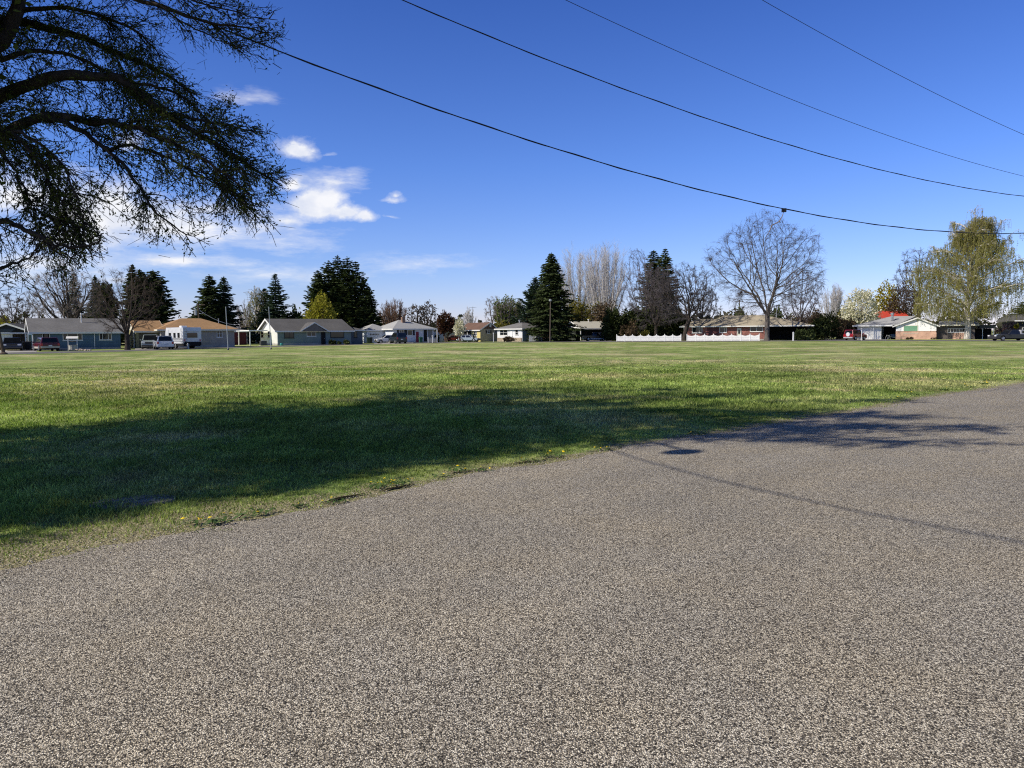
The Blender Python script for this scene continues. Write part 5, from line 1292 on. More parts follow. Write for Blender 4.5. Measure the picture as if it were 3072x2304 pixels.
def colonise(seed, H, Wd, fork=.24, n_attr=900, zc=.62, rz=.40, lean=0., flat=1., step=None, kill=None, shape=None, depth=1., radial=.35, limbs=0):
    """grow a branching skeleton towards random points of a crown envelope; returns nodes, parents"""
    rg_ = np.random.RandomState(seed); A = []
    while len(A) < n_attr:
        d = rg_.normal(0, 1, (n_attr * 2, 3)); d /= np.linalg.norm(d, axis=1, keepdims=True); rad = rg_.uniform(0, 1, (len(d), 1)) ** .42
        bump = 1 + .13 * np.sin(d[:, :1] * 5 + seed) * np.cos(d[:, 2:] * 4 + seed) 
        q = d * rad * bump; q[:, 0] *= Wd / 2; q[:, 1] *= Wd / 2 * depth; q[:, 2] = np.where(q[:, 2] > 0, q[:, 2] * (1 - zc) * H, q[:, 2] * rz * H) + zc * H
        q = q[q[:, 2] > fork * H * .75]; A.extend(q.tolist())
    A = np.array(A[:n_attr]); step = step or max(.35, H / 34); kill = kill or step * 1.6
    nodes = []; par = []
    nt_ = max(3, int(fork * H / step))
    for i in range(nt_ + 1): nodes.append([lean * (i / nt_) ** 1.5 * H * fork, 0, fork * H * i / nt_]); par.append(i - 1)
    for j in range(limbs):
        a_ = 2 * pi * j / limbs + rg_.uniform(-.3, .3); tilt = radians([14, 40, 26, 52, 20, 46, 32, 60][j % 8] + rg_.uniform(-5, 5)); k0_ = nt_ - int(rg_.integers(0, 3) if hasattr(rg_, 'integers') else rg_.randint(0, 3)); prev = max(1, k0_); pp = np.array(nodes[prev], float)
        ln_ = H * rg_.uniform(.16, .26); st_ = max(3, int(ln_ / step))
        for i in range(st_):
            tl = tilt * (1.15 - .45 * i / st_); pp = pp + np.array([cos(a_) * sin(tl), sin(a_) * sin(tl), cos(tl)]) * step + rg_.normal(0, .06, 3) * step; nodes.append(pp.tolist()); par.append(prev); prev = len(nodes) - 1
    N = np.array(nodes)
    best = np.full(len(A), 1e9); bi = np.zeros(len(A), int); alive = np.ones(len(A), bool); N = np.array(nodes)
    def upd(lo):
        nonlocal best, bi
        D = np.linalg.norm(A[:, None] - N[None, lo:], axis=2); m = D.argmin(1); dm = D[np.arange(len(A)), m]; c_ = dm < best; best[c_] = dm[c_]; bi[c_] = m[c_] + lo
    upd(nt_ + 1 if limbs else max(0, nt_ - 1))
    for it in range(140):
        alive &= best > kill
        if not alive.any(): break
        idx = np.unique(bi[alive]); new = []; 
        V_ = A - N[bi]; V_ /= np.maximum(np.linalg.norm(V_, axis=1, keepdims=True), 1e-9)
        for k in idx:
            d = V_[(bi == k) & alive].sum(0); pk = par[k]
            if pk >= 0: d = d / max(np.linalg.norm(d), 1e-9) + .55 * (N[k] - N[pk]) / max(np.linalg.norm(N[k] - N[pk]), 1e-9)
            C0_ = np.array([lean * H * fork, 0, fork * H * .9]); ro_ = N[k] - C0_; ro_ = ro_ / max(np.linalg.norm(ro_), .5); d = d / max(np.linalg.norm(d), 1e-9) + radial * ro_ + rg_.normal(0, .12, 3); d /= max(np.linalg.norm(d), 1e-9); new.append((N[k] + d * step, k))
        lo = len(N)
        N = np.concatenate([N, np.array([q[0] for q in new])]); par += [q[1] for q in new]; upd(lo)
        if len(N) > 6500: break
    return N, np.array(par)

def bare_tree(name, label, px, Y, top, wpx, seed, bark='bark_grey', twig='twig_grey', tr=.35, min_r=.018, leaves=None, leaf_n=0, leaf_s=.14, cat='tree', group=None, fork=.22, n_attr=900, zc=.60, rz=.40, lean=0., tw_n=7, tw_l=1.0, droop=.25, depth=.9, expn=2.35, radial=.45, limbs=6):
    q = at(px, Y); H = zat(px, top, Y); Wd = wpx * Y / F
    N, par = colonise(seed, H, Wd, fork, n_attr, zc, rz, lean, depth=depth, radial=radial, limbs=limbs); n_ = len(N)
    root = thing(name, label, cat, q, 0, group); r_ = np.zeros(n_); kids = np.zeros(n_, int)
    for i in range(n_ - 1, -1, -1):
        if r_[i] == 0: r_[i] = min_r ** expn
        if par[i] >= 0: r_[par[i]] += r_[i]; kids[par[i]] += 1
    r_ = r_ ** (1 / expn); r_ = min_r + (r_ - min_r) * (tr - min_r) / max(r_[0] - min_r, 1e-6)
    thick = r_ > max(.045, min_r * 1.6); so_ = Soup(); thin = Soup()
    for i in range(1, n_):
        pass
    i = np.arange(1, n_); p_ = par[1:]; a, b = N[p_], N[i]; ra = np.minimum(r_[p_], r_[i] * 1.35); ra[p_ < 3] = r_[p_[p_ < 3]]; rb = r_[i]; tk = thick[i]
    so_.segs(a[tk], b[tk], ra[tk], rb[tk] * .98, 7); base_ = np.array([[0, 0, 0.0]]); so_.segs(base_, base_ + [[0, 0, .6]], np.array([tr * 1.35]), np.array([tr * 1.0]), 10)
    so_.build('trunk', M[bark], root, smooth=True); thin.segs(a[~tk], b[~tk], ra[~tk], rb[~tk], 3)
    rg_ = np.random.RandomState(seed + 1); ends = np.where(kids == 0)[0]; near = np.where(~thick)[0]
    src = np.concatenate([np.repeat(ends, tw_n), np.repeat(near, max(1, tw_n // 2))]); d0 = N[src] - N[par[src]]; d0 /= np.maximum(np.linalg.norm(d0, axis=1, keepdims=True), 1e-9)
    m = len(src); sl = H / 34
    P0 = N[par[src]] + (N[src] - N[par[src]]) * rg_.uniform(.2, 1, (m, 1)); d = d0 + rg_.normal(0, .42, (m, 3)); d[:, 2] -= droop * .25; d /= np.linalg.norm(d, axis=1, keepdims=True); L = sl * tw_l * rg_.uniform(.8, 2.4, (m, 1))
    P1 = P0 + d * L * .5; d2 = d + rg_.normal(0, .16, (m, 3)); d2[:, 2] -= droop * .5; d2 /= np.linalg.norm(d2, axis=1, keepdims=True); P2 = P1 + d2 * L * .5
    thin.segs(P0, P1, np.full(m, min_r * .85), np.full(m, min_r * .7), 3); thin.segs(P1, P2, np.full(m, min_r * .7), np.full(m, min_r * .45), 3)
    d3 = d + rg_.normal(0, .5, (m, 3)); d3 /= np.linalg.norm(d3, axis=1, keepdims=True); P3_ = P1 + d3 * L * .45; thin.segs(P1, P3_, np.full(m, min_r * .6), np.full(m, min_r * .4), 3)
    thin.build('crown' if not leaf_n else 'branches', M[twig], root)
    if leaf_n:
        tp = np.concatenate([P2, P3_]); C = tp[rg_.randint(0, len(tp), leaf_n)] + rg_.normal(0, 1, (leaf_n, 3)) * leaf_s * 1.2; leaf_cards(C, leaf_s, rg_, M[leaves], 'crown', root)
    return root

def leaf_cards(C, s, rg_, mat, name, root, aspect=.6, hang=0.):
    n_ = len(C); U = rg_.normal(0, 1, (n_, 3)); U[:, 2] -= hang; U /= np.linalg.norm(U, axis=1, keepdims=True)
    A = rg_.normal(0, 1, (n_, 3)); W_ = np.cross(U, A); W_ /= np.maximum(np.linalg.norm(W_, axis=1, keepdims=True), 1e-6)
    k = s * rg_.uniform(.6, 1.4, (n_, 1)); so_ = Soup(); so_.cards(C, U * k, W_ * k * aspect); return so_.build(name, mat, root)

def conifer(name, label, px, Y, top, wpx, seed, mat='spruce', pw=.80, droop=.25, upturn=.3, clear=.04, dens=1., tops=None, irregular=.2, cat='tree', trunk_r=None, group=None):
    q = at(px, Y); H = zat(px, top, Y); Wd = wpx * Y / F * 1.38; r = random.Random(seed); rg_ = np.random.RandomState(seed)
    root = thing(name, label, cat, q, 0, group); tk = Soup(); C = []; U = []; W_ = []
    stems = tops or [(0., 1., 1.)]
    for (sx, sh, sw) in stems:
        Hs = H * sh; bx = sx * Wd; tk.chain([Vector((bx * .3, 0, 0)), Vector((bx * .8, 0, Hs * .4)), Vector((bx, 0, Hs * .75)), Vector((bx, 0, Hs))], [trunk_r or max(.2, H * .018), H * .012, H * .007, .03], 7)
        z = max(clear * Hs, .25); step = max(.42, Hs / 34) / dens
        while z < Hs * .995:
            f_ = z / Hs; rmax = Wd / 2 * sw * (1 - f_) ** pw * (1.0 if f_ > .12 else .8 + 1.6 * f_) + .12
            nb_ = max(5, int(round(5 + 2.1 * rmax))); wob = r.uniform(.72, 1.12); a0 = r.uniform(0, 6.28)
            for j in range(nb_):
                a = a0 + 2 * pi * j / nb_ + r.uniform(-.3, .3); L = rmax * wob * (1 + r.uniform(-irregular, irregular) * 1.3) * (1.18 if r.random() < .15 else 1)
                cx, sy = cos(a), sin(a); m = max(2, int(L / .34)); bxx = bx * min(1, f_ * 1.2 + .1)
                tk.segs([[bxx, 0, z]], [[bxx + cx * L * .9, sy * L * .9, z - droop * L * .6]], [.035], [.012])
                for k in range(m):
                    t_ = (k + .6 + r.uniform(-.3, .3)) / m; rr_ = L * t_; zz = z - droop * L * (t_ ** 1.1) + upturn * L * max(0, t_ - .55) ** 1.6 * 2 + r.uniform(-.08, .08)
                    wsp = (.14 + .42 * (1 - t_)) * min(1.3, L)
                    for s_ in ((-1, 0, 1) if L < 1.6 else (-1.5, -.6, 0, .6, 1.5)):
                        off = s_ * wsp * r.uniform(.5, 1.2); ln = r.uniform(.24, .44) * (.7 + .3 * min(1, L / 2)); sp_ = s_ * r.uniform(.5, .9)
                        dx, dy = cx * cos(sp_) - sy * sin(sp_), cx * sin(sp_) + sy * cos(sp_)
                        C.append((bxx + cx * rr_ - sy * off, sy * rr_ + cx * off, zz - abs(off) * .25)); dz = -droop * .8 + upturn * 1.2 * max(0, t_ - .6) + r.uniform(-.25, .2)
                        U.append((dx * ln, dy * ln, dz * ln)); wv = r.uniform(.09, .17); tw_ = r.uniform(-1, 1); W_.append((-dy * wv, dx * wv, wv * tw_))
            z += step * r.uniform(.75, 1.25) * (1.1 - .5 * f_)
        for k in range(14):
            zz = Hs * (1 - .012 * k); C.append((bx, 0, zz)); a = r.uniform(0, 6.28); U.append((cos(a) * .22, sin(a) * .22, .14)); W_.append((0, 0, .09))
    tk.build('trunk', M['bark_dark'], root)
    so_ = Soup(); so_.cards(np.array(C), np.array(U), np.array(W_)); so_.build('crown', M[mat], root); return root

def lobed(seed, lobes, n_):
    """points in a union of ellipsoid shells: (cx, cy, cz, rx, ry, rz)"""
    rg_ = np.random.RandomState(seed); vol = np.array([l[3] * l[5] for l in lobes]); vol = vol / vol.sum(); out = []
    for l, f_ in zip(lobes, vol):
        m = int(n_ * f_); d = rg_.normal(0, 1, (m, 3)); d /= np.linalg.norm(d, axis=1, keepdims=True); rad = rg_.uniform(.35, 1.0, (m, 1)) ** .5
        bump = 1 + .22 * np.sin(d[:, :1] * 7 + seed) * np.cos(d[:, 2:] * 6 + seed * 2) + .12 * np.sin(d[:, 1:2] * 13 + seed)
        out.append(np.array(l[:3]) + d * rad * bump * np.array(l[3:]))
    return np.concatenate(out)

def bush(name, label, px, Y, top, wpx, seed, mat, n_=1800, s=.22, lobes=None, depth=.7, cat='shrub', stems=True, base=0., hang=0., group=None, bark='bark_brown'):
    q = at(px, Y); H = zat(px, top, Y); Wd = wpx * Y / F; r = random.Random(seed); root = thing(name, label, cat, q, 0, group)
    if lobes is None:
        lobes = []
        for i in range(max(3, int(Wd / 1.1))):
            x = (r.random() - .5) * .75; h_ = r.uniform(.62, 1.0) * (1 - .5 * abs(x)); lobes.append((x, r.uniform(-.3, .3), h_ * .52, r.uniform(.2, .32), .3, h_ * .48))
    lb = [(a * Wd, b * Wd * depth, base + c_ * (H - base), rx * Wd, ry * Wd * depth, rz * (H - base)) for a, b, c_, rx, ry, rz in lobes]
    P_ = lobed(seed, lb, n_); P_[:, 2] = np.maximum(P_[:, 2], .05 + base * .0)
    if stems:
        tk = Soup()
        for l in lb:
            for k in range(3):
                a = Vector((l[0] * .25, l[1] * .25, 0)); b = Vector((l[0] + r.uniform(-.5, .5) * l[3], l[1] + r.uniform(-.5, .5) * l[4], l[2] + r.uniform(-.1, .6) * l[5]))
                tk.chain([a, a.lerp(b, .5) + Vector((r.uniform(-.1, .1), 0, .1 * H)), b], [max(.03, H * .012), max(.02, H * .008), .015], 5)
        tk.build('trunk' if cat == 'tree' else 'stems', M[bark], root)
    leaf_cards(P_, s, np.random.RandomState(seed), M[mat], 'crown' if cat == 'tree' else 'foliage', root, .6, hang); return root

def vase(name, label, px, Y, top, wpx, seed, twig='twig_pale', bark='bark_pale', nst=26, spread=.5, tr=.3, cat='tree', zs=.12, min_r=.022, leaf=None, leaf_n=0, leaf_s=.12, fan=9, group=None):
    """many upright stems fanning from a short base: poplar-like bare trees and coppiced shrubs"""
    q = at(px, Y); H = zat(px, top, Y); Wd = wpx * Y / F; r = random.Random(seed); root = thing(name, label, cat, q, 0, group); tk = Soup(); tw = Soup(); S0, S1, R0, R1 = [], [], [], []; tips = []
    tk.chain([Vector((0, 0, 0)), Vector((0, 0, H * zs * 1.3))], [tr * 1.1, tr * .8], 8)
    for i in range(nst):
        a = r.uniform(0, 6.28); e = sqrt(r.random()); hx = e * Wd / 2 * cos(a); hy = e * Wd / 2 * sin(a); ht = H * (1 - .30 * e * e) * r.uniform(.82, 1.0)
        p0 = Vector((0, 0, H * zs * r.uniform(.6, 1.3))); pts = [p0]; K = 6
        for k in range(1, K + 1):
            t_ = k / K; f_ = t_ ** spread; pts.append(Vector((hx * f_ + r.gauss(0, .03) * Wd * .3, hy * f_ + r.gauss(0, .03) * Wd * .3, p0.z + (ht - p0.z) * t_)))
        rs_ = [tr * .42 * (1 - k / K) ** .8 + min_r for k in range(K + 1)]; tk.chain(pts, rs_, 5)
        for k in range(1, K + 1):
            for j in range(fan):
                b = pts[k - 1].lerp(pts[k], r.random()); d = rotv((pts[k] - pts[k - 1]), radians(r.uniform(10, 34)), r.uniform(0, 6.28)); L = H * r.uniform(.05, .15)
                m = b + d * L * .5; d2 = (d + Vector((r.gauss(0, .15), r.gauss(0, .15), .25))).normalized(); e2 = m + d2 * L * .5
                S0 += [b[:], m[:]]; S1 += [m[:], e2[:]]; R0 += [min_r, min_r * .9]; R1 += [min_r * .9, min_r * .6]; tips.append(e2[:])
                for w_ in range(2):
                    d3 = rotv(d2, radians(r.uniform(15, 40)), r.uniform(0, 6.28)); S0.append(m[:]); e3 = m + d3 * L * .45; S1.append(e3[:]); R0.append(min_r * .8); R1.append(min_r * .5); tips.append(e3[:])
    tk.build('trunk', M[bark], root, smooth=True); tw.segs(S0, S1, R0, R1, 3); tw.build('crown' if not leaf_n else 'branches', M[twig], root)
    if leaf_n:
        rg_ = np.random.RandomState(seed); tp = np.array(tips); C = tp[rg_.randint(0, len(tp), leaf_n)] + rg_.normal(0, 1, (leaf_n, 3)) * leaf_s * 1.6
        leaf_cards(C, leaf_s, rg_, M[leaf], 'crown', root)
    return root

def weeping(name, label, px, Y, top, wpx, seed, tr=.5, nl=26, strands=2600):
    q = at(px, Y); H = zat(px, top, Y); Wd = wpx * Y / F; r = random.Random(seed); rg_ = np.random.RandomState(seed); root = thing(name, label, 'tree', q)
    tk = Soup(); mains = []
    tk.chain([Vector((0, 0, 0)), Vector((.1, 0, H * .1)), Vector((-.2, .1, H * .3)), Vector((.15, 0, H * .55)), Vector((.5, 0, H * .8)), Vector((.9, 0, H * .95))], [tr * 1.25, tr, tr * .7, tr * .45, tr * .25, .06], 9)
    ends = []
    for i in range(nl):
        f_ = .10 + .80 * (i + .5) / nl; z0 = H * f_ * .92; a = i * 2.4 + r.uniform(-.4, .4); e = (.60 + .4 * sin(min(1, f_ * 1.5) * pi)) * (1 - .55 * max(0, f_ - .55) / .45)
        L = Wd / 2 * e * r.uniform(.75, 1.12); rise = H * r.uniform(.07, .20) * (1.2 - .6 * f_)
        pts = [Vector((.1, 0, z0))]
        for k in range(1, 7):
            t_ = k / 6; pts.append(Vector((cos(a) * L * t_ + r.gauss(0, .12), sin(a) * L * t_ + r.gauss(0, .12), z0 + rise * sin(t_ * 1.9) )))
        tk.chain(pts, [tr * .40 * (1 - k / 6.6) * (1.1 - .6 * f_) + .035 for k in range(7)], 6); mains.append(pts)
        for j in range(7):
            k = r.randint(1, 5); b = pts[k].lerp(pts[k + 1], r.random()); d = rotv(pts[k + 1] - pts[k], radians(r.uniform(25, 60)), r.uniform(0, 6.28)); d.z = abs(d.z) * .7 + .1; ll = L * r.uniform(.15, .38)
            sub = [b, b + d * ll * .5, b + d * ll + Vector((0, 0, -ll * .12))]; tk.chain(sub, [.06, .045, .03], 4); mains.append(sub)
    for (x, hh) in ((.30, .90), (.22, .84), (-.14, .88), (.04, 1.0), (.38, .80)):
        pts = [Vector((.1, 0, H * .45)), Vector((Wd * x * .4, 0, H * (.45 + (hh - .45) * .45))), Vector((Wd * x * .8, r.uniform(-1, 1), H * (.45 + (hh - .45) * .8))), Vector((Wd * x, r.uniform(-1, 1), H * hh))]; tk.chain(pts, [.14, .1, .07, .03], 5); mains += [pts] * 2
        for j in range(9):
            k = r.randint(1, 2); b = pts[k].lerp(pts[k + 1], r.random()); a = r.uniform(0, 6.28); ll = r.uniform(.8, 2.0); sub = [b, b + Vector((cos(a) * ll * .5, sin(a) * ll * .5, ll * .45)), b + Vector((cos(a) * ll, sin(a) * ll, ll * .35))]; tk.chain(sub, [.04, .03, .02], 4); mains += [sub]
    tk.build('trunk', M['birch'], root, smooth=True)
    S0, S1, R0, R1, C = [], [], [], [], []
    prof = [(0.10, .62), (.2, .88), (.35, 1.0), (.5, .96), (.62, .78), (.72, .52), (.82, .30), (.92, .20), (1.0, .08)]
    for i in range(strands):
        if i % 5 < 3:      # strands filling the crown between the limbs
            zf = r.uniform(.16, .93) ** .9; e = float(np.interp(zf, [a_ for a_, _ in prof], [b_ for _, b_ in prof])); a = r.uniform(0, 6.28); rr_ = sqrt(r.uniform(.05, 1)) * e * Wd / 2 * (1 + .15 * sin(a * 3 + zf * 9))
            c0 = Vector((rr_ * cos(a) + (.12 * Wd * max(0, zf - .6) / .4), rr_ * sin(a), zf * H)); p = [c0, c0 + Vector((.2 * cos(a), .2 * sin(a), .1))]
        else: p = mains[r.randrange(len(mains))]
        if True: pass
        p = p if len(p) > 1 else mains[0]
        k = r.randint(0 if len(p) < 4 else 1, len(p) - 2); b = p[k].lerp(p[k + 1], r.random()) + Vector((r.gauss(0, .15), r.gauss(0, .15), 0))
        L = min(r.uniform(.5, 2.1), max(.4, b.z - r.uniform(.8, 3.2))); n_ = 4; dx, dy = r.gauss(0, .12), r.gauss(0, .12); pr = b
        for j in range(n_):
            nx = pr + Vector((dx * (1 - j / n_) + r.gauss(0, .03), dy * (1 - j / n_) + r.gauss(0, .03), -1)).normalized() * (L / n_); S0.append(pr[:]); S1.append(nx[:]); R0.append(.014); R1.append(.010); 
            for m in range(1 if i % 3 else 2): C.append((pr.lerp(nx, r.random()))[:])
            pr = nx
    tw = Soup(); tw.segs(S0, S1, R0, R1, 3); tw.build('hanging_twigs', M['twig_olive'], root)
    C = np.array(C) + rg_.normal(0, .06, (len(C), 3)); low = C[:, 2] < H * .80; keep = low | (rg_.uniform(0, 1, len(C)) < .45); C = np.concatenate([C[keep], C[keep] + rg_.normal(0, .1, (int(keep.sum()), 3))]); leaf_cards(C, .095, rg_, M['birch_leaf'], 'crown', root, .42, 1.2); return root

# ---- left side, from the frame edge inwards
bare_tree('bare_tree', 'large grey bare tree behind the blue house with forked dark trunk', 200, 112, 795, 195, 21, 'bark_dark', 'twig_grey', .6, .015, fork=.2, n_attr=1700, zc=.55, rz=.40)
bush('yellow_green_tree', 'yellow-green leafing tree behind the slate house at the left edge', 34, 135, 915, 75, 3, 'yellowgreen', 1600, .28, cat='tree')
bare_tree('bare_tree', 'thin brownish bare tree at the left edge behind the camper', 55, 128, 880, 150, 5, 'bark_dark', 'twig_dark', .22, .02, fork=.1)
bush('green_shrub', 'grey-green shrub thicket over the slate house roof', 105, 138, 925, 120, 8, 'pine', 1800, .28)
conifer('spruce_tree', 'slim dark spruce behind the grey bare tree', 228, 135, 819, 70, 31, 'pine', .8)
conifer('spruce_tree', 'narrow spruce left of the small front tree', 292, 140, 826, 60, 32, 'spruce', .8)
bush('round_cedar', 'rounded dark cedar behind the roof vent of the blue house', 318, 132, 846, 78, 9, 'shrub_dark', 4200, .26, [(0, 0, .5, .45, .45, .5), (-.12, 0, .62, .33, .33, .36), (.14, 0, .6, .34, .3, .38)], .9, 'tree')
bush('round_cedar', 'low dark evergreen mass between the blue house and the tan house', 285, 128, 895, 130, 10, 'shrub_dark', 4200, .26, None, .6, 'tree')
conifer('spruce_tree', 'tall pointed spruce behind the small front tree', 405, 132, 794, 95, 33, 'spruce', .75, tops=[(0, 1, 1), (.16, .94, .7)])
conifer('spruce_tree', 'broad dark spruce with a blunt top behind the tan roof', 466, 134, 809, 120, 34, 'spruce', .50, irregular=.28, tops=[(0, 1, .9), (-.2, .985, .8), (-.38, .96, .5)])
bare_tree('street_tree', 'small bare budding tree on the kerb between the blue house and the tan house', 381, 88.5, 806, 205, 23, 'bark_dark', 'twig_dark', .26, .0095, 'shrub_brown', 900, .05, fork=.2, n_attr=1500, zc=.55, rz=.36)
bush('bare_shrub', 'pale bare shrub right of the blunt spruce', 540, 150, 925, 46, 12, 'shrub_brown', 500, .16)
conifer('spruce_tree', 'left one of the paired dark spruces behind the tan house', 633, 142, 824, 105, 35, 'spruce', .62)
conifer('spruce_tree', 'right one of the paired dark spruces behind the tan house', 676, 145, 829, 92, 36, 'spruce_blue', .72)
weeping('birch_tree', 'slender pale birch with white trunk left of the grey-green house', 769, 150, 856, 82, 6, .2, 14, 420)
vase('bare_shrub', 'pale brownish bare thicket around the slender birch', 742, 155, 905, 80, 14, 'twig_grey', 'bark_grey', 16, .5, .14, 'shrub')
bush('bare_shrub', 'low reddish hedge left of the patio cover', 750, 156, 968, 100, 15, 'shrub_brown', 900, .22)
conifer('spruce_tree', 'tiered spruce with spaced branches above the white end wall', 830, 150, 821, 100, 37, 'spruce_blue', .8, .1, .35, dens=.8, irregular=.3)
conifer('spruce_tree', 'shorter spruce just left of the tiered spruce', 797, 152, 866, 72, 38, 'spruce_blue', .7, .1, .35, irregular=.3)
bush('pine_tree', 'rounded pine behind the grey-green house ridge', 897, 155, 905, 70, 16, 'pine', 2600, .26, None, .8, 'tree')
conifer('spruce_tree', 'huge spreading multi-topped spruce above the grey-green house', 1028, 148, 766, 185, 39, 'spruce', .72, .06, .55, dens=.74, irregular=.46, tops=[(-.04, 1, .60), (.07, .985, .60), (-.15, .94, .55), (.17, .93, .52), (-.26, .80, .50), (.26, .74, .45)])
conifer('spruce_tree', 'left shoulder spruce of the huge spreading group', 958, 146, 812, 95, 40, 'spruce', .6, .15, .4, irregular=.3)
conifer('spruce_tree', 'smaller pointed spruce at the right of the huge spreading group', 1108, 150, 859, 82, 41, 'spruce', .75)
bush('willow_tree', 'yellow-green leafing willow in front of the huge spruce', 963, 138, 876, 98, 17, 'yellowgreen', 4200, .2, [(0, 0, .45, .45, .45, .45), (.05, 0, .70, .25, .3, .30), (-.25, 0, .38, .25, .3, .38), (.27, 0, .36, .22, .3, .36)], .8, 'tree')
vase('bare_shrub', 'fan-shaped bare brown tree behind the white house chimney', 1183, 160, 897, 92, 18, 'twig_brown', 'bark_brown', 44, .55, .25, 'tree')
bush('green_shrub', 'dull green hedge behind the white garage', 1135, 163, 952, 110, 19, 'pine', 1200, .26)
for i, (px_, tp_, wp_, sd, lb) in enumerate([(1250, 913, 52, 51, 'left one of two knobbly pruned trees behind the white house'), (1286, 909, 50, 52, 'right one of two knobbly pruned trees behind the white house')]):
    bare_tree('pruned_tree', lb, px_, 165, tp_, wp_, sd, 'bark_dark', 'twig_dark', .3, .03, 'shrub_brown', 420, .2, fork=.3)
bush('green_shrub', 'small green hedge below the knobbly pruned trees', 1280, 160, 962, 60, 20, 'shrub_dark', 700, .22)
bush('plum_tree', 'purple-leaved plum tree right of the white house', 1338, 152, 936, 58, 22, 'plum', 2600, .2, [(0, 0, .64, .46, .46, .36), (-.2, 0, .55, .3, .3, .28), (.22, 0, .55, .3, .3, .28)], .9, 'tree')
bush('pear_tree', 'small white-blossoming pear tree on the lawn before the yellow house', 1379, 143, 953, 37, 24, 'white_blossom', 1500, .15, [(0, 0, .63, .46, .46, .37), (-.1, 0, .5, .34, .34, .26), (.1, 0, .52, .34, .34, .26)], 1., 'tree')
vase('bare_tree', 'pale bare tree above the brown roof', 1405, 182, 926, 50, 25, 'twig_pale', 'bark_pale', 22, .5, .2)
bare_tree('bare_tree', 'thin dark bare tree left of the fresh green trees', 1483, 172, 888, 60, 26, 'bark_dark', 'twig_grey', .2, .02, fork=.25)
vase('green_tree', 'fresh green leafing tree above the yellow house gable', 1520, 170, 889, 82, 27, 'twig_grey', 'bark_grey', 30, .5, .22, leaf='green', leaf_n=2600, leaf_s=.2)
vase('green_tree', 'olive-green leafing tree just left of the rear spruce', 1552, 175, 898, 60, 28, 'twig_grey', 'bark_grey', 22, .5, .2, leaf='green', leaf_n=1500, leaf_s=.2)
bush('green_shrub', 'yellowish hedge behind the yellow house', 1505, 165, 948, 100, 29, 'olive', 1400, .24)
bush('plum_shrub', 'dark reddish shrub behind the white and slate-blue house', 1580, 160, 940, 80, 30, 'plum', 1200, .24)
conifer('spruce_tree', 'tall rear spruce behind the left edge of the great spruce', 1606, 162, 831, 112, 42, 'spruce_blue', .75, .0, .45)
conifer('great_spruce', 'great dense dark spruce standing alone before the carport house', 1655, 146.5, 757, 122, 43, 'spruce', .62, .35, .2, .065, dens=1.25, irregular=.18, trunk_r=.45)
# ---- behind the carport and the fence
vase('poplar_tree', 'left one of two tall pale bare poplars', 1735, 185, 740, 150, 61, 'twig_pale', 'bark_pale', 30, .55, .42, zs=.18, min_r=.017, fan=14)
vase('poplar_tree', 'right one of two tall pale bare poplars', 1815, 180, 733, 165, 62, 'twig_pale', 'bark_pale', 34, .55, .45, zs=.18, min_r=.017, fan=14)
bush('willow_shrub', 'olive-brown leafing willow thicket behind the pale carport roof', 1752, 168, 868, 118, 63, 'olive', 5200, .2, None, .7, 'tree')
bush('willow_shrub', 'brownish leafing thicket below the right bare poplar', 1836, 166, 880, 115, 64, 'shrub_brown', 4600, .2, None, .7, 'tree')
bush('juniper', 'dark green juniper between the carport and the white fence', 1838, 150, 926, 66, 65, 'shrub_dark', 4200, .22, [(0, 0, .5, .4, .4, .5), (.2, 0, .38, .35, .3, .38), (-.22, 0, .36, .3, .3, .36)], .9, 'tree')
bare_tree('bare_tree', 'tall thin bare tree left of the twin-topped spruce', 1925, 158, 748, 130, 66, 'bark_grey', 'twig_purple', .28, .016, fork=.2, n_attr=1200, zc=.55, rz=.40)
conifer('spruce_tree', 'left twin of the tall dark spruces behind the fence', 1960, 165, 751, 92, 44, 'pine', .50, .2, .3)
conifer('spruce_tree', 'right twin of the tall dark spruces behind the fence', 1994, 163, 744, 100, 45, 'pine', .62, .2, .3)
bare_tree('bare_tree', 'spreading bare maple with leaning trunk right of the twin spruces', 2052, 144, 791, 190, 67, 'bark_dark', 'twig_blue', .42, .016, lean=.25, fork=.3, n_attr=1400, zc=.62, rz=.42)
bare_tree('bare_tree', 'low rounded bare tree left of the big bare tree', 2112, 165, 858, 95, 68, 'bark_dark', 'twig_blue', .3, .025, fork=.2)
bush('dark_hedge', 'tall dark evergreen hedge behind the left white fence', 1915, 152, 912, 150, 69, 'shrub_dark', 7500, .24, None, .4)
bush('dark_hedge', 'dark evergreen hedge beside the leaning maple trunk', 2010, 155, 890, 125, 70, 'shrub_dark', 6500, .24, None, .4)
bare_tree('bare_tree', 'dense dark bare tree directly in front of the twin spruces', 1968, 149, 800, 150, 101, 'bark_dark', 'twig_blue', .34, .017, fork=.2, n_attr=1200, zc=.55, rz=.42)
bush('green_shrub', 'small bright green shrub peeping over the left white fence', 1934, 143, 985, 30, 71, 'olive', 500, .16)
bush('brown_shrub', 'brown twiggy shrub behind the left white fence', 1895, 147, 955, 60, 72, 'shrub_brown', 900, .18)
bush('dark_hedge', 'dark hedge showing above the left part of the brick house roof', 2135, 172, 935, 150, 73, 'shrub_dark', 3000, .26, None, .4)
bush('green_shrub', 'dull green tree crown left of the big bare tree trunk', 2232, 180, 908, 70, 74, 'pine', 1300, .3, None, .7, 'tree')
bare_tree('big_bare_tree', 'biggest bare tree, wide rounded crown, standing before the brick house', 2301, 134, 652, 335, 75, 'bark_mid', 'twig_dark', .43, .0145, fork=.25, n_attr=1900, zc=.60, rz=.40, droop=.6, tw_n=6, tw_l=1.15, radial=.5, limbs=9)
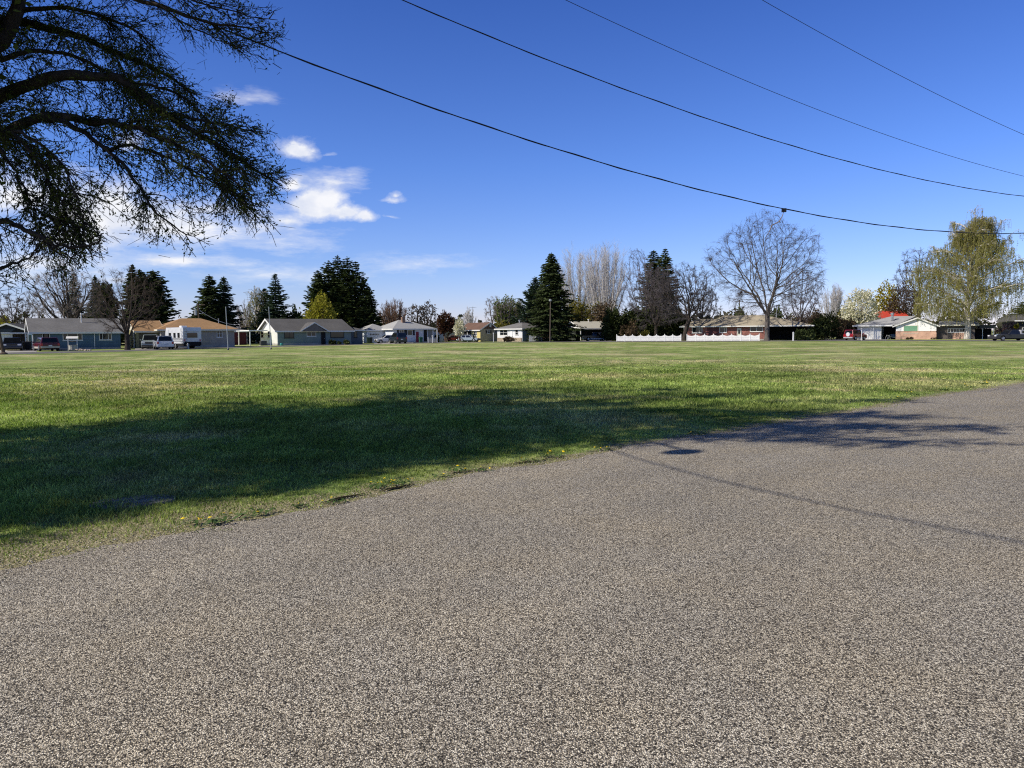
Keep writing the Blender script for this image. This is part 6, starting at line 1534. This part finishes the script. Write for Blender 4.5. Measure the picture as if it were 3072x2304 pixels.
# ---- right of the big bare tree
bare_tree('bare_tree', 'grey bare tree just right of the big bare tree', 2405, 150, 800, 120, 76, 'bark_dark', 'twig_purple', .25, .016, fork=.2, n_attr=1000, zc=.5, rz=.40)
bush('green_shrub', 'grey-green crown behind the brick house carport roof', 2350, 178, 895, 70, 77, 'pine', 1100, .3, None, .7, 'tree')
bush('brown_tree', 'brownish twiggy shrub tree above the brick house carport', 2420, 160, 908, 120, 78, 'shrub_brown', 1800, .2, None, .6, 'tree')
bush('juniper', 'spreading green juniper right of the marker post', 2408, 133, 972, 56, 79, 'pine', 2200, .17, None, .9)
bush('dark_hedge', 'dark green shrub in the middle of the row right of the brick house', 2478, 138, 926, 78, 80, 'shrub_dark', 3600, .19, None, .8, 'tree')
bush('brown_shrub', 'brown-leaved shrub left of the dark green shrub', 2440, 143, 924, 84, 81, 'shrub_brown', 2200, .19, None, .7)
bush('brown_shrub', 'dark reddish shrub behind the red car', 2525, 146, 936, 100, 82, 'shrub_brown', 2400, .2, None, .6)
bush('dark_hedge', 'dark hedge at the left end of the white carport', 2550, 152, 958, 90, 83, 'shrub_dark', 3000, .22, None, .5)
vase('poplar_tree', 'pale bare poplar behind the shrubs right of the brick house', 2496, 185, 850, 72, 84, 'twig_pale', 'bark_pale', 36, .55, .3, zs=.15)
bush('blossom_tree', 'large cream-white blossoming tree left of the red roof', 2582, 165, 864, 118, 85, 'white_blossom', 5200, .2, [(0, 0, .58, .40, .40, .42), (-.24, 0, .45, .28, .3, .32), (.24, 0, .45, .28, .3, .32), (.05, 0, .8, .2, .2, .19)], .8, 'tree')
bush('olive_shrub', 'olive shrub between the pale poplar and the blossoming tree', 2538, 172, 905, 60, 86, 'olive', 1200, .22)
bush('yellow_tree', 'bright yellow-leaved tree behind the red roof', 2656, 185, 842, 78, 87, 'yellow', 3000, .24, [(0, 0, .62, .5, .45, .38), (-.2, 0, .45, .36, .3, .34), (.2, 0, .5, .34, .3, .34)], .8, 'tree')
bush('brown_tree', 'brown twiggy rounded tree right of the yellow tree', 2708, 178, 845, 105, 88, 'shrub_brown', 5200, .2, [(0, 0, .55, .46, .45, .45), (-.2, 0, .4, .34, .3, .36), (.22, 0, .42, .32, .3, .36)], .7, 'tree')
bare_tree('bare_tree', 'dark bare tree with knobbly crown left of the weeping birch', 2755, 172, 748, 140, 89, 'bark_dark', 'twig_dark', .45, .021, fork=.3, n_attr=1300, zc=.62, rz=.36)
weeping('weeping_birch', 'tall weeping birch with white trunk before the right-hand house', 2902, 133, 626, 325, 90, .46, 44, 9500)
bush('brown_shrub', 'brownish pink shrub behind the black pickup', 3025, 142, 962, 75, 91, 'pink', 1500, .16, None, .6)
bush('forsythia', 'small bright yellow forsythia above the black pickup', 3049, 136, 973, 13, 92, 'yellow', 260, .12, [(0, 0, .86, .5, .5, .14)], .8, base=0.)
conifer('spruce_tree', 'blue-grey evergreen at the right frame edge behind the birch', 3065, 170, 905, 80, 46, 'spruce_blue', .6)
bush('green_shrub', 'low shrub at the foot of the pink brick base', 2729, 137.2, 1008, 22, 93, 'shrub_brown', 260, .12)
bush('green_shrub', 'small shrub at the right corner of the pink brick base', 2803, 137.2, 1010, 16, 94, 'shrub_dark', 200, .12)
bush('green_shrub', 'pale green shrub by the picture window of the grey-green house', 1030, 121.5, 1015, 34, 95, 'pine', 420, .14)
bush('green_shrub', 'dark shrub by the front door of the grey-green house', 995, 121, 1018, 28, 96, 'shrub_dark', 420, .14)
bush('green_shrub', 'conical evergreen shrub before the white shed', 1311, 146, 999, 14, 97, 'shrub_dark', 420, .14)
bush('bare_hedge', 'leafless brown hedge along the stone base of the white and slate-blue house', 1528, 146, 1008, 60, 98, 'shrub_brown', 900, .14, None, .3)
# more distant belt of trees closing the horizon (reads as one mass)
rg_ = np.random.RandomState(77); P_ = []
for X_ in np.arange(-420, 380, 3.0):
    Yb = 235 + rg_.uniform(-18, 18); hh = rg_.uniform(4.5, 8.5); m = 110; d = rg_.normal(0, 1, (m, 3)); d /= np.linalg.norm(d, axis=1, keepdims=True)
    P_.append(np.array([X_, Yb, hh * .5]) + d * rg_.uniform(.4, 1, (m, 1)) ** .5 * np.array([3.2, 3, hh * .5]))
P_ = np.concatenate(P_); fr = bpy.data.objects
M['far'] = foliage('far_leaves', [(.05, .05, .04), (.09, .085, .06), (.13, .13, .08)], .2)
o = leaf_cards(P_, .75, rg_, M['far'], 'distant_trees', None, .6); tag(o, 'hazy belt of distant trees behind the houses', 'trees', kind='stuff')
# ------------------------------------------------------------------ the big roadside tree that overhangs the upper left corner
M['near_leaf'] = foliage('near_leaves', [(.035, .048, .012), (.085, .105, .026), (.16, .18, .05)], .45, .6)
M['near_bark'] = barkm('near_bark', (.05, .04, .033), .45, 9); M['near_twig'] = barkm('near_twig', (.035, .028, .023), .3, 9)
TB = Vector((-11.6, 10.6, 0)); FK = Vector((-11.2, 10.7, 3.4))
NTREE = thing('roadside_tree', 'large budding roadside tree whose dark branches overhang the upper left corner', 'tree', TB)
rn = random.Random(42); rgn = np.random.RandomState(42)
SIL = [(-9000, -9000), (330, -9000), (420, -200), (520, -60), (700, 0), (800, 30), (858, 85), (850, 130), (800, 190), (735, 165), (640, 150), (560, 110), (470, 95), (455, 150), (490, 195), (560, 240), (592, 300), (600, 335), (650, 300), (700, 262), (712, 330), (745, 360), (795, 372), (795, 420), (815, 455), (862, 505), (850, 560), (868, 640), (800, 690), (740, 640), (690, 700), (640, 690), (600, 730), (560, 770), (500, 740), (440, 725), (395, 690), (340, 640), (318, 600), (300, 640), (318, 720), (290, 760), (255, 800), (200, 830), (150, 870), (60, 880), (-50, 900), (-9000, 9000)]
HOLES = [[(165, 395), (250, 385), (310, 420), (290, 500), (260, 560), (230, 590), (205, 540), (180, 470)], [(330, 395), (420, 410), (440, 450), (380, 440)]]
SILX = np.array(SIL, float)
def in_poly(x, y, poly):
    poly = np.asarray(poly, float); inside = np.zeros(len(x), bool); j = len(poly) - 1
    for i in range(len(poly)):
        xi, yi = poly[i]; xj, yj = poly[j]
        c_ = ((yi > y) != (yj > y)) & (x < (xj - xi) * (y - yi) / (yj - yi + 1e-12) + xi); inside ^= c_; j = i
    return inside
SHADE = [(-4000, 1290), (0, 1288), (330, 1262), (600, 1215), (1100, 1172), (1800, 1160), (2600, 1176), (2760, 1205), (3072, 1232), (4200, 1250), (4200, 1300), (3072, 1335), (2600, 1362), (2450, 1330), (2000, 1338), (1700, 1352), (1300, 1408), (1000, 1462), (700, 1498), (450, 1530), (0, 1640), (-900, 1760), (-4000, 1800)]  # ground outline that the unseen crown is shaped to shade
def inframe(P_):
    x, y, w_ = project(P_); return (w_ > .2) & (x > -40) & (x < 3200) & (y > -40) & (y < 2400)
def lands(P_, jit=.25):
    """shapes the unseen outer crown: keeps only points whose shadow lands inside SHADE"""
    P_ = np.asarray(P_); k = P_[:, 2] / tan(SUN_EL); g_ = np.stack([P_[:, 0] - SV.x * k, P_[:, 1] - SV.y * k, np.zeros(len(P_))], 1); g_[:, :2] += rgn.normal(0, jit, (len(P_), 2))
    x, y, w_ = project(g_); return in_poly(x, y, SHADE) | (w_ < .5)
def pruned(P_, hole_keep=.12, jitter=26):
    """which points of the tree stay (the crown has been thinned to its real outline)"""
    x, y, w_ = project(P_); n_ = len(x); x = x + rgn.normal(0, jitter, n_); y = y + rgn.normal(0, jitter, n_)
    infr = (w_ > .2) & (x > -60) & (x < 3200) & (y > -60) & (y < 2400); ok = ~infr | in_poly(x, y, SIL)
    for h_ in HOLES: ok &= ~(in_poly(x, y, h_) & infr & (rgn.uniform(0, 1, n_) > hole_keep))
    return ok
limbs = []
def limb(pts, r0, r1, **k):
    pts = [Vector(p) for p in pts]; fine = []
    for i in range(len(pts) - 1):            # Catmull-Rom smoothing
        a, b, c_, d = pts[max(i - 1, 0)], pts[i], pts[i + 1], pts[min(i + 2, len(pts) - 1)]
        for j in range(4):
            t_ = j / 4; fine.append(.5 * ((2 * b) + (c_ - a) * t_ + (2 * a - 5 * b + 4 * c_ - d) * t_ * t_ + (3 * b - a - 3 * c_ + d) * t_ ** 3))
    fine.append(pts[-1]); m = len(fine); fine = [p + Vector((rn.gauss(0, .012), rn.gauss(0, .012), rn.gauss(0, .012))) for p in fine]
    vs_ = 1. if k.get('far') else .82
    limbs.append((fine, [vs_ * r0 + (r1 - vs_ * r0) * (i / (m - 1)) ** .8 for i in range(m)], k))
def pix(lst): return [P3(*p) for p in lst]
trunk = Soup(); trunk.chain([Vector((0, 0, -.1)), Vector((.0, .02, .35)), Vector((.15, 0, 1.8)), FK - TB], [.62, .48, .42, .40], 14)
limb([FK] + pix([(-500, 560, 11), (-160, 400, 10.7), (0, 292, 10.5), (120, 246, 10.3), (250, 224, 10.2), (380, 250, 10.2), (500, 345, 10.3), (640, 432, 10.5), (760, 505, 10.7), (845, 560, 10.8)]), .17, .008, dens=1.0, droop=.10)
limb([FK] + pix([(-420, 560, 10.2), (-120, 430, 9.7), (0, 405, 9.5), (90, 366, 9.4), (160, 350, 9.35), (300, 366, 9.4), (420, 388, 9.3), (520, 430, 9.2), (650, 505, 9.2), (770, 590, 9.3)]), .13, .007, dens=1.0, droop=.12)
limb(pix([(140, 355, 9.35), (250, 398, 9.3), (325, 450, 9.2), (400, 530, 9.1), (470, 640, 9.0), (560, 705, 9.0)]), .045, .006, dens=1.0, droop=.14)
limb(pix([(325, 450, 9.2), (420, 440, 9.4), (540, 490, 9.6), (660, 560, 9.8), (780, 650, 9.9)]), .03, .006, dens=1., droop=.14)
limb(pix([(500, 345, 10.3), (600, 360, 10.5), (700, 380, 10.7), (790, 400, 10.8)]), .03, .006, dens=1., droop=.0)
limb(pix([(380, 250, 10.2), (480, 262, 10.4), (560, 300, 10.5), (640, 380, 10.6), (700, 460, 10.6)]), .03, .006, dens=1., droop=.08)
limb([FK] + pix([(-420, 780, 9), (-120, 690, 8.3), (0, 661, 8.0), (75, 690, 7.95), (150, 728, 7.9), (215, 740, 7.9), (283, 733, 7.9), (308, 700, 7.9)]), .06, .006, dens=.30, droop=.12, leaf=.45)
limb(pix([(120, 712, 7.9), (160, 745, 7.9), (205, 765, 7.9), (250, 772, 7.9), (312, 771, 7.9)]), .012, .003, dens=.25, droop=.1, leaf=.2)
limb([FK] + pix([(-300, 900, 8.5), (-80, 830, 7.8), (0, 803, 7.7), (70, 780, 7.7), (120, 752, 7.7)]), .05, .005, dens=.35, droop=.16, leaf=.3)
limb([FK] + pix([(-400, 420, 9.2), (-100, 350, 8.7), (20, 390, 8.6), (90, 450, 8.5), (140, 540, 8.5), (180, 640, 8.5), (230, 700, 8.5)]), .06, .005, dens=1.25, droop=.16)
limb(pix([(-60, 380, 8.7), (20, 470, 8.6), (60, 560, 8.6), (100, 660, 8.6)]), .03, .005, dens=1.2, droop=.16)
limb(pix([(20, 390, 8.6), (110, 420, 8.5), (190, 500, 8.4), (235, 600, 8.4), (262, 690, 8.4)]), .025, .005, dens=1.0, droop=.16)
limb([FK] + pix([(-300, 400, 11.5), (-80, 200, 11.3), (20, 95, 11.3), (70, -60, 11.4), (90, -300, 11.6)]), .24, .06, dens=.8, droop=.05)
limb([FK] + pix([(-400, 300, 12), (-100, 120, 12), (0, 62, 12), (150, 85, 12), (300, 135, 12), (420, 190, 12), (540, 250, 12.1), (585, 300, 12.1)]), .15, .008, dens=1.25, droop=.06)
limb(pix([(70, 30, 11.4), (200, 25, 11.5), (330, 60, 11.6), (430, 110, 11.7), (480, 170, 11.7)]), .05, .007, dens=1.3, droop=.06)
limb(pix([(0, 180, 11), (120, 150, 11), (260, 180, 11), (380, 260, 11.1), (470, 330, 11.1)]), .05, .007, dens=1.2, droop=.08)
limb(pix([(60, -50, 11.3), (200, -120, 10.8), (310, -40, 10.5), (430, 5, 10.3), (560, 48, 10.2), (660, 72, 10.1), (760, 85, 10.0), (845, 110, 10.)]), .06, .004, dens=.62, droop=.07, leaf=.7)
limb(pix([(310, -40, 10.5), (450, -30, 10.2), (600, 5, 10.), (720, 40, 9.9), (830, 60, 9.9)]), .025, .004, dens=.6, droop=.06, leaf=.7)
limb(pix([(480, 20, 10.2), (570, 80, 10.2), (650, 120, 10.2), (740, 155, 10.1), (800, 185, 10.1)]), .015, .003, dens=.5, droop=.1, leaf=.7)
nvis = len(limbs)
CC = Vector((-11.2, 9.6, 8.4)); cr_ = Vector((7.4, 7.6, 5.4))
for i in range(124):                       # the rest of the crown, outside the picture
    u = rn.uniform(-.82, 1); a = i * 2.4 + rn.uniform(-.3, .3); s_ = sqrt(max(0, 1 - u * u)); e = CC + Vector((cr_.x * s_ * cos(a), cr_.y * s_ * sin(a), cr_.z * u))
    if i % 4:              # most of these unseen limbs are aimed to throw their shadow inside SHADE
        for tr_ in range(60):
            g0 = Vector((rn.uniform(-9.5, 11), rn.uniform(5.2, 22), 0)) if i % 5 > 1 else Vector((rn.uniform(-9.0, -.5), rn.uniform(5.0, 11), 0)); x_, y_, w0 = project([g0[:]])
            if not in_poly(x_, y_, SHADE)[0]: continue
            zz_ = rn.uniform(3.6, 13.0); e2 = g0 + Vector((SV.x, SV.y, 0)) * (zz_ / tan(SUN_EL)) + Vector((0, 0, zz_))
            if (Vector((e2.x, e2.y)) - Vector((TB.x, TB.y))).length > 9.2: continue
            if not pruned(np.array([e2[:]]), 1., 0)[0]: continue
            e = e2; break
    q0 = FK + Vector((rn.uniform(-.3, .3), rn.uniform(-.3, .3), rn.uniform(-.2, 2.5)))
    m1 = q0.lerp(e, .35) + Vector((rn.gauss(0, .4), rn.gauss(0, .4), .9)); m2 = q0.lerp(e, .7) + Vector((rn.gauss(0, .4), rn.gauss(0, .4), .9))
    limb([q0, m1, m2, e], rn.uniform(.07, .13), .012, dens=.36, droop=.06, far=True)
S0, S1, R0, R1, LC, LU = [], [], [], [], [], []; S0b, S1b, R0b, R1b, LCb, LUb = [], [], [], [], [], []
for li, (pts, rs_, k) in enumerate(limbs):
    far = k.get('far', False); pa = np.array([p[:] for p in pts]); ok = pruned(pa, 1., 0) if far else np.ones(len(pts), bool)
    cut = len(pts)
    if far:
        bad = np.where(~(ok & ~inframe(pa) & (lands(pa, 0.) | (pa[:, 2] < 5))))[0]
        if len(bad): cut = max(3, bad[0])
    trunk.chain([p - TB for p in pts[:cut]], rs_[:cut], 8)
    seglen = [(pts[i + 1] - pts[i]).length for i in range(cut - 1)]; tot = sum(seglen)
    n2 = int(tot * k['dens'] * (12.5 if not far else 14)); dr = k['droop']
    for j in range(n2):
        f_ = .12 + .88 * rn.random() ** .75
        x = f_ * tot; i = 0
        while i < len(seglen) - 1 and x > seglen[i]: x -= seglen[i]; i += 1
        p = pts[i].lerp(pts[i + 1], min(1, x / max(seglen[i], 1e-6))); tn = (pts[i + 1] - pts[i]).normalized()
        if far and (p - FK).length < 2.2: continue
        d = rotv(tn, radians(rn.uniform(18, 75)), rn.uniform(0, 6.28)); d = (d + Vector((.18, 0, -.05))).normalized()
        L2 = rn.uniform(.35, 1.25) * (1.05 - .4 * f_) * (1.35 if far else 1.); K = 5; r2 = .0075 if not far else .012
        pp = p
        for s_ in range(K):
            d = (d + Vector((rn.gauss(0, .14), rn.gauss(0, .14), rn.gauss(0, .1) - dr * rn.uniform(.3, 1.8)))).normalized(); nx = pp + d * (L2 / K)
            (S0b if far else S0).append(pp[:]); (S1b if far else S1).append(nx[:]); (R0b if far else R0).append(r2 * (1 - s_ / K * .7)); (R1b if far else R1).append(r2 * (1 - (s_ + 1) / K * .7))
            m3 = 3 if not far else 2
            for t3 in range(m3):
                q = pp.lerp(nx, rn.random()); d3 = rotv(d, radians(rn.uniform(20, 65)), rn.uniform(0, 6.28)); l3 = rn.uniform(.10, .38) * (1.5 if far else 1); qq = q
                for s3 in range(2):
                    d3 = (d3 + Vector((rn.gauss(0, .15), rn.gauss(0, .15), -dr * rn.uniform(0, 1.2) + .03))).normalized(); n3 = qq + d3 * (l3 / 2)
                    (S0b if far else S0).append(qq[:]); (S1b if far else S1).append(n3[:]); (R0b if far else R0).append(.0032); (R1b if far else R1).append(.002)
                    nl = int((rn.uniform(2.0, 7.6)) * k.get('leaf', 1.)) if not far else 4
                    for lf in range(nl):
                        c_ = qq.lerp(n3, rn.random()); ld = rotv(d3, radians(rn.uniform(15, 60)), rn.uniform(0, 6.28)); sz = rn.uniform(.012, .023) if not far else rn.uniform(.04, .065)
                        (LCb if far else LC).append((c_ + ld * sz)[:]); (LUb if far else LU).append((ld * sz)[:])
                    qq = n3
            pp = nx
trunk.build('trunk', M['near_bark'], NTREE, smooth=True)
TBn = np.array(TB[:])
def segs_keep(S0, S1, R0, R1, soup, hk, far=False):
    S0, S1, R0, R1 = map(np.array, (S0, S1, R0, R1)); k = pruned((S0 + S1) / 2, hk)
    if far: k &= lands((S0 + S1) / 2) & ~(inframe((S0 + S1) / 2) & (rgn.uniform(0, 1, len(S0)) > .25))
    soup.segs(S0[k] - TBn, S1[k] - TBn, R0[k], R1[k], 3); return k
tw = Soup(); segs_keep(S0, S1, R0, R1, tw, .35); segs_keep(S0b, S1b, R0b, R1b, tw, .35, True); tw.build('twigs', M['near_twig'], NTREE)
lv = Soup()
for C, U, asp, far in ((np.array(LC), np.array(LU), .40, False), (np.array(LCb), np.array(LUb), .5, True)):
    k = pruned(C, .10, 14)
    if far: k &= lands(C) & ~(inframe(C) & (rgn.uniform(0, 1, len(C)) > .10))
    C, U = C[k], U[k]; A = rgn.normal(0, 1, U.shape); W_ = np.cross(U, A); W_ /= np.maximum(np.linalg.norm(W_, axis=1, keepdims=True), 1e-9)
    lv.cards(C - TBn, U, W_ * np.linalg.norm(U, axis=1, keepdims=True) * asp)
lv.build('crown', M['near_leaf'], NTREE)
print('near tree leaves', len(LC), len(LCb), 'twigs', len(S0), len(S0b))

scene.cycles.use_denoising = False
scene.cycles.filter_width = 1.15
scene.cycles.sample_clamp_indirect = 4.0
scene.cycles.max_bounces = 4
scene.cycles.diffuse_bounces = 2
scene.cycles.glossy_bounces = 2
scene.cycles.transmission_bounces = 2
scene.cycles.transparent_max_bounces = 6
